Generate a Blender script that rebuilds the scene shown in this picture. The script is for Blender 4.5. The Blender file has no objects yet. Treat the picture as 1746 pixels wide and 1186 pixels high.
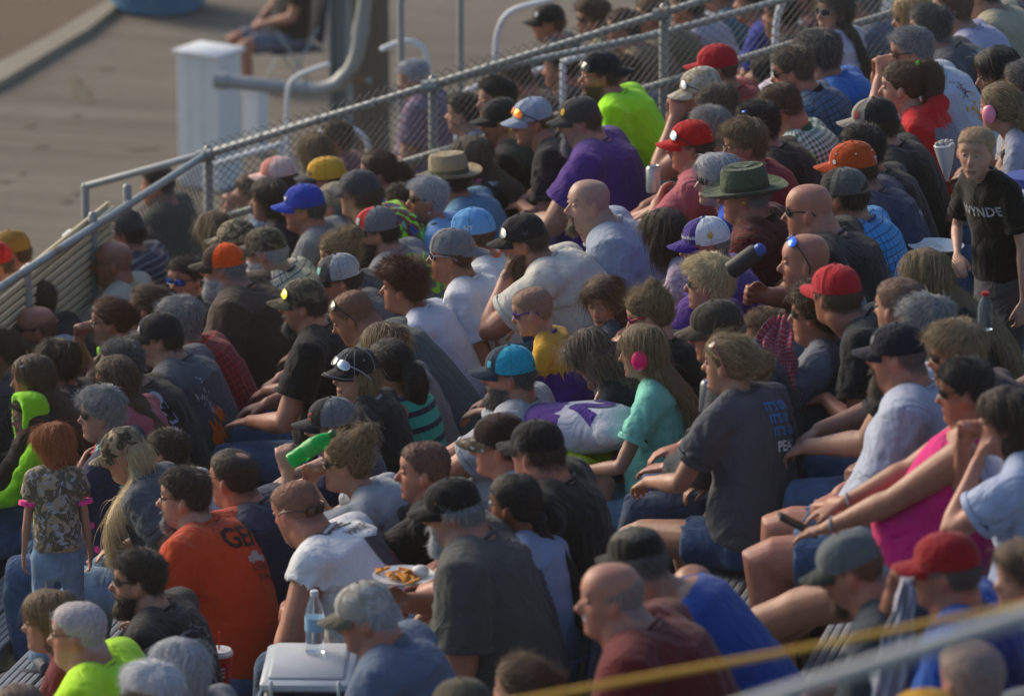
import bpy, bmesh, math, random
import numpy as np
from mathutils import Vector, Matrix
from mathutils.bvhtree import BVHTree

# ---------------------------------------------------------------- camera, light, exposure
scene = bpy.context.scene
COL = scene.collection
FPX = 9700.0
YAW, PITCH = math.radians(13.8), math.radians(16.1)
SLOPE, RUN = 0.365, 0.63
RISE = SLOPE * RUN
CF = np.array([-math.sin(YAW) * math.cos(PITCH), math.cos(YAW) * math.cos(PITCH), -math.sin(PITCH)])
CR = np.array([math.cos(YAW), math.sin(YAW), 0.0])
CU = np.cross(CR, CF)
CAMP = np.array([0, 0, 0.76]) - 21.7 * CF
cam_d = bpy.data.cameras.new('camera')
cam_d.sensor_width = 36.0
cam_d.lens = FPX / 1746.0 * 36.0
cam_d.clip_end = 3000.0
cam_d.dof.use_dof = True
cam_d.dof.focus_distance = 22.5
cam_d.dof.aperture_fstop = 3.8
cam = bpy.data.objects.new('camera', cam_d)
COL.objects.link(cam)
cam.matrix_world = Matrix(((CR[0], CU[0], -CF[0], CAMP[0]), (CR[1], CU[1], -CF[1], CAMP[1]), (CR[2], CU[2], -CF[2], CAMP[2]), (0, 0, 0, 1)))
scene.camera = cam

SUN_AZ, SUN_EL = math.radians(-66), math.radians(26)      # azimuth from +Y towards +X
world = bpy.data.worlds.new('World')
scene.world = world
world.use_nodes = True
wn = world.node_tree
for n in list(wn.nodes): wn.nodes.remove(n)
wo = wn.nodes.new('ShaderNodeOutputWorld'); wb = wn.nodes.new('ShaderNodeBackground'); ws = wn.nodes.new('ShaderNodeTexSky')
ws.sky_type = 'NISHITA'; ws.sun_disc = False
ws.sun_elevation = SUN_EL; ws.sun_rotation = SUN_AZ
ws.air_density = 1.3; ws.dust_density = 2.5; ws.ozone_density = 4.0
wb.inputs['Strength'].default_value = 0.085
wn.links.new(ws.outputs[0], wb.inputs[0]); wn.links.new(wb.outputs[0], wo.inputs[0])
sun_d = bpy.data.lights.new('sun', 'SUN')
sun_d.energy = 1.75; sun_d.angle = math.radians(32); sun_d.color = (1.0, 0.83, 0.61)
sun = bpy.data.objects.new('sun', sun_d); COL.objects.link(sun)
sdir = Vector((math.sin(SUN_AZ) * math.cos(SUN_EL), math.cos(SUN_AZ) * math.cos(SUN_EL), math.sin(SUN_EL)))
sun.rotation_euler = sdir.to_track_quat('Z', 'Y').to_euler()
scene.view_settings.view_transform = 'Standard'
scene.view_settings.look = 'None'
scene.view_settings.exposure = 0.92
scene.view_settings.gamma = 1.0
scene.cycles.use_denoising = True
scene.cycles.max_bounces = 5
scene.cycles.diffuse_bounces = 3
scene.cycles.glossy_bounces = 2
scene.cycles.transparent_max_bounces = 8
rng = np.random.default_rng(7)
random.seed(7)

# ---------------------------------------------------------------- helpers
def A(*v): return np.array(v, dtype=float)
def ray(u, v): return CF + CR * (u - 873.0) / FPX + CU * (593.0 - v) / FPX
def at_y(u, v, y):
    r = ray(u, v); return CAMP + r * ((y - CAMP[1]) / r[1])
def at_z(u, v, z):
    r = ray(u, v); return CAMP + r * ((z - CAMP[2]) / r[2])
def at_x(u, v, x):
    r = ray(u, v); return CAMP + r * ((x - CAMP[0]) / r[0])
def unit(v):
    v = np.asarray(v, float); return v / (np.linalg.norm(v) + 1e-9)
def sstep(x, a, b):
    t = np.clip((x - a) / (b - a), 0, 1); return t * t * (3 - 2 * t)

def link(name, me, mats=None, parent=None):
    o = bpy.data.objects.new(name, me)
    COL.objects.link(o)
    if mats is not None:
        for m in (mats if isinstance(mats, (list, tuple)) else [mats]): me.materials.append(m)
    if parent is not None: o.parent = parent
    return o
def empty(name, loc, rz=0.0):
    o = bpy.data.objects.new(name, None); COL.objects.link(o)
    o.location = tuple(loc); o.rotation_euler = (0, 0, rz); o.empty_display_size = 0.1
    return o
def tag(o, label=None, cat=None, group=None, kind=None):
    if label: o['label'] = label
    if cat: o['category'] = cat
    if group: o['group'] = group
    if kind: o['kind'] = kind
    return o

def mesh_from(V, F, smooth=True, name='mesh'):
    me = bpy.data.meshes.new(name)
    me.from_pydata([tuple(v) for v in V], [], [tuple(f) for f in F])
    if smooth: me.polygons.foreach_set('use_smooth', [True] * len(me.polygons))
    me.update()
    if smooth and name not in ('tmp', 'hair'): me.set_sharp_from_angle(angle=.62)
    return me

class Geo:
    """collects closed shapes"""
    def __init__(s): s.V = []; s.F = []; s.M = []; s.n = 0
    def add(s, V, F, m=0):
        V = np.asarray(V, float).reshape(-1, 3)
        s.V.append(V); s.F += [tuple(i + s.n for i in f) for f in F]; s.M += [m] * len(F); s.n += len(V); return s
    def verts(s): return np.concatenate(s.V) if s.V else np.zeros((0, 3))
    def mesh(s, smooth=True, name='mesh'):
        me = mesh_from(s.verts(), s.F, smooth, name)
        if any(s.M): me.polygons.foreach_set('material_index', s.M)
        return me
    def put(s, name, mats, parent=None, smooth=True): return link(name, s.mesh(smooth, name), mats, parent)
    def box(s, c, h, R=None, m=0, bev=0.0):
        c = np.asarray(c, float); h = np.asarray(h, float)
        if bev > 0:
            pts = []; 
            zs = [(-1, 1), (-1, 0), (1, 0), (1, 1)]
            rings = []
            for sz, inset in zs:
                hx, hy = h[0] - bev * inset, h[1] - bev * inset
                b = bev * .7
                rings.append([(hx, hy - b, sz * (h[2] - (0 if inset else bev))), (hx - b, hy, sz * (h[2] - (0 if inset else bev))), (-hx + b, hy, sz * (h[2] - (0 if inset else bev))), (-hx, hy - b, sz * (h[2] - (0 if inset else bev))),
                              (-hx, -hy + b, sz * (h[2] - (0 if inset else bev))), (-hx + b, -hy, sz * (h[2] - (0 if inset else bev))), (hx - b, -hy, sz * (h[2] - (0 if inset else bev))), (hx, -hy + b, sz * (h[2] - (0 if inset else bev)))])
            V = np.array(rings).reshape(-1, 3)
            F = []
            for i in range(3):
                for j in range(8):
                    F.append((i * 8 + j, i * 8 + (j + 1) % 8, (i + 1) * 8 + (j + 1) % 8, (i + 1) * 8 + j))
            F.append(tuple(range(7, -1, -1))); F.append(tuple(range(24, 32)))
        else:
            V = np.array([(x, y, z) for z in (-1, 1) for y in (-1, 1) for x in (-1, 1)], float) * h
            F = [(0, 2, 3, 1), (4, 5, 7, 6), (0, 1, 5, 4), (2, 6, 7, 3), (1, 3, 7, 5), (0, 4, 6, 2)]
        if R is not None: V = V @ np.asarray(R).T
        return s.add(V + c, F, m)
    def rings(s, rings, cap=(True, True), m=0):
        rings = np.asarray(rings, float); k, n, _ = rings.shape
        V = rings.reshape(-1, 3); F = []
        for i in range(k - 1):
            for j in range(n):
                j2 = (j + 1) % n
                F.append((i * n + j, i * n + j2, (i + 1) * n + j2, (i + 1) * n + j))
        ex = []
        if cap[0]: ex.append(rings[0].mean(0)); c = k * n; F += [(c, (j + 1) % n, j) for j in range(n)]
        if cap[1]:
            ex.append(rings[-1].mean(0)); c = k * n + len(ex) - 1; b = (k - 1) * n
            F += [(c, b + j, b + (j + 1) % n) for j in range(n)]
        if ex: V = np.concatenate([V, np.array(ex)])
        return s.add(V, F, m)
    def loft(s, centres, ax, by, n=16, cap=(True, True), m=0, power=1.0):
        """centres k,3 ; ax, by k,3 half axes"""
        t = np.linspace(0, 2 * math.pi, n, endpoint=False)
        ct, st = np.cos(t), np.sin(t)
        if power != 1.0: ct = np.sign(ct) * abs(ct) ** power; st = np.sign(st) * abs(st) ** power
        c = np.asarray(centres)[:, None, :]; a = np.asarray(ax)[:, None, :]; b = np.asarray(by)[:, None, :]
        return s.rings(c + a * ct[None, :, None] + b * st[None, :, None], cap, m)
    def tube(s, pts, rad, n=10, side=None, flat=1.0, rounded=True, m=0, hollow=None):
        pts = [np.asarray(p, float) for p in pts]; rad = list(rad) if hasattr(rad, '__len__') else [rad] * len(pts)
        P = list(pts); Rr = list(rad)
        d0 = unit(P[1] - P[0]); d1 = unit(P[-1] - P[-2])
        if rounded:
            P = [P[0] - d0 * Rr[0] * .85, P[0] - d0 * Rr[0] * .5] + P + ([] if hollow else [P[-1] + d1 * Rr[-1] * .5, P[-1] + d1 * Rr[-1] * .85])
            Rr = [Rr[0] * .45, Rr[0] * .85] + Rr + ([] if hollow else [Rr[-1] * .85, Rr[-1] * .45])
        T = []
        for i in range(len(P)):
            a = P[max(0, i - 1)]; b = P[min(len(P) - 1, i + 1)]; T.append(unit(b - a))
        if hollow:
            P += [P[-1] - d1 * hollow]; Rr += [Rr[-1] * .58]; T.append(T[-1])
        ref = np.asarray(side if side is not None else (0.0, 0.0, 1.0), float)
        if side is None and abs(T[0] @ ref) > .92: ref = A(1, 0, 0)
        ax = []; by = []
        for t, r in zip(T, Rr):
            u = ref - t * (t @ ref); u = unit(u); w = np.cross(t, u); ref = u
            ax.append(u * r); by.append(w * r * flat)
        return s.loft(P, ax, by, n, (True, True), m)
    def ball(s, c, r, n=12, m=0, R=None):
        r = np.asarray(r if hasattr(r, '__len__') else (r, r, r), float)
        k = max(6, n // 2 + 2)
        ph = np.linspace(0.12, math.pi - 0.12, k)
        t = np.linspace(0, 2 * math.pi, n, endpoint=False)
        P = np.stack([np.outer(np.sin(ph), np.cos(t)), np.outer(np.sin(ph), np.sin(t)), np.outer(np.cos(ph), np.ones(n))], -1) * r
        if R is not None: P = P @ np.asarray(R).T
        return s.rings(P[::-1] + np.asarray(c, float), (True, True), m)

def catmull(pts, k=6):
    P = np.asarray(pts, float); out = []
    n = len(P)
    for i in range(n - 1):
        p0, p1, p2, p3 = P[max(0, i - 1)], P[i], P[i + 1], P[min(n - 1, i + 2)]
        for j in range(k):
            t = j / k
            out.append(.5 * ((2 * p1) + (-p0 + p2) * t + (2 * p0 - 5 * p1 + 4 * p2 - p3) * t * t + (-p0 + 3 * p1 - 3 * p2 + p3) * t ** 3))
    out.append(P[-1]); return np.array(out)

JOBS = []
def fuse(geo, voxel, smooth, cb, dec=None): JOBS.append((geo, voxel, smooth, cb, dec))
def run_jobs():
    global JOBS
    J = JOBS; JOBS = []
    tmp = []
    for g, vx, sm, cb, dec in J:
        o = bpy.data.objects.new('tmp', g.mesh(name='tmp')); COL.objects.link(o)
        m = o.modifiers.new('r', 'REMESH'); m.mode = 'VOXEL'; m.voxel_size = vx; m.use_smooth_shade = True
        if sm:
            s = o.modifiers.new('s', 'SMOOTH'); s.factor = .5; s.iterations = sm
        if dec:
            m = o.modifiers.new('d', 'DECIMATE'); m.ratio = dec
        tmp.append(o)
    dg = bpy.context.evaluated_depsgraph_get()
    res = [bpy.data.meshes.new_from_object(o.evaluated_get(dg)) for o in tmp]
    for o in tmp:
        me = o.data; bpy.data.objects.remove(o); bpy.data.meshes.remove(me)
    for (g, vx, sm, cb, dec), me in zip(J, res): cb(me)
    if JOBS: run_jobs()

def get_co(me):
    a = np.empty(len(me.vertices) * 3); me.vertices.foreach_get('co', a); return a.reshape(-1, 3)
def get_no(me):
    a = np.empty(len(me.vertices) * 3, dtype=np.float32); me.vertices.foreach_get('normal', a); return a.reshape(-1, 3).astype(float)
def set_co(me, V): me.vertices.foreach_set('co', np.ascontiguousarray(V, dtype=np.float32).ravel()); me.update()
def set_attr(me, name, arr, kind='FLOAT_COLOR'):
    a = me.attributes.new(name, kind, 'POINT')
    a.data.foreach_set('color' if kind == 'FLOAT_COLOR' else ('vector' if kind == 'FLOAT_VECTOR' else 'value'), np.ascontiguousarray(arr, dtype=np.float32).ravel())

def wavenoise(P, seed, freq, octs=3, ridged=False):
    r = np.random.default_rng(seed); out = np.zeros(len(P)); amp = 1.0
    W = P + 0.35 / freq * np.stack([np.sin(P @ (r.normal(size=3) * freq * .9) + r.uniform(0, 6)) for _ in range(3)], -1)
    for o in range(octs):
        acc = np.zeros(len(P))
        for k in range(4):
            d = r.normal(size=3); d /= np.linalg.norm(d)
            ph = W @ (d * freq * 2 * r.uniform(.7, 1.3)) + r.uniform(0, 6.28)
            acc += (1 - 2 * abs(np.sin(ph))) if ridged else np.sin(ph)
        out += amp * acc / 4; amp *= .5; freq *= 1.9
    return out

# ---------------------------------------------------------------- materials
MATS = {}
def hexc(h):
    h = h.lstrip('#'); c = [int(h[i:i + 2], 16) / 255 for i in (0, 2, 4)]
    return tuple(x / 12.92 if x <= .04045 else ((x + .055) / 1.055) ** 2.4 for x in c)
COLS = dict(black=(.016, .016, .019), dgrey=(.055, .058, .068), slate=(.075, .09, .112), grey=(.17, .18, .20), lgrey=(.34, .36, .40), white=(.68, .69, .72),
    offwhite=(.58, .56, .50), cream=(.55, .50, .40), tan=(.34, .27, .17), khaki=(.27, .24, .17), brown=(.062, .040, .030), dbrown=(.036, .025, .019),
    navy=(.020, .028, .070), blue=(.025, .075, .36), royal=(.02, .05, .42), lblue=(.20, .42, .74), denim=(.045, .095, .19), ldenim=(.14, .23, .34), ddenim=(.025, .05, .11),
    red=(.52, .018, .022), dred=(.20, .012, .016), maroon=(.14, .014, .022), salmon=(.42, .10, .13), pink=(.72, .22, .30), hotpink=(.88, .05, .28), orange=(.78, .12, .012),
    burnt=(.48, .11, .02), borange=(.50, .050, .012), yellow=(.78, .42, .02), gold=(.62, .34, .03), neon=(.48, .85, .02), neong=(.30, .78, .02), purple=(.075, .025, .22), green=(.03, .22, .08), teal=(.03, .42, .30),
    mint=(.22, .62, .50), aqua=(.02, .36, .52), olive=(.10, .11, .065), camo=(.11, .095, .06), lavender=(.36, .36, .52), pinkw=(.78, .52, .46), steel=(.42, .45, .47), slgreen=(.07, .10, .11))
def col(c):
    if isinstance(c, str): return hexc(c) if c[0] == '#' else COLS[c]
    return tuple(c)
def newmat(name):
    m = bpy.data.materials.new(name); m.use_nodes = True
    nt = m.node_tree; b = nt.nodes['Principled BSDF']; return m, nt, b
def N(nt, t, **kw):
    n = nt.nodes.new(t)
    for k, v in kw.items():
        if k in n.inputs: n.inputs[k].default_value = v
        else: setattr(n, k, v)
    return n
def mixc(nt, fac, a, b, blend='MIX'):
    m = nt.nodes.new('ShaderNodeMix'); m.data_type = 'RGBA'; m.blend_type = blend
    for idx, v in ((0, fac), (6, a), (7, b)):
        if hasattr(v, 'is_linked'): nt.links.new(v, m.inputs[idx])
        else: m.inputs[idx].default_value = v if idx == 0 else (*v, 1)[:4]
    return m.outputs[2]
def mth(nt, op, a, b=0.0, c=0.0):
    m = nt.nodes.new('ShaderNodeMath'); m.operation = op
    for i, v in enumerate((a, b, c)):
        if hasattr(v, 'is_linked'): nt.links.new(v, m.inputs[i])
        else: m.inputs[i].default_value = v
    return m.outputs[0]
def ramp(nt, fac, stops):
    r = nt.nodes.new('ShaderNodeValToRGB'); el = r.color_ramp.elements
    while len(el) < len(stops): el.new(.5)
    for e, (p, c) in zip(el, stops): e.position = p; e.color = (*c, 1)[:4] if hasattr(c, '__len__') else (c, c, c, 1)
    nt.links.new(fac, r.inputs[0]); return r.outputs[0]
def noise(nt, scale, detail=3, vec=None, rough=.55, dist=0.0):
    n = N(nt, 'ShaderNodeTexNoise', Scale=scale, Detail=detail, Roughness=rough, Distortion=dist)
    if vec is not None: nt.links.new(vec, n.inputs['Vector'])
    return n.outputs[0]
def bump(nt, b, h, strength=.3, dist=.01, prev=None):
    n = N(nt, 'ShaderNodeBump', Strength=strength, Distance=dist); nt.links.new(h, n.inputs['Height'])
    if prev is not None: nt.links.new(prev, n.inputs['Normal'])
    nt.links.new(n.outputs[0], b.inputs['Normal']); return n.outputs[0]

def plain(c, rough=.5, metal=0.0, name='paint', var=.12, spec=.5, bumps=0.0, emit=0.0):
    key = ('plain', c if isinstance(c, str) else tuple(c), rough, metal, name, bumps)
    if key in MATS: return MATS[key]
    m, nt, b = newmat(name); C = col(c)
    tc = N(nt, 'ShaderNodeTexCoord')
    f = noise(nt, 14, 4, tc.outputs['Object'])
    cc = mixc(nt, f, tuple(x * (1 - var) for x in C), tuple(min(1, x * (1 + var)) for x in C))
    nt.links.new(cc, b.inputs['Base Color'])
    b.inputs['Roughness'].default_value = rough; b.inputs['Metallic'].default_value = metal
    b.inputs['Specular IOR Level'].default_value = spec
    if bumps: bump(nt, b, noise(nt, 60, 3, tc.outputs['Object']), bumps, .002)
    MATS[key] = m; return m

def cloth(c, pat=None, c2=None, c3=None, rough=.88, scale=1.0):
    key = ('cloth', c if isinstance(c, str) else tuple(c), pat, c2, c3, scale)
    if key in MATS: return MATS[key]
    m, nt, b = newmat('fabric'); C = col(c); C2 = col(c2) if c2 else tuple(x * .35 for x in C); C3 = col(c3) if c3 else C2
    tc = N(nt, 'ShaderNodeTexCoord'); ob = tc.outputs['Object']
    at = N(nt, 'ShaderNodeAttribute', attribute_name='cl'); cl = at.outputs['Vector']
    sep = N(nt, 'ShaderNodeSeparateXYZ'); nt.links.new(cl, sep.inputs[0]); sx, sy = sep.outputs[0], sep.outputs[1]
    out = None
    def band(v, period, lo, hi=1.0, ph=0.0):
        f = mth(nt, 'FRACT', mth(nt, 'ADD', mth(nt, 'MULTIPLY', v, 1 / period), ph))
        return mth(nt, 'LESS_THAN', f, lo) if hi == 1.0 else mth(nt, 'MULTIPLY', mth(nt, 'GREATER_THAN', f, lo), mth(nt, 'LESS_THAN', f, hi))
    if pat == 'gingham':
        p = .022 * scale
        a, d = band(sx, p, .5), band(sy, p, .5)
        s = mth(nt, 'MULTIPLY', mth(nt, 'ADD', a, d), .5)
        out = mixc(nt, s, C2, C)
    elif pat == 'plaid':
        p = .055 * scale
        a = mth(nt, 'ADD', mth(nt, 'MULTIPLY', band(sx, p, .45), .5), band(sx, p, .62, .70))
        d = mth(nt, 'ADD', mth(nt, 'MULTIPLY', band(sy, p, .45), .5), band(sy, p, .62, .70))
        s = mth(nt, 'MULTIPLY', mth(nt, 'ADD', a, d), .5)
        out = mixc(nt, s, C, C2)
        e = mth(nt, 'MULTIPLY', mth(nt, 'ADD', band(sx, p, .86, .93), band(sy, p, .86, .93)), .6)
        out = mixc(nt, e, out, C3)
    elif pat == 'check':
        p = .028 * scale
        s = mth(nt, 'MAXIMUM', band(sx, p, .14), band(sy, p, .14))
        out = mixc(nt, s, C, C2)
    elif pat == 'stripes':
        out = mixc(nt, band(sy, .030 * scale, .35), C, C2)
    elif pat == 'vstripes':
        out = mixc(nt, band(sx, .04 * scale, .3), C, C2)
    elif pat == 'camo':
        f1 = noise(nt, 16 / scale, 3, ob, .6, .8); f2 = noise(nt, 28 / scale, 4, ob, .65, 1.5)
        x = mixc(nt, ramp(nt, f1, [(.46, 0.0), (.5, 1.0)]), C, C2)
        out = mixc(nt, ramp(nt, f2, [(.55, 0.0), (.6, 1.0)]), x, C3)
    elif pat == 'floral':
        v = N(nt, 'ShaderNodeTexVoronoi', Scale=17 / scale); nt.links.new(ob, v.inputs['Vector'])
        d = ramp(nt, v.outputs['Distance'], [(.24, 1.0), (.28, 0.0)])
        k = mixc(nt, ramp(nt, N(nt, 'ShaderNodeSeparateColor').outputs[0], [(0, 0.0), (1, 1.0)]), C2, C3)
        sc = N(nt, 'ShaderNodeSeparateColor'); nt.links.new(v.outputs['Color'], sc.inputs[0])
        k = mixc(nt, ramp(nt, sc.outputs[0], [(.5, 0.0), (.55, 1.0)]), C2, C3)
        d2 = mth(nt, 'MULTIPLY', d, ramp(nt, sc.outputs[1], [(.35, 0.0), (.4, 1.0)]))
        out = mixc(nt, d2, C, k)
    elif pat == 'psy':
        v = N(nt, 'ShaderNodeTexVoronoi', Scale=26 / scale); nt.links.new(ob, v.inputs['Vector'])
        hs = N(nt, 'ShaderNodeSeparateColor'); nt.links.new(v.outputs['Color'], hs.inputs[0])
        out = ramp(nt, hs.outputs[0], [(0, C), (.3, C2), (.32, C3), (.55, (.6, .05, .03)), (.6, C), (.8, (.02, .1, .4)), (.85, C2)])
    elif pat == 'leopard':
        v = N(nt, 'ShaderNodeTexVoronoi', Scale=60 / scale); nt.links.new(ob, v.inputs['Vector'])
        out = mixc(nt, ramp(nt, v.outputs['Distance'], [(.15, 0.0), (.2, 1.0), (.45, 1.0), (.5, 0.0)]), C, C2)
    elif pat == 'heather':
        f = noise(nt, 240, 2, ob)
        out = mixc(nt, f, tuple(x * .72 for x in C), tuple(min(1, x * 1.28) for x in C))
    elif pat == 'mesh':
        v = N(nt, 'ShaderNodeTexVoronoi', Scale=300); nt.links.new(ob, v.inputs['Vector'])
        out = mixc(nt, ramp(nt, v.outputs['Distance'], [(.3, 0.0), (.5, 1.0)]), tuple(x * .45 for x in C), C)
    elif pat == 'denim':
        f = noise(nt, 9, 4, ob, .6); g = noise(nt, 150, 2, ob)
        out = mixc(nt, ramp(nt, f, [(.38, 0.0), (.66, 1.0)]), C, tuple(min(1, x * 1.7 + .02) for x in C))
        out = mixc(nt, mth(nt, 'MULTIPLY', g, .5), out, tuple(x * .6 for x in C))
    elif pat == 'lace':
        v = N(nt, 'ShaderNodeTexVoronoi', Scale=60); nt.links.new(ob, v.inputs['Vector'])
        out = mixc(nt, v.outputs['Distance'], C, C2)
    else:
        f = noise(nt, 7, 4, ob, .6)
        out = mixc(nt, f, tuple(x * .86 for x in C), tuple(min(1, x * 1.12) for x in C))
    nt.links.new(out, b.inputs['Base Color'])
    b.inputs['Roughness'].default_value = rough
    b.inputs['Specular IOR Level'].default_value = .25
    b.inputs['Sheen Weight'].default_value = .12; b.inputs['Sheen Roughness'].default_value = .5
    w = noise(nt, 7, 5, ob, .5, 1.8); p1 = bump(nt, b, w, .7, .035)
    w2 = noise(nt, 420, 1, ob); bump(nt, b, w2, .25, .002, p1)
    MATS[key] = m; return m

def skin_mat():
    if 'skin' in MATS: return MATS['skin']
    m, nt, b = newmat('skin')
    at = N(nt, 'ShaderNodeAttribute', attribute_name='Col')
    tc = N(nt, 'ShaderNodeTexCoord')
    f = noise(nt, 26, 5, tc.outputs['Object'], .65); g = noise(nt, 160, 3, tc.outputs['Object'])
    c = mixc(nt, ramp(nt, f, [(.3, .74), (.7, 1.0)]), (.10, .02, .012), at.outputs['Color'], 'MIX')
    f2 = noise(nt, 11, 3, tc.outputs['Object'], .6)
    c = mixc(nt, mth(nt, 'MULTIPLY', ramp(nt, f2, [(.5, 0.0), (.7, 1.0)]), .2), c, mixc(nt, .5, at.outputs['Color'], (.45, .12, .08)))
    c2 = mixc(nt, mth(nt, 'MULTIPLY', ramp(nt, g, [(.45, 0.0), (.75, 1.0)]), .16), c, (.30, .07, .045))
    nt.links.new(c2, b.inputs['Base Color'])
    b.inputs['Roughness'].default_value = .46
    b.inputs['Specular IOR Level'].default_value = .42
    b.inputs['Subsurface Weight'].default_value = .12
    b.inputs['Subsurface Radius'].default_value = (1.0, .35, .2); b.inputs['Subsurface Scale'].default_value = .012
    bump(nt, b, g, .4, .004)
    MATS['skin'] = m; return m

def hair_mat(c, c2=None, shell=False):
    key = ('hair', tuple(c), tuple(c2) if c2 else None, shell)
    if key in MATS: return MATS[key]
    m, nt, b = newmat('hair')
    c2 = c2 or tuple(min(1, x * 1.7 + .01) for x in c)
    if shell:
        tc = N(nt, 'ShaderNodeTexCoord')
        f = noise(nt, 60, 4, tc.outputs['Object'])
        o = mixc(nt, f, tuple(x * .5 for x in c), tuple(x * 1.15 for x in c)); b.inputs['Roughness'].default_value = .7
        bump(nt, b, f, .8, .01)
    else:
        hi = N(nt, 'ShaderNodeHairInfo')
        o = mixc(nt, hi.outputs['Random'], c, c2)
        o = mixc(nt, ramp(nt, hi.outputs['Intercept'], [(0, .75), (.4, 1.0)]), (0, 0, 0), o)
        b.inputs['Roughness'].default_value = .42
    nt.links.new(o, b.inputs['Base Color'])
    b.inputs['Specular IOR Level'].default_value = .4
    MATS[key] = m; return m
HAIRC = dict(black=((.014, .012, .012), (.04, .032, .028)), dbrown=((.032, .020, .014), (.085, .052, .033)), brown=((.075, .042, .024), (.17, .10, .056)), lbrown=((.14, .085, .044), (.30, .19, .10)),
    auburn=((.07, .022, .012), (.17, .055, .025)), red=((.26, .075, .02), (.5, .17, .05)), blond=((.30, .20, .09), (.62, .46, .24)), pblond=((.46, .36, .19), (.8, .68, .42)), dblond=((.15, .10, .05), (.42, .31, .17)),
    grey=((.16, .16, .16), (.42, .42, .43)), dgrey=((.06, .055, .052), (.2, .19, .185)), lgrey=((.33, .34, .36), (.62, .64, .68)), white=((.5, .51, .53), (.82, .83, .86)), streak=((.10, .05, .025), (.6, .45, .25)), gbrown=((.07, .05, .035), (.22, .18, .14)))
def glass_mat(kind='black'):
    key = ('lens', kind)
    if key in MATS: return MATS[key]
    m, nt, b = newmat('lens')
    c = dict(black=(.006, .006, .007), blue=(.05, .16, .85), orange=(.95, .22, .02), yellow=(.75, .6, .04), purple=(.18, .05, .5), silver=(.35, .4, .46), brown=(.05, .02, .012), green=(.02, .05, .04))[kind]
    b.inputs['Base Color'].default_value = (*c, 1)
    b.inputs['Metallic'].default_value = 0.0 if kind in ('black', 'brown', 'green') else .75
    b.inputs['Roughness'].default_value = .12
    b.inputs['Specular IOR Level'].default_value = .6
    tc = N(nt, 'ShaderNodeTexCoord'); bump(nt, b, noise(nt, 20, 2, tc.outputs['Object']), .15, .003)
    MATS[key] = m; return m
def clear_mat(c=(.9, .95, 1.0), rough=.05, name='clear_plastic', trans=.95, ior=1.2):
    key = ('clear', c, rough, trans)
    if key in MATS: return MATS[key]
    m, nt, b = newmat(name)
    tc = N(nt, 'ShaderNodeTexCoord')
    b.inputs['Base Color'].default_value = (*c, 1); b.inputs['Roughness'].default_value = rough
    b.inputs['Transmission Weight'].default_value = trans; b.inputs['IOR'].default_value = ior
    bump(nt, b, noise(nt, 30, 2, tc.outputs['Object']), .2, .004)
    MATS[key] = m; return m
# ---------------------------------------------------------------- people
def rot_z(a): c, s = math.cos(a), math.sin(a); return np.array([[c, -s, 0], [s, c, 0], [0, 0, 1.0]])
def rot_y(a): c, s = math.cos(a), math.sin(a); return np.array([[c, 0, s], [0, 1.0, 0], [-s, 0, c]])
def rot_x(a): c, s = math.cos(a), math.sin(a); return np.array([[1.0, 0, 0], [0, c, -s], [0, s, c]])

#            z      xf     xb     w
HT = np.array([(-.120, .046, -.004, .010), (-.117, .066, -.010, .026), (-.108, .079, -.020, .037), (-.094, .084, -.030, .045), (-.080, .0815, -.045, .052), (-.066, .0835, -.058, .057),
    (-.050, .0845, -.070, .061), (-.030, .0845, -.083, .066), (-.010, .0845, -.093, .070), (.008, .0835, -.099, .073), (.020, .088, -.101, .0745), (.034, .0925, -.103, .076), (.052, .0915, -.102, .0765),
    (.070, .086, -.098, .0745), (.086, .076, -.088, .068), (.099, .066, -.080, .060), (.108, .048, -.062, .047), (.1145, .027, -.038, .028), (.1175, .006, -.012, .010)])
NZ, NA = 34, 36
_tz = np.concatenate([np.linspace(0, 1, NZ)])
def _resample(T, n):
    d = np.r_[0, np.cumsum(np.sqrt(np.diff(T[:, 0]) ** 2 + np.diff(T[:, 1]) ** 2))]
    s = np.linspace(0, d[-1], n)
    out = np.stack([np.interp(s, d, T[:, k]) for k in range(4)], 1)
    for k in (1, 2, 3):
        a = out[:, k].copy(); a[1:-1] = .25 * a[:-2] + .5 * a[1:-1] + .25 * a[2:]; out[:, k] = a
    return out
HTR = _resample(HT, NZ)
HANG = np.linspace(0, 2 * math.pi, NA, endpoint=False)
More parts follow.
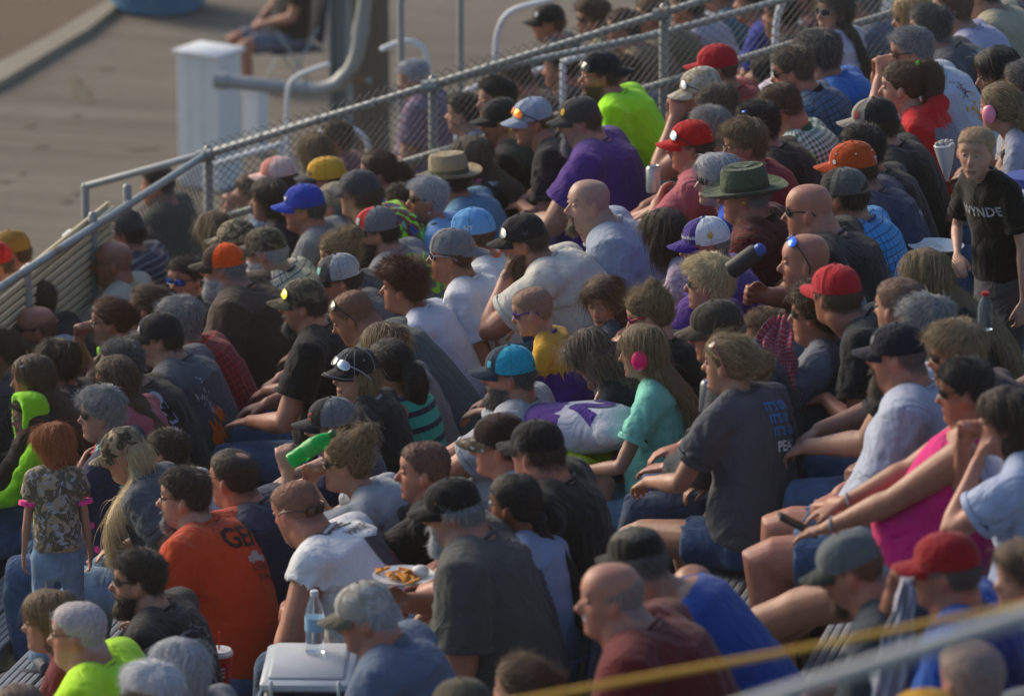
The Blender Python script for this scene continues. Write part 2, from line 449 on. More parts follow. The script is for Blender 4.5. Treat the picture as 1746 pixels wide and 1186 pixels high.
def head_grid(sp):
    T = HTR.copy(); fat = sp['fat']; jaw = sp.get('jaw', 0.0)
    low = sstep(-T[:, 0], -.03, .07)
    if sp['sex'] == 'k': T[:, 3] *= 1 + .05 * np.exp(-((T[:, 0] + .02) / .03) ** 2); T[:, 0] = np.where(T[:, 0] < 0, T[:, 0] * .93, T[:, 0])
    T[:, 3] *= 1 + low * (.20 * fat + jaw); T[:, 1] += low * (-.002 if sp['sex'] == 'f' else .002) - (low * .004 if sp['sex'] == 'k' else 0)
    T[:, 2] -= low * .010 * fat
    if sp['sex'] == 'f': T[:, 3] *= 1 - .05 * low
    ct, st = np.cos(HANG), np.sin(HANG)
    xc = -.008
    X = np.where(ct[None] > 0, xc + (T[:, 1:2] - xc) * (abs(ct[None]) ** .86), xc + (T[:, 2:3] - xc) * abs(ct[None]) ** .95)
    X = np.where(ct[None] > 0, X, xc - abs(X - xc))
    Y = T[:, 3:4] * np.sign(st[None]) * abs(st[None]) ** .92
    Z = np.repeat(T[:, 0:1], NA, 1)
    P = np.stack([X, Y, Z], -1)
    def g(cx, cy, cz, s): return np.exp(-(((P[..., 0] - cx) / s[0]) ** 2 + ((abs(P[..., 1]) - cy) / s[1]) ** 2 + ((P[..., 2] - cz) / s[2]) ** 2))
    P[..., 0] -= .0085 * g(.085, .031, .010, (.03, .016, .012))
    P[..., 0] += .004 * g(.08, .040, -.020, (.03, .02, .016))
    P[..., 1] += np.sign(P[..., 1]) * .003 * g(.05, .062, -.015, (.03, .03, .02))
    P[..., 0] -= .004 * g(.08, .0, -.083, (.02, .03, .007))
    return P
def grid_normals(P):
    du = np.gradient(P, axis=0); dv = (np.roll(P, -1, 1) - np.roll(P, 1, 1)) / 2
    n = np.cross(dv, du); n /= np.linalg.norm(n, axis=-1, keepdims=True) + 1e-9
    n[0] = (0, 0, -1); n[-1] = (0, 0, 1)
    return n

def face_geo(g, X, sp):
    """head, nose, ears in head space mapped by X"""
    P = head_grid(sp); g.rings(X(P.reshape(-1, 3)).reshape(P.shape))
    ns = sp.get('nose', 1.0) * (.8 if sp['sex'] == 'k' else (.92 if sp['sex'] == 'f' else 1.05))
    c = [(.080, 0, .018), (.087 + .002 * ns, 0, .004), (.089 + .008 * ns, 0, -.010), (.088 + .018 * ns, 0, -.022), (.086 + .022 * ns, 0, -.030), (.084 + .013 * ns, 0, -.0385), (.078, 0, -.043)]
    w = [.006, .0075, .009, .0115, .0150, .0145, .010]; t = [.006, .008, .009, .0095, .0085, .0075, .006]
    g.loft([X(A(*p)) for p in c], [X.R @ A(0, a, 0) for a in w], [X.R @ A(b, 0, b * .4) for b in t], 10)
    for s in (-1, 1):
        g.ball(X(A(.079, s * .031, .034)), (.012, .020, .007), 8, R=X.R)
        R = X.R @ rot_z(s * .38) @ rot_y(-.22)
        g.ball(X(A(-.006, s * .080, -.004)), (.0185, .0095, .0335), 10, R=R)
        g.ball(X(A(-.002, s * .076, -.022)), (.012, .010, .014), 8, R=R)
    g.ball(X(A(.0815, 0, -.0605)), (.0085, .023, .0058), 10, R=X.R)
    g.ball(X(A(.0800, 0, -.0705)), (.0085, .020, .0062), 10, R=X.R)
    g.ball(X(A(.076, 0, -.096)), (.012, .022, .014), 10, R=X.R)
    if sp.get('beard') in ('full', 'big', 'gfull'):
        b = 1.0 if sp['beard'] != 'big' else 1.6
        g.ball(X(A(.062, 0, -.100 - .012 * b)), (.030, .040, .026 * b), 12, R=X.R)
    elif sp.get('beard') in ('goatee', 'chin'):
        g.ball(X(A(.079, 0, -.106)), (.013, .018, .018), 10, R=X.R)

class Xf:
    def __init__(s, c, R, k=1.0): s.c = np.asarray(c, float); s.R0 = R; s.R = R * k; s.k = k
    def __call__(s, p): return s.c + np.asarray(p, float) @ s.R.T
    def inv(s, p): return (np.asarray(p, float) - s.c) @ s.R0 / s.k

SEX = dict(m=dict(sh=.192, k=1.06), f=dict(sh=.166, k=.99), k=dict(sh=.155, k=.92))

def posture(L, k, slouch=10, hs=1.0):
    a = [math.radians(L - slouch), math.radians(L), math.radians(L + slouch)]
    P = [A(0, 0, .10 * k)]
    for ang, l in zip(a, (.17, .17, .16)): P.append(P[-1] + A(math.sin(ang), 0, math.cos(ang)) * l * k)
    n = math.radians(.55 * L + 14)
    hc = P[-1] + k * A(math.sin(n) * .085, 0, math.cos(n) * .064) + A(.024 + .035 * math.sin(math.radians(L)), 0, .050 * hs)
    return np.array(P), hc

def ik(a, b, l1, l2, hint):
    d = b - a; D = np.linalg.norm(d); D2 = min(D, (l1 + l2) * .995); u = d / (D + 1e-9)
    if D > D2: b = a + u * D2
    x = (l1 * l1 - l2 * l2 + D2 * D2) / (2 * D2); h = math.sqrt(max(l1 * l1 - x * x, 1e-6))
    v = hint - u * (hint @ u); v = unit(v)
    return a + u * x + v * h, b

def hand(g, w, d, n, k, curl=.5, side=1, spread=.10):
    """w wrist, d direction, n palm normal, side = +1 thumb towards cross(n,d)"""
    d = unit(d); n = unit(n - d * (n @ d)); s = np.cross(n, d) * side
    def p(a, b, c): return w + k * (d * a + s * b + n * c)
    cs = [p(-.015, 0, 0), p(.01, 0, 0), p(.04, .002, 0), p(.075, .001, .002), p(.092, 0, .003)]
    ws = [.026, .029, .037, .042, .038]; ts = [.019, .017, .0155, .014, .011]
    g.loft(cs, [s * a * k for a in ws], [n * a * k for a in ts], 12)
    for i, (off, ln) in enumerate(((.033, .070), (.0115, .080), (-.0105, .074), (-.032, .058))):
        fd = unit(d + s * off * spread * 30 * .35); q = p(.086, off, .001); pts = [q - fd * .02 * k, q]; ang = 0.0
        for j, f in enumerate((.45, .32, .25)):
            ang += curl * (.75 if j == 0 else .95) * (1 + .06 * i)
            dd = fd * math.cos(ang) + n * math.sin(ang); pts.append(pts[-1] + dd * ln * f * k)
        g.tube(pts, [.0085 * k, .0088 * k, .0085 * k, .0078 * k, .0068 * k], 8)
    t0 = p(.018, .024, .004); t1 = p(.052, .047, .012); t2 = t1 + k * .030 * unit(d * .9 + s * .25 + n * (.2 + .5 * curl)); t3 = t2 + k * .024 * unit(d * .9 - s * .1 + n * (.2 + .7 * curl))
    g.tube([t0, t1, t2, t3], [.014 * k, .0115 * k, .0098 * k, .0082 * k], 8)

ARMS = {}   # wrist target (x,y,z for left; y mirrored for right), elbow hint, hand dir, palm normal, curl
ARMS['thigh'] = ((.33, .13, .235), (-.2, .6, -.6), (1, -.15, -.22), (0, -.1, -1), .32)
ARMS['knee'] = ((.42, .10, .235), (-.2, .5, -.8), (.8, -.5, -.5), (-.2, -.3, -1), .55)
ARMS['clasp'] = ((.40, .055, .25), (-.1, .7, -.6), (.7, -.7, -.25), (-.2, -.8, -.3), .9)
ARMS['lap'] = ((.24, .06, .225), (-.5, .7, -.2), (.6, -.8, -.1), (-.1, -.1, -1), .6)
ARMS['cross'] = ((.22, -.06, .33), (.1, .8, -.6), (0, -1, .15), (-1, 0, 0), .5)
ARMS['seat'] = ((.06, .27, .03), (-.8, .3, 0), (.7, .2, -.6), (0, 0, -1), .3)
ARMS['down'] = ((.10, .24, .10), (-.8, .3, 0), (.4, 0, -1), (0, -1, 0), .5)
ARMS['hold'] = ((.36, .12, .33), (-.2, .6, -.8), (.9, -.35, .2), (0, -1, .1), 1.0)
ARMS['stand'] = ((.06, .24, -.10), (-.9, .2, 0), (.15, 0, -1), (0, -1, 0), .5)

PEOPLE = []
DEF = dict(a=0, p=0, r=0, sex='m', fat=.25, L=14, tone=0, hair='short', hc='brown', head=None, cap=None, sun=None, glasses=None, beard=None, top='grey', pat=None, c2=None, c3=None, sl='s',
    arms='knee', bot='denim', bpat='denim', shorts=False, by=None, k=1.0, stand=False, q=.0085, prints=None, hs=1.0, shoes='dgrey', slouch=10, dz=0.0, far=False, collar=True, tw=0)
def P(x, y, label, **kw):
    s = dict(DEF); s.update(kw); s['x'] = x; s['y'] = y; s['label'] = label; PEOPLE.append(s); return s

TAKEN = {}
def place(s):
    """seat the person: find row, lean and seat offset that bring the head where it belongs"""
    k0 = s['k'] * SEX[s['sex']]['k']; r = ray(s['x'], s['y'])
    rz = math.pi + math.radians(s['by'] if s['by'] is not None else 0)
    c, sn = math.cos(rz), math.sin(rz)
    if s.get('yfix') is not None: pass
    best = None
    for L in np.arange(max(-4, s['L'] - 16), s['L'] + 17, 2.0):
        for k in (k0 * .95, k0 * .975, k0, k0 * 1.025, k0 * 1.05):
            _, h = posture(L, k, s['slouch'], s['hs'])
            for dx in (-.10, -.06, -.03, 0, .03, .06, .10):
                # rows: solve y for each row
                for row in range(-9, 14) if s.get('row') is None else (s['row'],):
                    xr = row * RUN + dx; zr = row * RISE - (.4 if s['far'] else 0)
                    X = xr + c * h[0]
                    if s.get('ydist'):      # beyond the fence: same terrace farther on
                        pass
                    t = (X - CAMP[0]) / r[0] if abs(r[0]) > 1e-6 else 1e9
                    if t < 8 or t > 60: continue
                    Z = CAMP[2] + r[2] * t; Y = CAMP[1] + r[1] * t
                    e = Z - (zr + h[2] + s['dz'])
                    cost = ((L - s['L']) / 7) ** 2 + ((k / k0 - 1) / .03) ** 2 + (dx / .05) ** 2 + (e / .02) ** 2
                    for ty in TAKEN.get((row, s['far']), ()):
                        d = abs(ty - Y)
                        if d < .36: cost += 14 * (1 - d / .36)
                    if s.get('Y') is not None: cost += ((Y - s['Y']) / .15) ** 2
                    if best is None or cost < best[0]: best = (cost, L, k, dx, row, Y - sn * h[0], e, t)
    TAKEN.setdefault((best[4], s['far']), []).append(best[5])
    return best, rz

def make_person(s):
    sex = s['sex']; fat = s['fat']
    if s['stand']:
        k = s['k'] * SEX[sex]['k']; leg = .82 * k; L = s['L']; row = s['row']
        S, hc = posture(L, k, 4, s['hs']); rz = math.pi + math.radians(s['by'] or 0)
        zf = row * RISE + s.get('zoff', 0.0); H = hc[2] + leg - .02
        r = ray(s['x'], s['y']); t = (zf + H - CAMP[2]) / r[2]; hp = CAMP + r * t
        cz, sz = math.cos(rz), math.sin(rz)
        loc = A(hp[0] - cz * hc[0], hp[1] - sz * hc[0], zf + leg - .02)
        S[:, 2] += 0
    elif s.get('free') is not None:
        L, k = s['L'], s['k'] * SEX[sex]['k']; S, hc = posture(L, k, s['slouch'], s['hs']); rz = math.pi + math.radians(s['by'] or 0)
        hp = at_y(s['x'], s['y'], s['free']); cz, sz = math.cos(rz), math.sin(rz); leg = None
        loc = A(hp[0] - cz * hc[0], hp[1] - sz * hc[0], hp[2] - hc[2])
    else:
        b, rz = place(s); _, L, k, dx, row, Y, e, t = b
        loc = A(row * RUN + dx, Y, row * RISE - (.4 if s['far'] else 0) + e + s['dz']); leg = None
        S, hc = posture(L, k, s['slouch'], s['hs'])
        s['_fit'] = b
    s['_loc'] = loc; s['_rz'] = rz
    root = empty('person', loc, rz); tag(root, s['label'], 'person', s.get('group'))
    s['_root'] = root
    LR = rot_z(-rz)
    hyaw = math.pi + YAW + math.radians(s['a']) + math.atan((s['x'] - 873) / FPX) * -1 - rz
    RH = rot_z(hyaw) @ rot_y(math.radians(s['p'])) @ rot_x(math.radians(s['r']))
    hk = (.925 if sex == 'm' else (.875 if sex == 'f' else .83)) * s['hs']
    H = Xf(hc, RH, hk); s['_H'] = H; s['_S'] = S; s['_k'] = k
    tw = math.radians(s['tw']); TW = lambda p, u=1.0: rot_z(tw * u) @ p
    q = s['q']; far = s['far']
    # ---- joints
    sh = SEX[sex]['sh'] * k * (1 + .10 * fat) * (1.0 if sex != 'k' else .9)
    up3 = unit(S[3] - S[2]); fr3 = np.cross(A(0, 1, 0), up3)
    tone = s['tone']; base = {0: A(.44, .245, .172), -1: A(.54, .32, .235), 1: A(.38, .175, .105), 2: A(.23, .105, .062), 3: A(.46, .205, .140)}[tone]  # last entry: ruddy skin, also painted sunlight on the far left people
    body = Geo(); face_geo(body, H, s)
    nr = (.062 if sex == 'm' else (.048 if sex == 'f' else .043)) * k * (1 + .30 * fat)
    jb = H(A(-.030, 0, -.062)); jm = H(A(-.012, 0, -.085))
    nb = S[3] - up3 * .035 * k
    body.tube([nb, S[3] * .55 + jm * .45, jb], [nr * 1.18, nr * 1.02, nr * .98], 14, side=A(0, 1, 0), flat=1.0)
    if fat > .5: body.ball(H(A(.035, 0, -.100)), (.045, .052, .030), 12, R=H.R)
    torso_skin = s['sl'] == 'n' or s.get('lowneck')
    UL, FL = .285 * k, .255 * k
    ends = {}
    arms = s['arms'] if isinstance(s['arms'], (tuple, list)) else (s['arms'], s['arms'])
    ar = (.050 if sex == 'm' else (.041 if sex == 'f' else .034)) * k * (1 + .35 * fat)
    zt = -.02 if s['stand'] else 0
    for sd, nm in ((1, arms[0]), (-1, arms[1])):
        shp = S[3] - up3 * .045 * k + TW(A(0, sd * sh, 0)) - fr3 * .005
        if isinstance(nm, str) and nm.startswith('face'):
            w = H(A(.095, sd * .035, -.135)); hint = A(.6, sd * .4, -.9); hd = RH @ A(-.15, -sd * .2, 1); pn = RH @ A(-1, 0, -.1); cu = 1.0
            if nm == 'face2': w = H(A(.16, sd * .05, -.10)); pn = RH @ A(-.5, -sd * 1, 0); hd = RH @ A(-.3, 0, 1)
            if nm == 'facedrink': w = H(A(.17, sd * .07, -.08)); pn = RH @ A(0, -sd, .2); hd = RH @ A(.3, -sd * .3, 1); hint = A(.3, sd * .8, -.9)
            if nm == 'faceup': w = H(A(.24, sd * .06, -.02)); pn = RH @ A(0, -sd, .2); hd = RH @ A(.2, -sd * .3, 1); hint = A(.3, sd * .3, -1.2)
        else:
            if isinstance(nm, str): wt, hint, hd, pn, cu = ARMS[nm]
            else: wt, hint, hd, pn, cu = nm
            w = A(wt[0], sd * wt[1], wt[2]) * k + A(0, 0, zt); hint = A(hint[0], sd * hint[1], hint[2]); hd = A(hd[0], sd * hd[1], hd[2]); pn = A(pn[0], sd * pn[1], pn[2])
            if nm == 'cross': w = S[2] + A(.17 + .07 * fat, -.05 * sd, -.02 + .03 * sd) * k
        el, w = ik(shp, w, UL, FL, hint)
        ends[sd] = (shp, el, w)
        fd = unit(w - el)
        mid = el * .62 + w * .38
        body.tube([shp, shp * .5 + el * .5, el * .9 + shp * .1, el, el * .8 + w * .2, mid, el * .25 + w * .75, w], [ar * (1.0 if s['sl'] != 'n' else 1.15), ar * (.92 if s['sl'] != 'n' else 1.0), ar * .84, ar * .80, ar * .88, ar * .80, ar * .58, ar * .52], 12)
        hd2 = unit(unit(hd) * .75 + fd * .45)
        hand(body, w, hd2, pn, (.93 if sex != 'm' else 1.0) * (k if sex == 'k' else 1), cu, side=(1 if sd > 0 else -1) * 1)
        body.tube([S[3] - up3 * .06 * k, shp], [ar * .9, ar * .9], 10)
        s['_w%d' % sd] = (w, hd2)
    # ---- torso rings
    bust = .020 if sex == 'f' else 0.0
    if sex == 'm': tab = [(-.16, .150, .115, 0), (0, .185, .135, .0), (.2, .178, .132, .005), (.42, .170, .128, .012), (.62, .178, .130, .012), (.80, .184, .120, .004), (.92, .160, .092, -.006), (.985, .105, .070, -.004), (1.02, .075, .066, .004)]
    elif sex == 'f': tab = [(-.16, .155, .115, 0), (0, .188, .135, .0), (.2, .170, .122, .004), (.42, .145, .108, .008), (.62, .150, .122, .020), (.72, .152, .122, .020), (.84, .150, .100, .006), (.93, .128, .080, -.004), (.985, .090, .062, -.002), (1.02, .066, .058, .004)]
    else: tab = [(-.16, .120, .095, 0), (0, .140, .110, .0), (.2, .135, .105, .004), (.42, .128, .098, .006), (.62, .132, .098, .006), (.82, .138, .090, .002), (.93, .115, .072, -.004), (.985, .075, .055, -.002), (1.02, .058, .052, .004)]
    def spine(u):
        x = u * 3
        if x <= 0: return S[0] + (S[1] - S[0]) * x * .6 + A(0, 0, 0), unit(S[1] - S[0])
        i = min(2, int(x)); f = x - i
        Cc = catmull([S[0], S[1], S[2], S[3]], 10); j = min(len(Cc) - 2, int(u * 30)); g = u * 30 - j
        p = Cc[j] + (Cc[j + 1] - Cc[j]) * g
        return p, unit(Cc[min(len(Cc) - 1, j + 2)] - Cc[max(0, j - 2)])
    def torso(g, infl, umax=2.0, umin=-1, hollow=True):
        cs, ax, by = [], [], []
        for u, a, b, f in tab:
            if u > umax or u < umin: continue
            p, t = spine(u); fw = np.cross(A(0, 1, 0), t)
            bell = math.exp(-((u - .22) / .25) ** 2)
            a2 = (a + .055 * fat * (1 - abs(u - .35)) + infl) * k; b2 = (b + .085 * fat * bell + .03 * fat * (u < .85) + infl) * k; f2 = (f + .055 * fat * bell) * k
            lat = TW(A(0, 1, 0), sstep(u, .1, .8))
            cs.append(p + fw * f2); ax.append(lat * a2); by.append(np.cross(lat, t) * -b2)
        if hollow and umin < 0:
            cs.insert(0, cs[0] + unit(S[1] - S[0]) * .04); ax.insert(0, ax[0] * .85); by.insert(0, by[0] * .85)
        g.loft(cs, ax, by, 24, power=.92)
    if torso_skin: torso(body, -.004, hollow=False)
    else:
        body.tube([S[2], S[3] - up3 * .05 * k], [.05 * k, .06 * k], 10)
    # ---- legs
    hipw = .095 * k * (1 + .15 * fat); knees = {}
    legs = s.get('legs')
    for sd in (1, -1):
        hip = A(.02 * k, sd * hipw, .075 * k)
        if s['stand']:
            hip = A(0, sd * hipw, .02); foot = A(.02, sd * hipw * 1.1, -leg + .09); kn = A(.03, sd * hipw * 1.05, -leg * .48)
        else:
            foot = A(.40 * k + random.uniform(-.04, .06), sd * .13 * k + random.uniform(-.02, .03), -.36)
            if legs: foot = A(legs[sd == -1][0], sd * legs[sd == -1][1], legs[sd == -1][2])
            kn, foot = ik(hip, foot, .43 * k, .41 * k, A(1, sd * .15, 1.2))
        knees[sd] = (hip, kn, foot)
    lr = (.080 if sex != 'k' else .060) * k * (1 + .35 * fat)
    bare = s['shorts']
    if bare:
        for sd in (1, -1):
            hip, kn, ft = knees[sd]
            body.tube([hip, hip * .5 + kn * .5, kn * .93 + hip * .07, kn, kn * .85 + ft * .15, kn * .65 + ft * .35, kn * .3 + ft * .7, ft], [lr, lr * .88, lr * .70, lr * .68, lr * .64, lr * .68, lr * .48, lr * .40], 14)
        body.tube([knees[1][0], knees[-1][0]], [lr * .8, lr * .8], 10); body.tube([S[0], S[2]], [.06 * k, .05 * k], 8)
    brow = np.array(HAIRC[s['hc']][0]); beardc = np.array(HAIRC[s.get('bc', s['hc'])][0]) * 1.0
    style = s['hair']
    def body_cb(me, s=s, H=H):
        V = get_co(me); h = H.inv(V); x, y, z = h[:, 0], h[:, 1], h[:, 2]; ay = abs(y)
        C = np.repeat(base[None], len(V), 0)
        C *= (1 + .10 * wavenoise(V, int(abs(s['x'])) + 3, 14, 2))[:, None]
        on = (np.linalg.norm(h, axis=1) < .2)
        red = (np.exp(-((x - .1) / .03) ** 2 - (y / .02) ** 2 - ((z + .025) / .02) ** 2) * .8 + np.exp(-((x - .07) / .03) ** 2 - ((ay - .048) / .018) ** 2 - ((z + .022) / .02) ** 2) * .45 + np.exp(-((ay - .083) / .012) ** 2 - (z / .04) ** 2 - (x / .04) ** 2) * .8 + .35 * sstep(-z, .10, .16) * on) * on
        red = np.clip(red, 0, 1)[:, None] * .55
        C = C * (1 - red) + C * np.array([1.12, .66, .62]) * red
        lip = (sstep(x, .066, .076) * (1 - sstep(ay, .020, .027)) * np.exp(-((z + .0655) / .0085) ** 2) * on)[:, None]
        C = C * (1 - .75 * lip) + np.array([.30, .085, .075]) * .75 * lip
        mline = (sstep(x, .070, .078) * (1 - sstep(ay, .02, .025)) * np.exp(-((z + .0655) / .0028) ** 2) * on)[:, None]
        C = C * (1 - .7 * mline)
        eb = (sstep(x, .05, .06) * sstep(ay, .010, .015) * (1 - sstep(ay, .046, .054)) * np.exp(-((z - .036 - .004 * np.sin((ay - .01) * 70)) / .0058) ** 2) * on)[:, None]
        C = C * (1 - .8 * eb) + brow * .8 * eb
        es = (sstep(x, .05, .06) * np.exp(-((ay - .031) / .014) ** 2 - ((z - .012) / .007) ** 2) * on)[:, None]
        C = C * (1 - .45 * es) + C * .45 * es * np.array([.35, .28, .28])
        bd = s.get('beard')
        jawm = sstep(-z, .030, .048) * sstep(x, -.015, .010) * on * (1 - sstep(-z, .128, .150))
        mouth = np.exp(-((z + .0655) / .010) ** 2) * (1 - sstep(ay, .016, .026)) * (x > .05)
        gm = sstep(-z, .035, .045) * (1 - sstep(ay, .024, .034)) * sstep(x, .045, .06) * on
        if bd in ('full', 'big', 'gfull'): m = np.clip(np.maximum(jawm * (1 - .5 * (ay > .2)), gm) - mouth, 0, 1) * .92
        elif bd in ('goatee', 'chin'): m = np.clip(gm - mouth, 0, 1) * .9; m = np.maximum(m, jawm * .18)
        elif bd == 'mous': m = gm * (z > -.062) * .9
        elif bd == 'stub': m = jawm * .38
        else: m = jawm * (.10 if s['sex'] == 'm' else 0)
        m = m[:, None]; C = C * (1 - m) + beardc * 1.2 * m
        # scalp shade below short hair
        zl = np.interp(x, [-.1, -.06, -.02, .0, .012, .03, .05, .075, .095], [-.055, -.045, -.01, .028, .005, .022, .050, .066, .070])
        hm = sstep(z - zl + .004 * wavenoise(h, 7, 60, 2), -.006, .014) * on * (ay < .085)
        if style == 'bald': hm = hm * .10
        elif style == 'stubble': hm = hm * (.42 - .30 * sstep(z + .3 * x, .04, .10))
        elif style == 'buzz': hm = hm * .6
        elif style == 'fringe': hm = hm * (1 - sstep(z + .35 * (x + .03), .025, .065)) * .6 + hm * .06
        elif style == 'thin': hm *= .6 * (1 - .6 * (z > .08))
        elif style == 'spot': hm *= 1 - .85 * np.exp(-((x + .045) / .04) ** 2 - (y / .035) ** 2) * (z > .05)
        hm = hm[:, None]
        C = C * (1 - .88 * hm) + brow * .88 * hm
        if s.get('tattoo'):
            t = (wavenoise(V, 11, 22, 2) > .05) & (np.linalg.norm(h, axis=1) > .26) & (V[:, 1] * s['tattoo'] > .1)
            C[t] = C[t] * .35 + np.array([.02, .035, .04])
        set_attr(me, 'Col', np.concatenate([np.clip(C, 0, 1), np.ones((len(C), 1))], 1))
        link('body', me, skin_mat(), root)
    fuse(body, q * 1.12, 2, body_cb, .5)
    # ---- eyes
    if abs(s['a']) < 100 and not far and s.get('sun') is None or s.get('sunpos') in ('cap', 'top', 'nape'):
        for sd in (1, -1):
            e = Geo(); e.ball(H(A(.0758, sd * .0305, .0092)), .0092 * hk, 12)
            ew = plain('white', .25, name='eye_white') if not s.get('shut') else skin_mat()
            eo = e.put('eye', plain((.42, .38, .36), .25, name='eye_white'), root)
            i = Geo(); i.ball(H(A(.0822, sd * .0300, .0092)), (.0044 * hk, .0060 * hk, .0060 * hk), 10, R=H.R)
            i.put('iris', plain((.03, .018, .012), .15, name='iris'), eo)
            l = Geo(); l.ball(H(A(.0770, sd * .0305, .0135)), (.0115 * hk, .0145 * hk, .0088 * hk), 10, R=H.R @ rot_y(.25))
            l.put('eyelid', plain(tuple(base * .82), .5, name='eyelid'), eo)
    # ---- shirt
    inf = .014 if not s.get('loose') else .024
    shirt = Geo()
    sl = s['sl']
    if sl == 'n':
        torso(shirt, .010, umax=.93)
        for sd in (1, -1):
            shp = ends[sd][0]; c = spine(1.0)[0]
            shirt.tube([spine(.86)[0] + TW(A(0, sd * sh * .62, 0)), spine(1.0)[0] + TW(A(0, sd * sh * .52, -.0)) - up3 * .012, spine(.86)[0] - fr3 * .03 + TW(A(0, sd * sh * .55, 0))], [.052 * k, .045 * k, .05 * k], 10)
    else:
        torso(shirt, inf)
        for sd in (1, -1):
            shp, el, w = ends[sd]; inner = spine(.9)[0] + TW(A(0, sd * sh * .45, 0)); r = ar * 1.12 + .016 + (.010 if s.get('loose') else 0)
            shirt.tube([spine(.97)[0] + TW(A(0, sd * .05 * k, 0)), shp + up3 * .004], [.060 * k, r * .93], 12)
            if sl == 's':
                f = s.get('slen', .62); e1 = shp + (el - shp) * f
                shirt.tube([inner, shp, shp * .5 + e1 * .5, e1], [r * 1.1, r * 1.04, r * 1.06, r * 1.12], 14, hollow=.045)
            elif sl == 'c': shirt.tube([inner, shp, shp + (el - shp) * .22], [r * 1.05, r, r], 14, hollow=.03)
            elif sl == 'l':
                shirt.tube([inner, shp, shp * .5 + el * .5, el, el * .5 + w * .5, el * .06 + w * .94], [r * 1.1, r * 1.04, r, r * .95, r * .85, r * .68], 14, hollow=.03)
        if s.get('hoodie'):
            shirt.tube([spine(.97)[0] - fr3 * .075 + A(0, .07, 0), spine(1.0)[0] - fr3 * .105, spine(.97)[0] - fr3 * .075 + A(0, -.07, 0)], [.04, .055, .04], 10)
            shirt.tube([spine(1.0)[0] + A(.03, .065, .0), spine(1.04)[0] + A(-.06, 0.04, 0.02), spine(1.04)[0] + A(-.06, -.04, .02), spine(1.0)[0] + A(.03, -.065, 0)], [.025, .03, .03, .025], 10)
    pat = s['pat']
    top = cloth(s['top'], pat, s['c2'], s['c3'], scale=s.get('psc', 1.0))
    seed = int(abs(s['x']) * 3 + abs(s['y']))
    def shirt_cb(me, s=s):
        V = get_co(me); Nn = get_no(me)
        P0 = V - S[0]; up = unit(S[3] - S[0]); hgt = P0 @ up
        ang = np.arctan2(V[:, 1], (V - S[0] - np.outer(hgt, up)) @ np.cross(A(0, 1, 0), up) + 1e-6)
        arm = abs(V[:, 1]) > sh * .98
        cl = np.stack([np.where(arm, V[:, 0] * 1.0 + .31, ang * .16), np.where(arm, hgt, hgt), np.zeros(len(V))], 1)
        set_attr(me, 'cl', cl, 'FLOAT_VECTOR')
        Q = V.copy(); Q[:, 2] *= 1.9
        amp = (.0075 if s.get('loose') else .0052) * (1 - .55 * sstep(hgt, .38 * k, .5 * k))
        w = wavenoise(Q @ rot_y(.6), seed, 5.5, 3, True)
        for sd in (1, -1):
            ap = ends[sd][0] - A(0, sd * .02, .09); dv = V - ap; dd = np.linalg.norm(dv, axis=1); an = np.arctan2(dv[:, 2], dv[:, 0])
            w = w + 1.1 * np.sin(an * 9 + 2.2 * wavenoise(V, seed + sd, 6, 1) + sd) * np.exp(-((dd - .10) / .09) ** 2)
        fold = wavenoise(np.stack([V[:, 0] * 14, V[:, 1] * 7, V[:, 2] * 46], 1), seed + 5, 1.0, 2) * sstep(-hgt, -.26 * k, -.05)
        V2 = V + Nn * (w * amp + fold * .0085)[:, None]
        set_co(me, V2)
        o = link('shirt' if sl != 'l' or pat in ('plaid', 'gingham') else 'sweatshirt', me, top, root)
        if s.get('shirtsplit'):
            fn, c = s['shirtsplit']; o.data.materials.append(cloth(*c) if isinstance(c, tuple) else cloth(c))
            np_ = len(me.polygons); ce = np.empty(np_ * 3); me.polygons.foreach_get('center', ce); ce = ce.reshape(-1, 3)
            me.polygons.foreach_set('material_index', fn(ce, ends, S, sh, k).astype(np.int32))
        s['_shirt'] = o
        if s['prints']:
            for pr in s['prints']: add_print(s, o, pr)
    fuse(shirt, (.0125 if q < .0084 else .0145) if not far else .02, 5, shirt_cb, .4)
    if s['collar'] and sl != 'n' and not far:
        g = Geo(); t = np.linspace(0, 2 * math.pi, 20, endpoint=False); c, tt = spine(1.0); fw = np.cross(A(0, 1, 0), tt)
        big = s.get('polo'); c = c + tt * (.006 * k)
        R0 = max(nr * 1.14, .058 * k)
        rr = []
        for ph in np.linspace(0, 2 * math.pi, 7)[:-1]:
            hh = (.016 if big else .0065); w_ = .0055
            rr.append([c + fw * (.006 * k) + A(0, 1, 0) * math.cos(a) * (R0 + w_ * math.cos(ph)) + fw * math.sin(a) * (R0 * 1.02 + w_ * math.cos(ph)) + tt * (hh * math.sin(ph) - .010 * math.sin(a)) for a in t])
        rr = np.array(rr)
        V = rr.reshape(-1, 3); F = [(i * 20 + j, i * 20 + (j + 1) % 20, ((i + 1) % 6) * 20 + (j + 1) % 20, ((i + 1) % 6) * 20 + j) for i in range(6) for j in range(20)]
        g.add(V, F); g.put('collar', cloth(s.get('colc', s['top']), pat if not s.get('colc') else None, s['c2'], s['c3']), root)
    if sl == 's' and not far and not s.get('trim'):
        for sd in (1, -1):
            shp, el, w = ends[sd]; f = s.get('slen', .62); e1 = shp + (el - shp) * f; d = unit(el - shp); r = (ar * 1.12 + .016 + (.010 if s.get('loose') else 0)) * 1.10
            g = Geo(); g.tube([e1 - d * .020, e1 - d * .006, e1 + d * .002], [r * 1.0, r * 1.02, r * .99], 18, rounded=False); g.put('sleeve_hem', top, root)
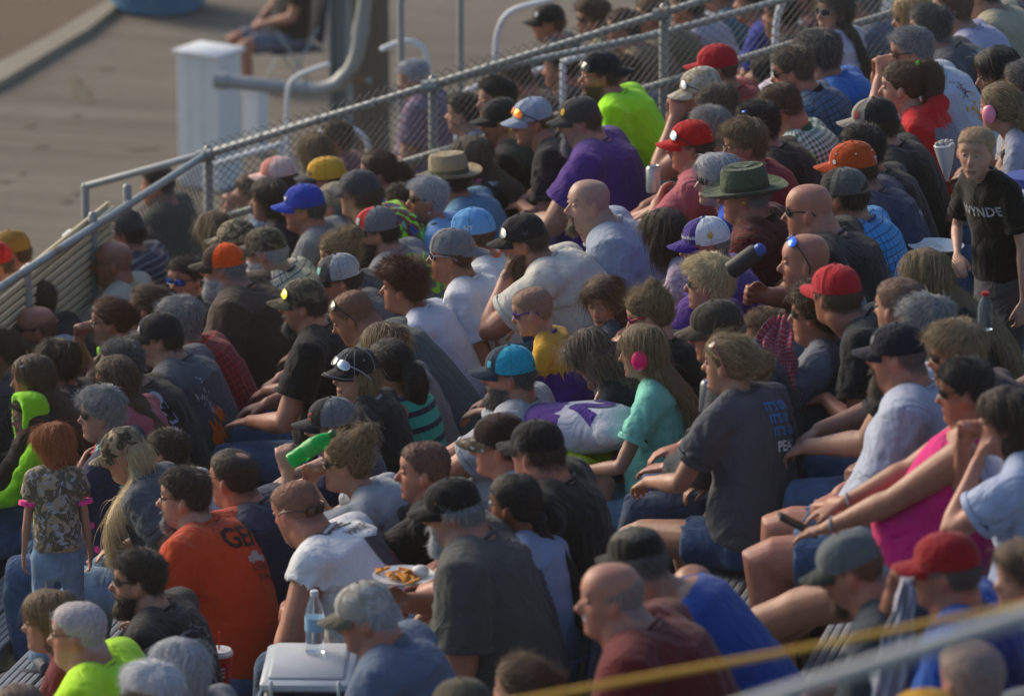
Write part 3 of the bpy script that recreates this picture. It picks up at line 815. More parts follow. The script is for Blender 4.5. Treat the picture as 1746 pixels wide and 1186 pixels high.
    if s.get('trim'):   # coloured sleeve hems
        for sd in (1, -1):
            shp, el, w = ends[sd]; f = s.get('slen', .62); e1 = shp + (el - shp) * (f + .0); d = unit(el - shp); r = (ar * 1.12 + .012) * 1.17
            g = Geo(); g.tube([e1 - d * .012, e1 + d * .004], [r, r], 16, rounded=False); g.put('sleeve_hem', cloth(s['trim'], s.get('trimpat'), 'black' if s.get('trimpat') else None), root)
    # ---- trousers
    pants = Geo(); kk = .012
    if s['bot'] is not None:
        if s['stand']:
            pants.loft([A(0, 0, -.06), A(0, 0, 0), A(0, 0, .08), A(0, 0, .16)], [A(0, .13 * k, 0), A(0, .165 * k, 0), A(0, .16 * k, 0), A(0, .14 * k, 0)], [A(.10 * k, 0, 0), A(.12 * k, 0, 0), A(.115 * k, 0, 0), A(.10 * k, 0, 0)], 18)
        else:
            fa = 1 + .35 * fat
            pants.loft([A(-.02, 0, .004), A(-.01, 0, .02), A(0, 0, .08 * k), A(-.01, 0, .18 * k)], [A(0, .16 * k * fa, 0), A(0, .19 * k * fa, 0), A(0, .19 * k * fa, 0), A(0, .16 * k * fa, 0)], [A(.11 * k * fa, 0, 0), A(.135 * k * fa, 0, 0), A(.14 * k * fa, 0, 0), A(.11 * k * fa, 0, 0)], 18)
        for sd in (1, -1):
            hip, kn, ft = knees[sd]
            if bare:
                f = s['shorts'] if isinstance(s['shorts'], float) else .8
                e = hip + (kn - hip) * f; pants.tube([hip, hip * .5 + e * .5, e], [lr + .014, lr + .010, lr * .86 + .020], 14, hollow=.05)
            else:
                d = unit(ft - kn)
                pants.tube([hip, hip * .5 + kn * .5, kn, kn * .75 + ft * .25, ft], [lr + .012, lr * .92 + .012, lr * .76 + .012, lr * .72 + .010, lr * .55 + .014], 14, hollow=.03)
        bm = cloth(s['bot'], s['bpat'] if s['bot'] in ('denim', 'ldenim', 'ddenim', 'ldenim') else None)
        def pants_cb(me):
            V = get_co(me); Nn = get_no(me)
            w = wavenoise(V * np.array([1.5, 1, 1]), seed + 9, 10, 3, True)
            set_co(me, V + Nn * (w * .004)[:, None])
            o = link('shorts' if bare else 'trousers', me, bm, root); s['_pants'] = o
        fuse(pants, .018 if s.get('legsvis') else .026, 3, pants_cb, .4)
    # ---- shoes
    if not far:
        for sd in (1, -1):
            hip, kn, ft = knees[sd]; d = unit(A(1, sd * .15, -.05)) if not s.get('toe') else unit(A(*s['toe']))
            lt = unit(np.cross(A(0, 0, 1), d)); g = Geo(); up = np.cross(d, lt); z0 = ft - up * .045
            g.loft([z0 - d * .075 * k, z0 - d * .06 * k, z0 - d * .01, z0 + d * .07 * k, z0 + d * .14 * k, z0 + d * .175 * k], [lt * a * k for a in (.018, .032, .036, .042, .044, .022)], [up * a * k for a in (.02, .045, .048, .036, .028, .015)], 12)
            g.put('shoe', plain(s['shoes'], .7, name='shoe'), root)
    build_hair(s, root, H, S, k)
    if s['cap']: build_cap(s, root, H)
    if s['sun']: build_glasses(s, root, H, s['sun'], s.get('sunpos', 'eyes'), True)
    if s['glasses']: build_glasses(s, root, H, s['glasses'], 'eyes', False)
    if s.get('muffs'):
        mm = plain(s['muffs'], .3, name='ear_defender'); bd = Geo()
        t = np.linspace(-.15, math.pi + .15, 16); bd.tube([H(A(.0, .090 * math.cos(a), .002 + .125 * math.sin(a))) for a in t], [.0075] * 16, 8, side=RH @ A(1, 0, 0), flat=.5, rounded=False)
        bo = bd.put('headband', plain('navy', .5, name='headband'), root)
        for sd in (1, -1):
            g = Geo(); g.ball(H(A(-.002, sd * .104, -.006)), (.037, .026, .047), 16, R=H.R); g.put('ear_cup', mm, bo)
            g = Geo(); g.ball(H(A(-.002, sd * .084, -.006)), (.036, .012, .045), 14, R=H.R); g.put('cushion', plain('black', .7, name='cushion'), bo)
    if s.get('plug'):
        g = Geo(); g.ball(H(A(.004, .088, -.008)), (.006, .009, .006), 8, R=H.R); g.put('earplug', plain(s['plug'], .5, name='earplug'), root)
    if s.get('earring'):
        g = Geo(); g.ball(H(A(-.004, .086, -.043)), (.006, .006, .006), 10, R=H.R); g.put('earring', plain('white', .2, name='pearl'), root)
    if s.get('strap'):
        g = Geo(); pts = [spine(.55)[0] + A(.14, .10, 0) * k, S[3] + A(.03, .10 * k, .012), S[3] + A(-.06, .06 * k, -.01), spine(.5)[0] + A(-.165, -.06, 0) * k]
        g.tube(list(catmull(pts, 5)), [.016] * 16, 8, side=A(0, 1, 0), flat=.3); g.put('strap', plain(s['strap'], .6, name='leather'), root)
    return root

HT_HAIR = dict(short=(.010, .006), crop=(.005, .004), buzz=(.003, .002), thick=(.024, .014), curly=(.030, .022), bob=(.020, .018), long=(.014, .012), pony=(.010, .009), bun=(.010, .009), braid=(.010, .009), fringe=(.008, .008), thin=(.008, .006), spot=(.009, .007), bald=(0, 0), messy=(.026, .014), spiky=(.030, .015))
def hairline(h):
    x, y, z = h[..., 0], h[..., 1], h[..., 2]
    zl = np.interp(x, [-.1, -.06, -.02, .0, .012, .03, .05, .075, .095], [-.055, -.050, -.015, .028, .004, .020, .048, .064, .068])
    return z - zl
def base_skin(s): return {0: (.44, .245, .172), -1: (.54, .32, .235), 1: (.38, .175, .105), 2: (.23, .105, .062), 3: (.46, .205, .140)}[s['tone']]
def build_hair(s, root, H, S, k):
    st = s['hair']
    if st in (None, 'bald', 'stubble') and not s.get('beard') in ('full', 'big', 'gfull', 'goatee', 'chin'): return
    sex = s['sex']; far = s['far']; c1, c2 = HAIRC[s['hc']]
    P0 = head_grid(s); Nn = grid_normals(P0)
    def comb(Pn, Nm, target=None, down=.5):
        pass
    capped = s['cap'] is not None and s['cap'].get('kind') != 'hood'
    if st not in (None, 'bald', 'stubble'):
        t1, t2 = HT_HAIR[st]
        hn_ = wavenoise(P0.reshape(-1, 3), 77 + int(abs(s['x'])), 38, 3).reshape(P0.shape[:2]) * .005
        m = sstep(hairline(P0) + hn_, -.004, .018)
        if sex != 'm': m = sstep(hairline(P0) + (.004 if sex == 'f' else .0), -.004, .010)
        z = P0[..., 2]; x = P0[..., 0]
        th = t2 + (t1 - t2) * sstep(z, .02, .09)
        if st == 'fringe': m = m * (1 - sstep(z + .35 * (x + .03), .030, .062))
        if st == 'thin': th = th * (1 - .4 * sstep(z, .06, .1))
        if st == 'spot': m = m * (1 - np.exp(-((x + .045) / .042) ** 2 - (P0[..., 1] / .036) ** 2) * (z > .04))
        if st in ('bob', 'long') and not capped: m = np.maximum(m, sstep(hairline(P0) + .012, 0, .01) * (x < .065))
        if capped: th = np.where(hairline(P0) > 0, np.where(z > .035, np.minimum(th, .003), np.minimum(th, .013)), th)
        wn_ = wavenoise(P0.reshape(-1, 3), int(abs(s['x'])), 42, 3).reshape(th.shape)
        th = th * (1 + .26 * wn_)
        D = P0 + Nn * (th * m - .005 * (1 - m))[..., None]
        fwd = s.get('fall')
        tails = Geo(); ties = None
        hv = H.inv
        drop = []
        if st == 'bob' or (st == 'long'):
            Z0 = {'bob': -.075, 'long': -.05}[st]
            cs = [H(A(-.030, 0, .05)), H(A(-.034, 0, 0)), H(A(-.036, 0, -.045))]
            aa = [.083, .090, .088]; bb = [.070, .070, .062]
            if st == 'bob': cs += [H(A(-.036, 0, -.085)), H(A(-.034, 0, -.11))]; aa += [.084, .066]; bb += [.055, .042]
            tails.loft(cs, [H.R @ A(0, a, 0) for a in aa], [H.R @ A(b, 0, 0) for b in bb], 18)
            if st == 'long':
                ln = s.get('hlen', .30); e0 = H(A(-.036, 0, -.045)); bk = S[3] - A(.045 + .02, 0, 0)
                lat = H.R0 @ A(0, 1, 0); lat = unit(A(lat[0] * .5, lat[1], 0)) if abs(lat[1]) > .2 else unit(A(lat[0], lat[1], 0))
                up = unit(S[3] - S[2]); bf = -np.cross(A(0, 1, 0), up)
                p1 = S[3] + up * .03 + bf * .045; p2 = S[3] - up * ln * .5 + bf * (.105 + .05 * s['fat']); p3 = S[3] - up * ln + bf * (.115 + .05 * s['fat'])
                if s.get('sidehair'):   # falls over the near shoulder
                    o = A(.09, .11, 0) * s['sidehair']; p1 = S[3] + A(.02, .07, .02); p2 = p1 + A(.07, .05, -.13); p3 = p1 + A(.09, .05, -.26)
                pts = catmull([e0 + A(0, 0, .06), e0, p1, p2, p3], 4); n_ = len(pts)
                wds = np.interp(np.linspace(0, 1, n_), [0, .25, .5, .8, 1], [.085, .088, .085, .085, .05])
                tks = np.interp(np.linspace(0, 1, n_), [0, .25, .5, .8, 1], [.060, .056, .032, .024, .012])
                T = [unit(pts[min(n_ - 1, i + 1)] - pts[max(0, i - 1)]) for i in range(n_)]
                tails.loft(pts, [lat * w for w in wds], [np.cross(lat, t) * w for t, w in zip(T, tks)], 16)
        if st in ('pony', 'braid'):
            ty = s.get('tie', (-.100, 0, .045) if st == 'pony' else (-.098, 0, -.035))
            ties = A(*ty); tb = H(ties)
            dn = A(-.045, 0, -.02) @ H.R0.T * 0
            outd = H.R0 @ A(-1, 0, .1); ln = s.get('hlen', .24); outd = outd * s.get('tailout', 1.0)
            pts = catmull([tb - outd * .01, tb + outd * .035, tb + outd * .055 + A(0, 0, -.05), tb + outd * .045 + A(0, 0, -ln * .6), tb + outd * .03 + A(0, 0, -ln)], 5); n_ = len(pts)
            w = np.interp(np.linspace(0, 1, n_), [0, .2, .5, .8, 1], [.014, .030, .034, .028, .010]) * s.get('tailw', 1.0)
            if st == 'braid':
                bk = -np.cross(A(0, 1, 0), unit(S[3] - S[2]))
                pts = catmull([tb, tb + outd * .02 + A(0, 0, -.05), S[3] + bk * .06, S[2] + bk * .135, S[1] + bk * .15], 9); n_ = len(pts)
                w = .020 + .006 * abs(np.sin(np.arange(n_) * 1.3)); w[-4:] *= .7
            tails.tube(list(pts), list(w), 12)
            tie = Geo(); tie.tube([tb + outd * .002, tb + outd * .016], [.020, .020], 12); tie.put('hair_tie', cloth(s.get('tiec', 'black')), root)
            if s.get('scrunchie'):
                sc = Geo()
                for i in range(7):
                    a_ = i / 7 * 6.28; sc.ball(tb + H.R0 @ A(.0, .020 * math.cos(a_), .020 * math.sin(a_) + .006) + outd * .01, (.013, .011, .014 + .01 * (i % 2)), 8)
                sc.put('scrunchie', cloth(s['scrunchie']), root)
        if st == 'bun':
            ty = s.get('tie', (-.075, 0, .085)); ties = A(*ty); tb = H(ties); br = s.get('bunr', .034)
            outd = unit(H.R0 @ unit(ties)); g2 = Geo()
            for i in range(10):
                r_ = np.random.default_rng(i + int(abs(s['x']))); o = r_.normal(size=3); o = unit(o) * br * .6
                tails.ball(tb + outd * br * .95 + o, br * r_.uniform(.45, .75), 8)
            if s.get('tiec'):
                tie = Geo(); tie.tube([tb - outd * .004, tb + outd * .010], [br * .8, br * .8], 14); tie.put('hair_tie', cloth(s['tiec']), root)
        def flow_of(p, n, st=st, ties=ties):
            """p in head space, n normal (head space) -> flow"""
            r_ = np.random.default_rng(5 + int(abs(s['x'])))
            if st in ('pony', 'bun', 'braid'):
                d = ties - p; d[:, 2] += .02
            elif st in ('bob', 'long'):
                d = np.stack([-.25 - .5 * sstep(p[:, 0], .0, .07), np.sign(p[:, 1]) * .9 * sstep(p[:, 2], .06, .11) + 0 * p[:, 0], -1.0 + 0 * p[:, 0]], 1)
            else:
                w = A(-.055, .012, .10); d = p - w; d[:, 2] *= .8
                if s.get('back'): d = np.stack([-1 + 0 * p[:, 0], .2 * np.sign(p[:, 1]), -.5 + 0 * p[:, 0]], 1)
            return d
        def finish(me):
            if me.name == 'x': return
            sb = {'buzz': .55, 'crop': .35, 'fringe': .35, 'thin': .3}.get(st, 0)
            ob = link('hair', me, hair_mat(tuple(a_ * (1 - sb) + b_ * sb for a_, b_ in zip(c1, base_skin(s))), c2, True), root)
            n = {'buzz': 2200, 'crop': 2200, 'short': 3000, 'thin': 1600, 'fringe': 1500, 'spot': 2200, 'thick': 3200, 'curly': 3200, 'messy': 3200, 'spiky': 2600, 'bob': 4400, 'long': 6000, 'pony': 3000, 'bun': 3000, 'braid': 3200}[st]
            if far: n = int(n * .35)
            ln = {'buzz': .007, 'crop': .013, 'short': .032, 'thin': .026, 'fringe': .020, 'spot': .022, 'thick': .045, 'curly': .034, 'messy': .06, 'spiky': .045, 'bob': .085, 'long': .12, 'pony': .07, 'bun': .06, 'braid': .05}[st]
            make_strands(ob, me, H, flow_of, n, ln, st, s)
        if tails.n == 0:
            g = Geo(); g.rings(H(D.reshape(-1, 3)).reshape(D.shape)); finish(g.mesh(name='hair'))
        else:
            g = Geo(); g.rings(H(D.reshape(-1, 3)).reshape(D.shape))
            g.V += [v for v in tails.V]; g.F += [tuple(i + g.n for i in f) for f in tails.F]; g.M += tails.M; g.n += tails.n
            def cb(me):
                V = get_co(me); Nm = get_no(me); hv = H.inv(V)
                w = wavenoise(V * np.array([1, 1, .35]), int(abs(s['x'])), 45, 2)
                amp = np.where(hairline(hv) < .02, .0035, .003)
                front = (hv[:, 0] > .06) & (hv[:, 2] < .08)
                set_co(me, V + Nm * (w * amp * (~front))[:, None]); finish(me)
            fuse(g, .0095 if not far else .012, 2, cb, .6)
    bd = s.get('beard')
    if bd in ('full', 'big', 'gfull', 'goatee', 'chin') and not far:
        y, x, z = P0[..., 1], P0[..., 0], P0[..., 2]; ay = abs(y)
        jm = sstep(-z, .040, .055) * sstep(x, -.005, .012)
        gm = sstep(-z, .040, .048) * (1 - sstep(ay, .026, .034)) * (x > .05)
        m = np.maximum(jm, gm) if bd in ('full', 'big', 'gfull') else gm
        m = m * (1 - np.exp(-((z + .0655) / .009) ** 2) * (ay < .024) * (x > .06))
        T = {'full': .010, 'big': .016, 'gfull': .012, 'goatee': .006, 'chin': .009}[bd]
        low = sstep(-z, .07, .115)
        D = P0 + Nn * (T * m * (.6 + low) - .006 * (1 - m))[..., None]
        ext = {'full': .012, 'big': .045, 'gfull': .026, 'goatee': .012, 'chin': .034}[bd]
        D[..., 2] -= ext * m * low * (x > .02); D[..., 0] += .006 * m * low
        g = Geo(); g.rings(H(D.reshape(-1, 3)).reshape(D.shape))
        b1, b2 = HAIRC[s.get('bc', s['hc'])]
        ob = g.put('beard', hair_mat(b1, b2, True), root)
        def fl(p, n): return np.stack([.25 + 0 * p[:, 0], 0 * p[:, 0], -1 + 0 * p[:, 0]], 1)
        mask = lambda hp: (hp[:, 2] < -.042) & (hp[:, 0] > .0) & (np.ones(len(hp), bool) if bd in ('full', 'big', 'gfull') else ((abs(hp[:, 1]) < .03) & (hp[:, 0] > .05)))
        make_strands(ob, ob.data, H, fl, 900 if bd != 'goatee' else 400, .022, 'beard', s, mask, (b1, b2))

def make_strands(ob, me, H, flow, n, ln, st, s, mask=None, cols=None):
    nf = len(me.polygons); ce = np.empty(nf * 3); no = np.empty(nf * 3); ar = np.empty(nf)
    me.polygons.foreach_get('center', ce); me.polygons.foreach_get('normal', no); me.polygons.foreach_get('area', ar)
    ce = ce.reshape(-1, 3); no = no.reshape(-1, 3)
    hp = H.inv(ce); hn = no @ H.R0
    if mask is None:
        hl = hairline(hp); inner = (np.linalg.norm(hp * np.array([1, 1.25, .8]), axis=1) < .118)
        ok = (hl > .002) | ~inner | (hp[:, 0] < -.09)
        if st in ('bob', 'long'): ok |= (hp[:, 0] < -.0) & (abs(hp[:, 1]) > .05)
        if st == 'fringe': ok &= hp[:, 2] < .05
        if s['cap'] is not None and s['cap'].get('kind') != 'hood': ok &= (hp[:, 2] < .035 + .0 * hp[:, 0])
        if st == 'spot': ok &= ~((abs(hp[:, 0] + .045) < .034) & (abs(hp[:, 1]) < .03) & (hp[:, 2] > .04))
    else: ok = mask(hp)
    w = ar * ok
    if w.sum() <= 0: return
    r = np.random.default_rng(int(abs(s['x']) * 7 + abs(s['y'])))
    idx = r.choice(nf, n, p=w / w.sum())
    rad = math.sqrt(ar[ok].mean()) * .6
    p = hp[idx]; nn = hn[idx]; nn = nn / (np.linalg.norm(nn, axis=1, keepdims=True) + 1e-9)
    jit = r.normal(size=(n, 3)) * rad; jit -= nn * (jit * nn).sum(1, keepdims=True); p = p + jit
    f = flow(p.copy(), nn); f = f - nn * (f * nn).sum(1, keepdims=True); f /= np.linalg.norm(f, axis=1, keepdims=True) + 1e-9
    messy = {'curly': 1.6, 'messy': .55, 'spiky': .5, 'beard': .35, 'thick': .3, 'bun': .35, 'short': .35, 'fringe': .35}.get(st, .14) * (1.6 if s.get('wild') else 1)
    f = f + r.normal(size=(n, 3)) * messy; f /= np.linalg.norm(f, axis=1, keepdims=True)
    lift = {'curly': .8, 'messy': .45, 'spiky': 1.1, 'buzz': 1.0, 'crop': .6, 'short': .34, 'thick': .28, 'beard': .35}.get(st, .06)
    gdir = np.array([0, 0, -1.0]) @ H.R0
    K = 5; segs = [p - nn * .002]; d = f + nn * lift; d /= np.linalg.norm(d, axis=1, keepdims=True)
    L = ln * r.uniform(.5, 1.2, n)[:, None]
    fly = (r.uniform(size=n) < (.05 if st != 'beard' else .03))[:, None]; d = d + nn * fly * r.uniform(.1, .45, n)[:, None] + fly * r.normal(size=(n, 3)) * .2; d /= np.linalg.norm(d, axis=1, keepdims=True); L = L * (1 + .25 * fly)
    cur = segs[0]; cd = d
    cur = segs[0]; cd = d
    curl = r.normal(size=(n, 3)) * .9
    for i in range(1, K):
        cd = cd - nn * (.10 if st not in ('spiky', 'curly', 'buzz') else 0) + gdir * {'long': .25, 'bob': .2, 'thick': .12, 'messy': .1}.get(st, .03)
        if st == 'curly': cd = cd + np.cross(cd, curl) * .8
        cd = cd / (np.linalg.norm(cd, axis=1, keepdims=True) + 1e-9)
        cur = cur + cd * L / (K - 1); segs.append(cur)
    Q = np.stack(segs, 1).reshape(-1, 3)
    W = H(Q)
    c = bpy.data.hair_curves.new('strands'); c.add_curves([K] * n)
    c.attributes['position'].data.foreach_set('vector', np.ascontiguousarray(W, dtype=np.float32).ravel())
    ra = c.attributes.new('radius', 'FLOAT', 'POINT')
    base_r = {'long': .0009, 'bob': .0009, 'curly': .0008, 'thick': .0008}.get(st, .00068) * (1.8 if s['far'] else 1.0)
    ra.data.foreach_set('value', np.tile(np.linspace(1, .35, K) * base_r, n).astype(np.float32))
    b1, b2 = cols or HAIRC[s['hc']]
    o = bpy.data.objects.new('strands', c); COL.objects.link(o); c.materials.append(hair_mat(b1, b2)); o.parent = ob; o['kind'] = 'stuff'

def build_cap(s, root, H):
    c = s['cap']; kind = c.get('kind', 'cap'); cc = c['c']; brimc = c.get('brim', cc); front = c.get('front', cc); pat = c.get('pat'); extra = c.get('extra', (None, None))
    back = c.get('back', False); tilt = math.radians(c.get('tilt', 7))
    if kind == 'hood':
        g = Geo(); P0 = head_grid(s); Nn = grid_normals(P0); x, z, y = P0[..., 0], P0[..., 2], P0[..., 1]
        m = sstep(-x, -.070, -.050)
        D = P0 + Nn * ((.032 + .014 * sstep(x, .0, .06)) * m - .02 * (1 - m))[..., None]; D[..., 1] *= 1.06; D[..., 2] += .012 * sstep(z, .05, .1)
        g.rings(H(D.reshape(-1, 3)).reshape(D.shape)); g.ball(H(A(-.045, 0, -.10)), (.075, .09, .06), 14, R=H.R); g.ball(H(A(.02, 0, -.135)), (.07, .085, .035), 14, R=H.R)
        def cb(me): link('hood', me, cloth(cc), root)
        fuse(g, .009, 2, cb); return
    R = rot_y(tilt)
    if back: R = rot_z(math.pi) @ rot_y(math.radians(c.get('tilt', 4)))
    def X(p): return H(np.asarray(p) @ R.T + A(-.006, 0, .030 if not back else .036))
    if kind in ('hat', 'straw'):
        g = Geo(); t = np.linspace(0, 2 * math.pi, 36, endpoint=False); rr = []
        bw = c.get('bw', .085)
        prof = [(1 + .0, 0.0, 0), (1.0, .045, 0), (.95, .085, 0), (.86, .105, 0), (.6, .108, 1), (.3, .100, 1), (.1, .098, 1)]
        for q, zz, _ in prof: rr.append([A(.106 * q * math.cos(a), .090 * q * math.sin(a), zz - (.012 * (abs(math.sin(a)) < .35) * (q < .7))) for a in t])
        V = np.array(rr); g.rings(X(V.reshape(-1, 3)).reshape(V.shape), (True, True)); h = g.put('hat', cloth(cc, pat, *extra), root)
        b = Geo(); rr = []
        for q, dz in ((0, .006), (.35, .001), (.7, .004), (1.0, .014), (1.0, .011), (.7, .0), (.35, -.003), (0, .0)):
            rr.append([A((.104 + bw * q) * math.cos(a), (.088 + bw * q) * math.sin(a), dz * (1 + 1.0 * abs(math.sin(a)) ** 2) - .012 * q * abs(math.cos(a)) ** 3) for a in t])
        V = np.array(rr); V2 = X(V.reshape(-1, 3)).reshape(V.shape); b.rings(V2, (False, False)); b.put('brim', cloth(cc, pat, *extra), h)
        bd = Geo(); rr = [[A(.1085 * math.cos(a), .0925 * math.sin(a), zz) for a in t] for zz in (.006, .03)]; V = np.array(rr); bd.rings(X(V.reshape(-1, 3)).reshape(V.shape)); bd.put('hat_band', cloth(c.get('band', 'dgrey')), h)
        return
    nφ, nt = 36, 10; t = np.linspace(0, 2 * math.pi, nφ, endpoint=False)
    hgt = c.get('h', .099); ax_, by_ = .1035, .0865
    def surf(phi, u, off=0.0):
        phi = np.asarray(phi, float); u = np.asarray(u, float)
        r = (1 - np.clip(u, 0, 1) ** 2.6) ** (1 / 2.2)
        fr = np.maximum(0, np.cos(phi)) ** 2
        r = r * (1 + .03 * fr * np.sin(u * math.pi)); seam = 1 - .012 * np.exp(-(((phi % (math.pi / 3)) - math.pi / 6 + math.pi / 6) / .05) ** 2)
        return np.stack([(ax_ * r * seam + off) * np.cos(phi), (by_ * r * seam + off) * np.sin(phi), hgt * u + off * u - .006 * (1 - u) * (1 - np.cos(phi)) * .5], -1)
    U = np.linspace(0, .985, nt); PH, UU = np.meshgrid(t, U)
    V = surf(PH, UU)
    g = Geo(); ins = V[0] * np.array([.93, .93, 1]) + A(0, 0, .012)
    rings = np.concatenate([ins[None], V]); k_ = len(rings)
    Vv = X(rings.reshape(-1, 3)); F = []; M = []
    hole = c.get('hole', c.get('mesh', False))
    for i in range(k_ - 1):
        for j in range(nφ):
            j2 = (j + 1) % nφ; ph = (t[j] + math.pi / nφ); u = U[max(0, i - 1)] if i > 0 else 0
            backd = abs(((ph + math.pi) % (2 * math.pi)) - math.pi)
            if hole and backd > math.pi - .50 and u < .36 * math.sqrt(max(0, 1 - ((math.pi - backd) / .52) ** 2)) and i > 1: continue
            F.append((i * nφ + j, i * nφ + j2, (i + 1) * nφ + j2, (i + 1) * nφ + j))
            M.append(1 if backd < math.radians(c.get('fw', 58)) else 0)
    top = len(Vv); Vv = np.concatenate([Vv, X(A(0, 0, hgt))[None]])
    for j in range(nφ): F.append((top, (k_ - 1) * nφ + j, (k_ - 1) * nφ + (j + 1) % nφ)); M.append(1 if abs(((t[j] + math.pi) % (2 * math.pi)) - math.pi) < 1.0 else 0)
    g.add(Vv, F); g.M = M
    o = g.put('cap', [cloth(cc, 'mesh' if c.get('mesh') else pat, *(extra if not c.get('mesh') else (None, None))), cloth(front, c.get('fpat', pat), *c.get('fextra', extra))], root)
    s['_cap'] = o
    # brim
    b = Geo(); na, nr_ = 17, 6; th = np.linspace(-.98, .98, na); ln = c.get('bl', .072); cv = c.get('curve', 1.0)
    pts = []
    for side in (0, 1):
        for j in range(nr_):
            q = j / (nr_ - 1)
            row = []
            for a in th:
                e = (1 - (abs(a) / .981) ** 2.3) ** .55 if abs(a) < .98 else 0
                p = surf(a, 0.0) + 0
                x = p[0] + ln * q * max(.02, e); yy = p[1] * (1 + .04 * q)
                z = p[2] + .004 - cv * (4.0 * yy * yy) * (.15 + .85 * q) + .012 * math.cos(a * 1.2) - .010 * q - (.0038 if side else 0)
                row.append(A(x, yy, z))
            pts.append(row)
    pts = np.array(pts); V = X(pts.reshape(-1, 3)); F = []
    m_ = nr_ * na
    for j in range(nr_ - 1):
        for i in range(na - 1):
            F.append((j * na + i, j * na + i + 1, (j + 1) * na + i + 1, (j + 1) * na + i)); F.append((m_ + j * na + i + 1, m_ + j * na + i, m_ + (j + 1) * na + i, m_ + (j + 1) * na + i + 1))
    for i in range(na - 1):
        j = nr_ - 1; F.append((j * na + i, j * na + i + 1, m_ + j * na + i + 1, m_ + j * na + i))
    b.add(V, F); b.put('brim', cloth(brimc, c.get('bpat', pat if brimc == cc else None), *extra), o)
    bt = Geo(); bt.ball(X(A(0, 0, hgt + .001)), (.007, .007, .004), 8); bt.put('button', cloth(c.get('btn', brimc)), o)
    if not c.get('stitch') and s['q'] < .009:
        st = Geo()
        for a in (math.pi / 6, math.pi / 2, 5 * math.pi / 6, -math.pi / 6, -math.pi / 2, -5 * math.pi / 6):
            st.tube([X(surf(a, u, .0004)) for u in np.linspace(.03, .97, 9)], [.0011] * 9, 5, rounded=False)
        mc = col(cc); st.put('seam', plain(tuple(x * .45 for x in mc), .8, name='thread'), o)
        if not c.get('eyelets'):
            for a in (1.05, 2.1, -1.05, -2.1):
                e = Geo(); e.ball(X(surf(a, .64, .0006)), (.003, .003, .003), 7); e.put('eyelet', plain(tuple(x * .4 for x in mc), .8, name='thread'), o)
    if c.get('stitch'):
        st = Geo()
        for a in (-1.05, -.52, .52, 1.05, 2.1, -2.1, .08, -.08):
            pp = [X(surf(a, u, .0012)) for u in np.linspace(.02, .96, 10)]; st.tube(pp, [.0011] * 10, 5, rounded=False)
        pp = [X(A(*(pts[nr_ - 2][i] + A(0, 0, .002)))) for i in range(na)]; st.tube(pp, [.0011] * na, 5, rounded=False)
        st.put('stitching', plain('lgrey', .6, name='thread'), o)
    if c.get('eyelets'):
        for a in (.55, 1.57, 2.6, -.55, -1.57, -2.6):
            e = Geo(); e.ball(X(surf(a, .62, .001)), (.0035, .0035, .0035), 8); e.put('eyelet', cloth(c['eyelets']), o)
    for lg in c.get('logo', []):
        tx, colr, phi0, u0, size = lg[:5]
        me = shape_mesh(tx); V = get_co(me)
        if len(V) == 0: continue
        V = V[:, :2] - (V[:, :2].max(0) + V[:, :2].min(0)) / 2; V *= size / max(1e-6, V[:, 1].max() - V[:, 1].min())
        if len(lg) > 5: a = math.radians(lg[5]); V = V @ np.array([[math.cos(a), math.sin(a)], [-math.sin(a), math.cos(a)]])
        ph = math.radians(phi0) + V[:, 0] / .098; u = u0 + V[:, 1] / hgt * 1.0
        set_co(me, X(surf(ph, np.clip(u, .01, .93), .0022))); link('emblem', me, plain(colr, .7, name='embroidery'), o)

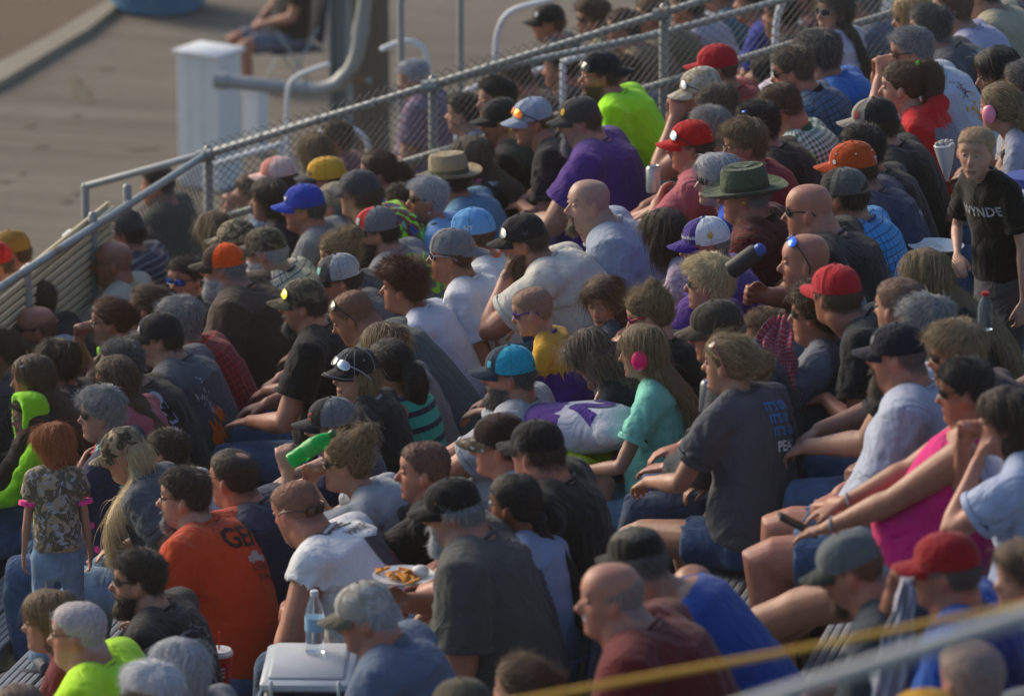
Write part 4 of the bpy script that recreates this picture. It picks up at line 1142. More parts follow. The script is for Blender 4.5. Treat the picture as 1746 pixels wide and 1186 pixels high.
def build_glasses(s, root, H, kind, pos, dark):
    sc = {'eyes': 1.0, 'cap': 1.24, 'top': 1.15, 'nape': 1.08}[pos]
    an = {'eyes': 0, 'cap': -30, 'top': -58, 'nape': 0}[pos]
    R = rot_y(math.radians(an))
    if pos == 'nape': R = rot_z(math.pi) @ rot_y(math.radians(10))
    piv = A(-.006, 0, .014)
    def X(p): return H((np.asarray(p, float) * sc - 0) @ R.T + piv - (A(0, 0, 0)))
    wrap = s.get('wrap', 9.0) if dark else 5.0; hw, hh = (.0295, s.get('lh', .0165)) if dark else (.0265, .0175)
    fx = .1085 if pos != 'cap' else .104
    def L(y, z): return A(fx - .010 - wrap * y * y * .55, y, z)
    frame = s.get('frame', 'black'); fm = plain(frame, .35, name='frame')
    fr = Geo()
    for sd in (1, -1):
        cy = sd * .0335; n_ = 18; t = np.linspace(0, 2 * math.pi, n_, endpoint=False)
        rg = []
        for q, dxx in ((1.0, 0), (.75, .0012), (.4, .002), (.05, .0022)):
            rg.append([X(L(cy + hw * q * np.sign(math.cos(a)) * abs(math.cos(a)) ** .75, -.002 + hh * q * np.sign(math.sin(a)) * abs(math.sin(a)) ** .8) + A(dxx, 0, 0)) for a in t])
        pts = [L(cy + hw * np.sign(math.cos(a)) * abs(math.cos(a)) ** .75, -.002 + hh * np.sign(math.sin(a)) * abs(math.sin(a)) ** .8) for a in t]
        if dark:
            le = Geo(); back = [[X(L(cy + hw * q * math.cos(a), -.002 + hh * q * math.sin(a)) - A(.003, 0, 0)) for a in t] for q in (.05, .95)]
            le.rings(np.array(back + rg), (True, True))
        pp = [X(p) for p in pts] + [X(pts[0])]
        fr.tube(pp, [.0015 if not dark else .0017] * len(pp), 5, rounded=False)
        # temple
        a0 = L(cy + sd * hw, .006); ear = A(-.012, sd * .079, .004); mid = A(.035, sd * .078, .009)
        tl = [X(a0), X(A(a0[0] - .02, sd * .072, .008)), X(mid), X(ear), X(A(-.030, sd * .077, -.012))]
        fr.tube(tl, [.0028 if dark else .0018] * 5, 6, rounded=False, flat=.6)
        if dark: s.setdefault('_lenses', []).append(le)
    fr.tube([X(L(-.006, .004)), X(L(0, .006)), X(L(.006, .004))], [.002] * 3, 6)
    o = fr.put('sunglasses' if dark else 'spectacles', fm, root)
    for le in s.pop('_lenses', []): le.put('lens', glass_mat(kind), o)

# ---- flat prints: text and simple shapes laid on cloth
_SH = {}
POLY = {
 'bull': [(-.5, .5), (-.42, .2), (-.2, .1), (-.12, .2), (.12, .2), (.2, .1), (.42, .2), (.5, .5), (.34, .12), (.3, -.02), (.42, -.08), (.22, -.1), (.14, -.4), (.1, -.5), (-.1, -.5), (-.14, -.4), (-.22, -.1), (-.42, -.08), (-.3, -.02), (-.34, .12)],
 'truck': [(-.9, -.2), (-.9, .1), (-.55, .15), (-.35, .38), (.25, .4), (.3, .12), (.9, .12), (.92, -.18), (.72, -.2), (.6, -.36), (.45, -.2), (-.4, -.2), (-.55, -.36), (-.7, -.2)],
 'bird': [(-.6, .1), (-.2, .3), (.1, .1), (.6, .45), (.3, 0), (.5, -.3), (.1, -.15), (-.1, -.45), (-.15, -.1), (-.6, .1)],
 'shield': [(-.4, .5), (0, .4), (.4, .5), (.45, 0), (.25, -.35), (0, -.55), (-.25, -.35), (-.45, 0)],
 'rect': [(-.5, .5), (.5, .5), (.5, -.5), (-.5, -.5)],
 'disc': [(.5 * math.cos(a * math.pi / 6), .5 * math.sin(a * math.pi / 6)) for a in range(12)],
 'horn': [(-.5, -.1), (-.3, .1), (-.25, .5), (-.1, .2), (.1, .22), (.3, .45), (.35, .1), (.5, -.05), (.3, -.15), (.25, -.5), (0, -.35), (-.2, -.5), (-.25, -.2)],
 'two': [(-.38, .22), (-.34, .42), (-.12, .5), (.2, .5), (.4, .36), (.42, .12), (.25, -.06), (-.08, -.26), (.42, -.26), (.42, -.5), (-.44, -.5), (-.44, -.28), (-.2, -.08), (.1, .1), (.16, .22), (.08, .3), (-.08, .3), (-.14, .18)],
 'flame': [(-.5, -.5), (-.55, -.1), (-.3, .1), (-.4, .5), (-.05, .2), (.05, .55), (.2, .15), (.45, .4), (.4, 0), (.55, -.3), (.2, -.2), (.1, -.55), (-.1, -.25), (-.3, -.55)],
}
def shape_mesh(tx):
    """text or a named shape -> flat mesh in XY"""
    bm = bmesh.new()
    if tx.startswith('@'):
        name = tx[1:]
        if name.startswith('splat'):
            r = np.random.default_rng(int(name[5:] or 1))
            for i in range(26):
                c = r.normal(size=2) * np.array([.28, .42]); a0 = r.uniform(0, 6.28); ln = r.uniform(.05, .22); wd = r.uniform(.015, .06); n_ = 7
                vs = [bm.verts.new((c[0] + ln * math.cos(t) * math.cos(a0) - wd * math.sin(t) * math.sin(a0) + .03 * r.normal(), c[1] + ln * math.cos(t) * math.sin(a0) + wd * math.sin(t) * math.cos(a0), 0)) for t in np.linspace(0, 6.28, n_, endpoint=False)]
                try: bm.faces.new(vs)
                except ValueError: pass
        else:
            vs = [bm.verts.new((x, y, 0)) for x, y in POLY[name]]; bm.faces.new(vs)
    else:
        cu = bpy.data.curves.new('t', 'FONT'); cu.body = tx; cu.size = 1.0; cu.offset = .018; cu.resolution_u = 2
        o = bpy.data.objects.new('t', cu); me0 = bpy.data.meshes.new_from_object(o); bm.from_mesh(me0)
        bpy.data.objects.remove(o); bpy.data.meshes.remove(me0)
    bmesh.ops.triangulate(bm, faces=bm.faces[:])
    L_ = max((v.co.x for v in bm.verts), default=1) - min((v.co.x for v in bm.verts), default=0)
    for _ in range(3):
        es = [e for e in bm.edges if e.calc_length() > .22]
        if not es: break
        bmesh.ops.subdivide_edges(bm, edges=es, cuts=1); bmesh.ops.triangulate(bm, faces=[f for f in bm.faces if len(f.verts) > 3])
    me = bpy.data.meshes.new('print'); bm.to_mesh(me); bm.free(); return me
def add_print(s, ob, pr):
    """pr = (text, colour, u offset, v offset, size, rot[, side]) ; laid on the back by default, u to the person's left"""
    tx, colr, u0, v0, size, rot = pr[:6]; side = pr[6] if len(pr) > 6 else 'back'
    me = shape_mesh(tx); V = get_co(me)
    if len(V) == 0: return
    V = V[:, :2] - (V[:, :2].max(0) + V[:, :2].min(0)) / 2; V *= size / (V[:, 1].max() - V[:, 1].min() + 1e-6)
    if len(pr) > 7: V[:, 0] *= pr[7]
    a = math.radians(rot); V = V @ np.array([[math.cos(a), math.sin(a)], [-math.sin(a), math.cos(a)]])
    S = s['_S']; up = unit(S[3] - S[1]); lat = A(0, 1, 0); fw = np.cross(lat, up)
    if side == 'back': out, tu = -fw, -lat
    elif side == 'front': out, tu = fw, lat
    elif side == 'left': out, tu = lat, -fw
    elif side == 'backleft': out = unit(-fw + lat * .9); tu = np.cross(up, out)
    elif side == 'frontleft': out = unit(fw * .7 + lat); tu = np.cross(up, out)
    elif side == 'top': out = A(0, 0, 1); tu = -fw if False else A(0, -1, 0); up = A(1, 0, 0)
    c = S[2] + up * .02
    me_s = ob.data
    bvh = BVHTree.FromPolygons([tuple(v) for v in get_co(me_s)], [tuple(p.vertices) for p in me_s.polygons])
    W = []
    last = None
    for x, y in V:
        o_ = c + tu * (x + u0) + up * (y + v0) + out * .6
        h = bvh.ray_cast(Vector(o_), Vector(-out))
        if h[0] is None: W.append(last if last is not None else c)
        else: last = np.array(h[0]) + out * .0045; W.append(last)
    set_co(me, np.array(W)); me.polygons.foreach_set('use_smooth', [True] * len(me.polygons))
    eo = link('emblem' if tx.startswith('@') else 'lettering', me, cloth(colr), s['_root'])
    if tx.startswith('@splat'): eo['kind'] = 'stuff'
# ---------------------------------------------------------------- the place
def ground_mat():
    m, nt, b = newmat('track_ground'); tc = N(nt, 'ShaderNodeTexCoord'); ob = tc.outputs['Object']
    f = noise(nt, .35, 6, ob, .6); g = noise(nt, 3.0, 5, ob, .7); h = noise(nt, 40, 3, ob)
    c = mixc(nt, ramp(nt, f, [(.35, 0.0), (.65, 1.0)]), (.135, .108, .078), (.205, .17, .13))
    c = mixc(nt, mth(nt, 'MULTIPLY', ramp(nt, g, [(.56, 0.0), (.68, 1.0)]), .45), c, (.10, .085, .045))
    c = mixc(nt, mth(nt, 'MULTIPLY', h, .35), c, (.20, .18, .15))
    mp = N(nt, 'ShaderNodeMapping'); mp.inputs['Rotation'].default_value = (0, 0, .5); mp.inputs['Scale'].default_value = (.16, 2.4, 1); nt.links.new(ob, mp.inputs[0])
    tr = noise(nt, 1.0, 5, mp.outputs[0], .6); c = mixc(nt, mth(nt, 'MULTIPLY', ramp(nt, tr, [(.50, 0.0), (.62, 1.0)]), .38), c, (.085, .07, .052))
    tr2 = noise(nt, .8, 4, mp.outputs[0], .7, .6); c = mixc(nt, mth(nt, 'MULTIPLY', ramp(nt, tr2, [(.55, 0.0), (.66, 1.0)]), .3), c, (.30, .26, .21))
    vo = N(nt, 'ShaderNodeTexVoronoi', Scale=.55, feature='DISTANCE_TO_EDGE'); wv = N(nt, 'ShaderNodeVectorMath', operation='ADD'); nt.links.new(ob, wv.inputs[0]); nn_ = N(nt, 'ShaderNodeTexNoise', Scale=1.5, Detail=4); nt.links.new(ob, nn_.inputs['Vector']); nt.links.new(nn_.outputs['Color'], wv.inputs[1]); nt.links.new(wv.outputs[0], vo.inputs['Vector'])
    c = mixc(nt, mth(nt, 'MULTIPLY', ramp(nt, vo.outputs[0], [(.0, 1.0), (.022, 0.0)]), .2), c, (.05, .042, .032))
    nt.links.new(c, b.inputs['Base Color']); b.inputs['Roughness'].default_value = .95; bump(nt, b, g, .4, .03); return m
def dirt_mat(c1, c2, name):
    m, nt, b = newmat(name); tc = N(nt, 'ShaderNodeTexCoord'); ob = tc.outputs['Object']
    f = noise(nt, 1.2, 6, ob, .7); nt.links.new(mixc(nt, f, c1, c2), b.inputs['Base Color']); b.inputs['Roughness'].default_value = .95; bump(nt, b, f, .5, .05); return m
def alu_mat():
    m, nt, b = newmat('bleacher_aluminium'); tc = N(nt, 'ShaderNodeTexCoord'); ob = tc.outputs['Object']
    f = noise(nt, 5, 5, ob, .7); g = noise(nt, 90, 2, ob)
    c = mixc(nt, f, (.20, .21, .22), (.34, .355, .37)); c = mixc(nt, mth(nt, 'MULTIPLY', ramp(nt, noise(nt, 1.7, 4, ob), [(.5, 0.0), (.7, 1.0)]), .4), c, (.13, .12, .11))
    nt.links.new(c, b.inputs['Base Color']); b.inputs['Metallic'].default_value = .35; b.inputs['Roughness'].default_value = .55; bump(nt, b, g, .3, .002); return m
def galv_mat():
    m, nt, b = newmat('galvanised_steel'); tc = N(nt, 'ShaderNodeTexCoord'); ob = tc.outputs['Object']
    f = noise(nt, 7, 5, ob, .7)
    c = mixc(nt, f, (.24, .26, .27), (.40, .42, .42)); c = mixc(nt, ramp(nt, noise(nt, 3.1, 4, ob), [(.58, 0.0), (.72, 1.0)]), c, (.22, .13, .06))
    nt.links.new(c, b.inputs['Base Color']); b.inputs['Metallic'].default_value = .3; b.inputs['Roughness'].default_value = .5; return m
def wood_mat():
    m, nt, b = newmat('weathered_wood'); tc = N(nt, 'ShaderNodeTexCoord'); mp = N(nt, 'ShaderNodeMapping'); mp.inputs['Scale'].default_value = (8, 8, .6); nt.links.new(tc.outputs['Object'], mp.inputs[0])
    f = noise(nt, 4, 6, mp.outputs[0], .7); nt.links.new(mixc(nt, f, (.085, .062, .045), (.20, .155, .115)), b.inputs['Base Color']); b.inputs['Roughness'].default_value = .9; bump(nt, b, f, .6, .01); return m
ALU, GALV, WOOD = alu_mat(), galv_mat(), wood_mat()
WIRE = plain((.09, .10, .105), .7, 0.0, name='wire')
WHITEP = plain((.74, .76, .78), .45, name='white_paint', bumps=.1)
ZG = -5.0; HAZE = .0011
g = Geo(); g.add([(-900, -600, ZG), (900, -600, ZG), (900, 1500, ZG), (-900, 1500, ZG)], [(0, 1, 2, 3)]); tag(g.put('ground', ground_mat()), 'worn tan pavement of the track apron beyond the stand', kind='structure')
def gp(u, v, z=ZG): return at_z(u, v, z)
# brown dirt beyond a pale kerb line
def strip(pts, z, th, mat, name, label):
    V = [gp(u, v) for u, v in pts]; n_ = len(V); V = [A(p[0], p[1], ZG + z) for p in V]
    g = Geo(); W = V + [A(p[0], p[1], ZG - .2) for p in V]
    F = [tuple(range(n_))] + [(i, i + n_, (i + 1) % n_ + n_, (i + 1) % n_) for i in range(n_)]
    g.add(W, F); return tag(g.put(name, mat, smooth=False), label, kind='structure')
strip([(-500, 240), (-250, 175), (0, 118), (90, 78), (215, 8), (330, -70), (700, -420), (-500, -420)], .02, 0, dirt_mat((.10, .068, .04), (.17, .115, .065), 'infield_dirt'), 'infield', 'brown dirt infield beyond the pale kerb')
strip([(-500, 300), (-250, 225), (0, 152), (40, 128), (92, 96), (150, 62), (205, 18), (330, -70), (300, -75), (188, 10), (130, 45), (78, 76), (30, 103), (0, 118), (-250, 178), (-500, 242)], .07, 0, dirt_mat((.24, .20, .15), (.36, .31, .24), 'pale_kerb'), 'kerb', 'pale worn kerb along the dirt')
for i, (u, v, w, h) in enumerate([(140, 158, 22, 14), (128, 140, 12, 14), (150, 172, 14, 7), (50, 213, 16, 5), (70, 250, 14, 4), (240, 254, 32, 5), (110, 343, 16, 6), (128, 330, 12, 3), (6, 310, 14, 4), (36, 296, 10, 3), (130, 198, 10, 2), (180, 118, 20, 3)]):
    r_ = np.random.default_rng(i); pts = [gp(u + w * math.cos(t) * r_.uniform(.6, 1.1), v + h * math.sin(t) * r_.uniform(.6, 1.1)) for t in np.linspace(0, 6.28, 11, endpoint=False)]
    c = np.mean(pts, 0); gg = Geo(); V = [A(c[0], c[1], ZG + .012)] + [A(p[0], p[1], ZG + .006) for p in pts]; gg.add(V, [(0, 1 + j, 1 + (j + 1) % 11) for j in range(11)]); tag(gg.put('weeds', dirt_mat((.10, .088, .055), (.16, .14, .095), 'weeds')), 'flat patch of dark weeds on the apron', kind='stuff')
# grandstands
def plank(g, x0, x1, y0, y1, z, th=.045):
    n_ = 5; w = (x1 - x0); xs = [x0 + w * i / n_ for i in range(n_ + 1)]
    prof = []
    for i in range(n_):
        a, b = xs[i], xs[i + 1]; prof += [(a + .001, z - .004), (a + .007, z), (b - .007, z), (b - .001, z - .004)]
    prof = [(x0, z - th)] + prof + [(x1, z - th)]
    R0 = [[(x, y, zz) for x, zz in prof] for y in (y0, y1)]
    V = np.array(R0).reshape(-1, 3); m_ = len(prof); F = [(i, i + m_, (i + 1) % m_ + m_, (i + 1) % m_) for i in range(m_)] + [tuple(range(m_)), tuple(range(2 * m_ - 1, m_ - 1, -1))]
    g.add(V, F)
def stand(name, label, rows, spans, drop):
    root = tag(empty(name, (0, 0, 0)), label, kind='structure')
    for r in rows:
        x, z = r * RUN, r * RISE - drop
        for y0, y1 in spans:
            for a, b in ((-.15, -.005), (.005, .15)):
                g = Geo(); plank(g, x + a, x + b, y0 + .004, y1 - .004, z); g.put('seat_board', ALU, root, smooth=False)
            g = Geo(); plank(g, x - .49, x - .19, y0 + .004, y1 - .004, z - .42); g.put('foot_board', ALU, root, smooth=False)
            g = Geo(); g.box((x - .175, (y0 + y1) / 2, z - .33), (.004, (y1 - y0) / 2 - .004, .085)); g.put('riser_board', ALU, root, smooth=False)
    for y0, y1 in spans:
        for y in (y0 + .3, (y0 + y1) / 2, y1 - .3):
            g = Geo(); r0, r1 = rows[0], rows[-1]
            V = [(r0 * RUN - .55, y - .03, r0 * RISE - drop - .48), (r1 * RUN + .2, y - .03, (r1) * RISE - drop - .22), (r1 * RUN + .2, y - .03, r1 * RISE - drop - .50), (r0 * RUN - .55, y - .03, r0 * RISE - drop - .74)]
            V = V + [(a, b + .06, c) for a, b, c in V]; g.add(V, [(0, 1, 2, 3), (7, 6, 5, 4), (0, 4, 5, 1), (1, 5, 6, 2), (2, 6, 7, 3), (3, 7, 4, 0)]); g.put('stringer', GALV, root, smooth=False)
            for r in (rows[0], (rows[0] + rows[-1]) // 2, rows[-1]):
                g = Geo(); zt = r * RISE - drop - .6; g.box((r * RUN, y, (zt + ZG) / 2), (.04, .04, (zt - ZG) / 2 + .0)); g.put('support_post', GALV, root, smooth=False)
    return root
stand('grandstand', 'stepped aluminium bleachers under the crowd', list(range(-5, 13)), [(-14, -8.6), (-8.6, -3.5), (-3.5, 1.6), (1.6, 6.62)], 0)
stand('far_grandstand', 'grey bleachers of the next section beyond the end fence', list(range(-3, 9)), [(7.3, 11.0), (11.0, 15.0)], .4)
# the end fence going up the stand
YF = 6.75
def wires(root, O, e1, L1, e2, L2, pitch, rad, name='chain_link'):
    """diamond mesh on the parallelogram O + a e1 + b e2"""
    g = Geo(); e1 = np.asarray(e1, float); e2 = np.asarray(e2, float); n_ = unit(np.cross(e1, e2))
    for sgn in (1, -1):
        k = -int(L2 / pitch) - 1
        while k * pitch < L1 + L2:
            # line a = k*pitch + sgn*b
            a0 = k * pitch if sgn > 0 else k * pitch
            b_lo, b_hi = 0.0, L2
            f = lambda b: a0 + (b if sgn > 0 else L2 - b)
            # clip 0<=a<=L1
            if sgn > 0: b_lo = max(b_lo, -a0); b_hi = min(b_hi, L1 - a0)
            else: b_hi = min(b_hi, L2 + a0); b_lo = max(b_lo, a0 + L2 - L1)
            if b_hi - b_lo > .02:
                p, q = O + e1 * f(b_lo) + e2 * b_lo + n_ * .002 * sgn, O + e1 * f(b_hi) + e2 * b_hi + n_ * .002 * sgn
                d = unit(q - p); u_ = n_ * rad; w_ = np.cross(d, n_) * rad
                V = [p + u_, p - u_ * .5 + w_, p - u_ * .5 - w_, q + u_, q - u_ * .5 + w_, q - u_ * .5 - w_]
                g.add(V, [(0, 1, 4, 3), (1, 2, 5, 4), (2, 0, 3, 5)])
            k += 1
    o = g.put(name, WIRE, root); o['kind'] = 'stuff'; return o
fence = tag(empty('chain_link_fence', (-3.27, YF, -1.2)), 'galvanised chain link fence climbing the end of the stand', 'fence')
def fput(g, name, m=GALV, par=fence):
    o = g.put(name, m, par); off = Vector(par.location); o.data.transform(Matrix.Translation(-off)); return o
def rz_(x): return SLOPE * x + .86
T0 = at_y(350, 262, YF); x0 = T0[0]; x1 = 2.75
g = Geo(); g.tube([(x0 - .02, YF, rz_(x0 - .02)), (x1, YF, rz_(x1))], [.020, .020], 12); fput(g, 'top_rail')
g = Geo(); g.tube([(x0, YF + .01, rz_(x0) - .36), (x1, YF + .01, rz_(x1) - .36)], [.020, .020], 10); fput(g, 'mid_rail')
for i in range(6):
    xp = x0 + 1.19 * i
    if xp > x1: break
    g = Geo(); zt = rz_(xp) + .02; g.tube([(xp, YF + .05, zt - 1.6), (xp, YF + .05, zt)], [.024, .024], 12); fput(g, 'post')
    g = Geo(); g.tube([(xp - .04, YF + .0, zt - .03), (xp + .04, YF + .0, zt - .015)], [.034, .034], 12, rounded=False); fput(g, 'clamp')
    for kx in range(1, 4):
        xx = xp + .3 * kx; g = Geo(); g.tube([(xx - .006, YF, rz_(xx) - .002), (xx + .006, YF, rz_(xx) + .002)], [.025, .025], 10, rounded=False); fput(g, 'tie_wire')
e1 = A(1, 0, SLOPE); o = wires(fence, A(x0, YF - .03, rz_(x0) - 1.25), e1, x1 - x0, A(0, 0, 1), 1.32, .044, .0020); o.data.transform(Matrix.Translation(-Vector(fence.location)))
# second rail a little farther on
r2 = tag(empty('end_rail', (-4, 7.05, -1)), 'thin galvanised guard rail running just beyond the chain link fence', 'railing')
pp = [at_y(u, v, 7.05) for u, v in ((145, 318), (350, 262), (500, 215), (840, 118), (1130, 57), (1400, -18), (1700, -110))]
g = Geo(); g.tube(pp, [.019] * len(pp), 10); fput(g, 'rail', GALV, r2)
for q in (0, 3):
    g = Geo(); g.tube([pp[q] - A(0, 0, 1.5), pp[q] - A(0, 0, .0)], [.022, .022], 10); fput(g, 'post', GALV, r2)
# front railing along the foot of the stand
ff = tag(empty('front_fence', (x0, YF, -1.2)), 'front guard rail with ribbed beige panel along the foot of the stand', 'fence')
zf0, zf1 = rz_(x0), at_x(0, 490, x0)[2]
g = Geo(); g.tube([(x0, YF, zf0), (x0, 3.51, zf1), (x0, 0, zf1)], [.020] * 3, 12); fput(g, 'top_rail', GALV, ff)
o = wires(ff, A(x0 - .02, 5.35, zf0 - 1.1), A(0, 1, -.03), 1.4, A(0, 0, 1), 1.1, .052, .0021); o.data.transform(Matrix.Translation(-Vector(ff.location)))
BEIGE = plain((.74, .60, .38), .6, name='beige_panel', bumps=.2)  # tone lightened and warmed to stand in for sunlight on the slats
for i in range(18):
    g = Geo(); z = zf1 - .085 - i * .042; g.box((x0 - .03, 2.65, z), (.010, 2.65, .015), bev=.004); fput(g, 'slat', BEIGE, ff)
g = Geo(); g.box((x0 - .055, 2.65, zf1 - .5), (.006, 2.65, .45)); fput(g, 'backing_panel', BEIGE, ff)
for y in (4.95, 3.95, 5.5, 1.2):
    g = Geo(); g.tube([(x0 - .02, y, zf1 - 1.2), (x0 - .02, y, zf1 - .03)], [.022, .022], 10); fput(g, 'post', GALV, ff)
for u, v in ((126, 420), (55, 478)):
    p = at_x(u, v, x0 - .10); pc = tag(empty('white_post', (p[0], p[1], p[2] - .9)), 'white post with squared cap behind the front rail, %s one' % ('nearer the corner' if u > 100 else 'nearer the frame edge'), 'post', 'white posts behind the front rail')
    g = Geo(); g.box((0, 0, .45), (.035, .035, .46), bev=.006); g.put('shaft', WHITEP, pc); g = Geo(); g.box((0, 0, .93), (.047, .047, .045), bev=.012); g.put('cap', WHITEP, pc)
# white box and posts on the apron
wb_ = gp(340, 322); cab = tag(empty('white_cabinet', wb_), 'tall white box with a flat lid on the apron', 'cabinet')
Hh = 232 / (FPX / np.linalg.norm(wb_ - CAMP)); sc_ = np.linalg.norm(wb_ - CAMP) / FPX
Wd = 72 * sc_; ang_ = YAW - .55; Wd /= .85
R_ = rot_z(ang_)
g = Geo(); g.box((R_ @ A(0, .17, Hh / 2)), (Wd / 2, .17, Hh / 2), R=R_, bev=.01); g.put('body', WHITEP, cab); g = Geo(); g.box((R_ @ A(0, .17, Hh + .015)), (Wd / 2 + .025, .20, .016), R=R_, bev=.004); g.put('lid', WHITEP, cab)
for i in range(1, 3):
    g = Geo(); g.box(R_ @ A(-Wd / 2 + Wd * i / 3, -.032, Hh / 2), (.003, .003, Hh / 2 - .02), R=R_); g.put('seam', plain((.45, .47, .5), .5, name='seam'), cab)
for u, v, h, nm in ((392, 300, 150, 'narrow white post just beside the white box'), (437, 262, 110, 'short white post behind the bent pipe')):
    p = gp(u, v); w_ = .075; sc2 = np.linalg.norm(p - CAMP) / FPX; pc = tag(empty('white_post', p), nm, 'post'); g = Geo(); g.box((0, 0, h * sc2 / 2), (w_ * 1.0, w_, h * sc2 / 2), R=R_, bev=.01); g.put('shaft', WHITEP, pc)
    g = Geo(); g.box((0, 0, h * sc2 + .01), (w_ + .015, w_ + .015, .012), R=R_, bev=.003); g.put('cap', WHITEP, pc)
# bent pipe, steel column, timber pole
YP = 20.0
pp = catmull([at_y(*q, YP) for q in ((378, 138), (430, 143), (500, 150), (548, 152), (585, 135), (606, 100), (614, 60), (622, 0), (632, -80), (660, -300))], 6)
pr = tag(empty('bent_pipe', at_y(500, 150, YP)), 'thick galvanised pipe bending up beside the timber pole', 'pipe')
g = Geo(); g.tube(list(pp), [.054] * len(pp), 18); o = fput(g, 'pipe_run', GALV, pr)
for q in (0, 13, 24, 37):
    d = unit(pp[q + 1] - pp[q]); g = Geo(); g.tube([pp[q] - d * .05, pp[q] + d * .05], [.064, .064], 18, rounded=False); fput(g, 'coupling', GALV, pr)
g = Geo(); p = pp[24]; g.box(p + A(.10, 0, 0), (.12, .015, .02), bev=.004); fput(g, 'bracket', GALV, pr)
pb = gp(628, 262); pd = tag(empty('timber_pole', (pb[0], 21.2, ZG)), 'weathered brown timber pole beside the steel column', 'pole'); q = at_y(622, 150, 21.2)
g = Geo(); g.tube([(q[0] + .02, 21.2, ZG - .1), (q[0], 21.2, 0), (q[0], 21.2, 4)], [.185, .175, .165], 18); o = g.put('shaft', WOOD, pd); o.data.transform(Matrix.Translation(-Vector(pd.location)))
q = at_y(581, 100, 20.4); sc3 = tag(empty('steel_column', (q[0], 20.4, ZG)), 'blue grey steel column behind the bent pipe', 'column')
STEEL = plain((.20, .245, .27), .5, name='painted_steel', bumps=.1)
for nm, c, h in (('flange', (-.065, 0), (.008, .07)), ('flange', (.065, 0), (.008, .07)), ('web', (0, .03), (.057, .006))):
    g = Geo(); g.box((c[0], c[1], 4.5), (h[0], h[1], 4.5)); g.put(nm, STEEL, sc3)
# white handrail loops
def loop(pts, Y, r, label):
    pp = catmull([at_y(u, v, Y) for u, v in pts], 5); ro = tag(empty('handrail', pp[0]), label, 'handrail', None)
    g = Geo(); g.tube(list(pp), [r] * len(pp), 10); fput(g, 'rail', WHITEP, ro)
    bot = pp[-1]; g = Geo(); g.tube([bot - A(0, 0, .7), bot], [r * .95, r * .95], 10); fput(g, 'post', WHITEP, ro)
loop([(560, 110), (520, 124), (498, 138), (490, 160), (489, 200)], 15.0, .017, 'white looped handrail end below the bent pipe')
loop([(652, 84), (680, 73), (702, 71), (720, 82), (729, 104), (731, 130)], 13.0, .019, 'white looped handrail above the white haired man')
loop([(990, -18), (930, 2), (880, 16), (858, 34), (848, 60), (845, 90), (844, 130)], 11.0, .019, 'white handrail curving down behind the black capped person')
loop([(360, 283), (420, 264), (480, 246)], 9.0, .018, 'low white handrail seen through the mesh at the corner')
loop([(545, 228), (580, 218), (606, 222), (622, 236), (628, 250)], 9.5, .017, 'white looped handrail behind the mesh and the blonde girl')
loop([(950, 110), (880, 132), (825, 145), (796, 156), (782, 172), (779, 190)], 9.5, .017, 'white handrail behind the mesh above the black capped man')
loop([(1140, 52), (1040, 80), (960, 106)], 8.6, .018, 'white handrail crossing behind the neon shirt')
loop([(1360, -20), (1338, 0), (1326, 28), (1322, 70), (1321, 120)], 8.2, .019, 'white handrail loop beside the woman in aviator sunglasses')
for u, v, Y in ((785, 60, 12.5), (684, 170, 11)):
    p = at_y(u, v, Y); pc = tag(empty('steel_post', (p[0], Y, p[2] - 1.5)), 'grey steel post of the next section, %s' % ('upper one above the rails' if u > 700 else 'one seen through the mesh'), 'post'); g = Geo(); g.tube([(0, 0, 0), (0, 0, 2.2)], [.022, .022], 10); g.put('shaft', GALV, pc)
# barrel
p = gp(270, 14); br = tag(empty('blue_barrel', p), 'blue plastic barrel at the top of the frame', 'barrel'); t = np.linspace(0, 2 * math.pi, 24, endpoint=False); g = Geo()
prof = [(.40, 0), (.44, .04), (.45, .3), (.465, .32), (.45, .34), (.45, .62), (.465, .64), (.45, .66), (.44, .95), (.40, 1.0)]
g.rings(np.array([[(r * math.cos(a), r * math.sin(a), z) for a in t] for r, z in prof])); g.put('shell', plain((.03, .16, .30), .45, name='blue_plastic'), br); g = Geo(); g.tube([(0, 0, 1.0), (0, 0, 1.03)], [.39, .39], 20, rounded=False); g.put('lid', plain((.03, .13, .25), .45, name='blue_plastic'), br)
# foreground rail and cord
Yr = -11.5; a, b = at_y(1346, 1180, Yr), at_y(1746, 1050, Yr); d = (b - a) / (b[0] - a[0])
fr_ = tag(empty('foreground_rail', a - d * 1.2), 'blurred grey handrail crossing the near corner', 'handrail'); g = Geo(); g.tube([a - d * 1.3, a, b, b + d * 1.5], [.0165] * 4, 12); fput(g, 'rail', GALV, fr_)
for q in (a - d * 1.3, b + d * 1.5): g = Geo(); g.tube([q - A(0, 0, 1.0), q], [.02, .02], 10); fput(g, 'post', GALV, fr_)
Yr = -9.5; a, b = at_y(960, 1180, Yr), at_y(1746, 1030, Yr); d = (b - a) / (b[0] - a[0])
cd_ = tag(empty('yellow_cord', a - d * .9), 'yellow cord stretched in front of the rows', 'cord'); g = Geo(); pts = [a - d * 1.0, a - A(0, 0, 0), (a + b) / 2 - A(0, 0, .004), b, b + d * 1.2]; g.tube(list(catmull(pts, 4)), [.0075] * 17, 8); fput(g, 'rope', plain((.55, .30, .03), .7, name='cord', bumps=.5), cd_)
for q in (a - d * 1.0, b + d * 1.2): g = Geo(); g.tube([q - A(0, 0, 1.0), q + A(0, 0, .03)], [.015, .015], 10); fput(g, 'post', GALV, cd_)

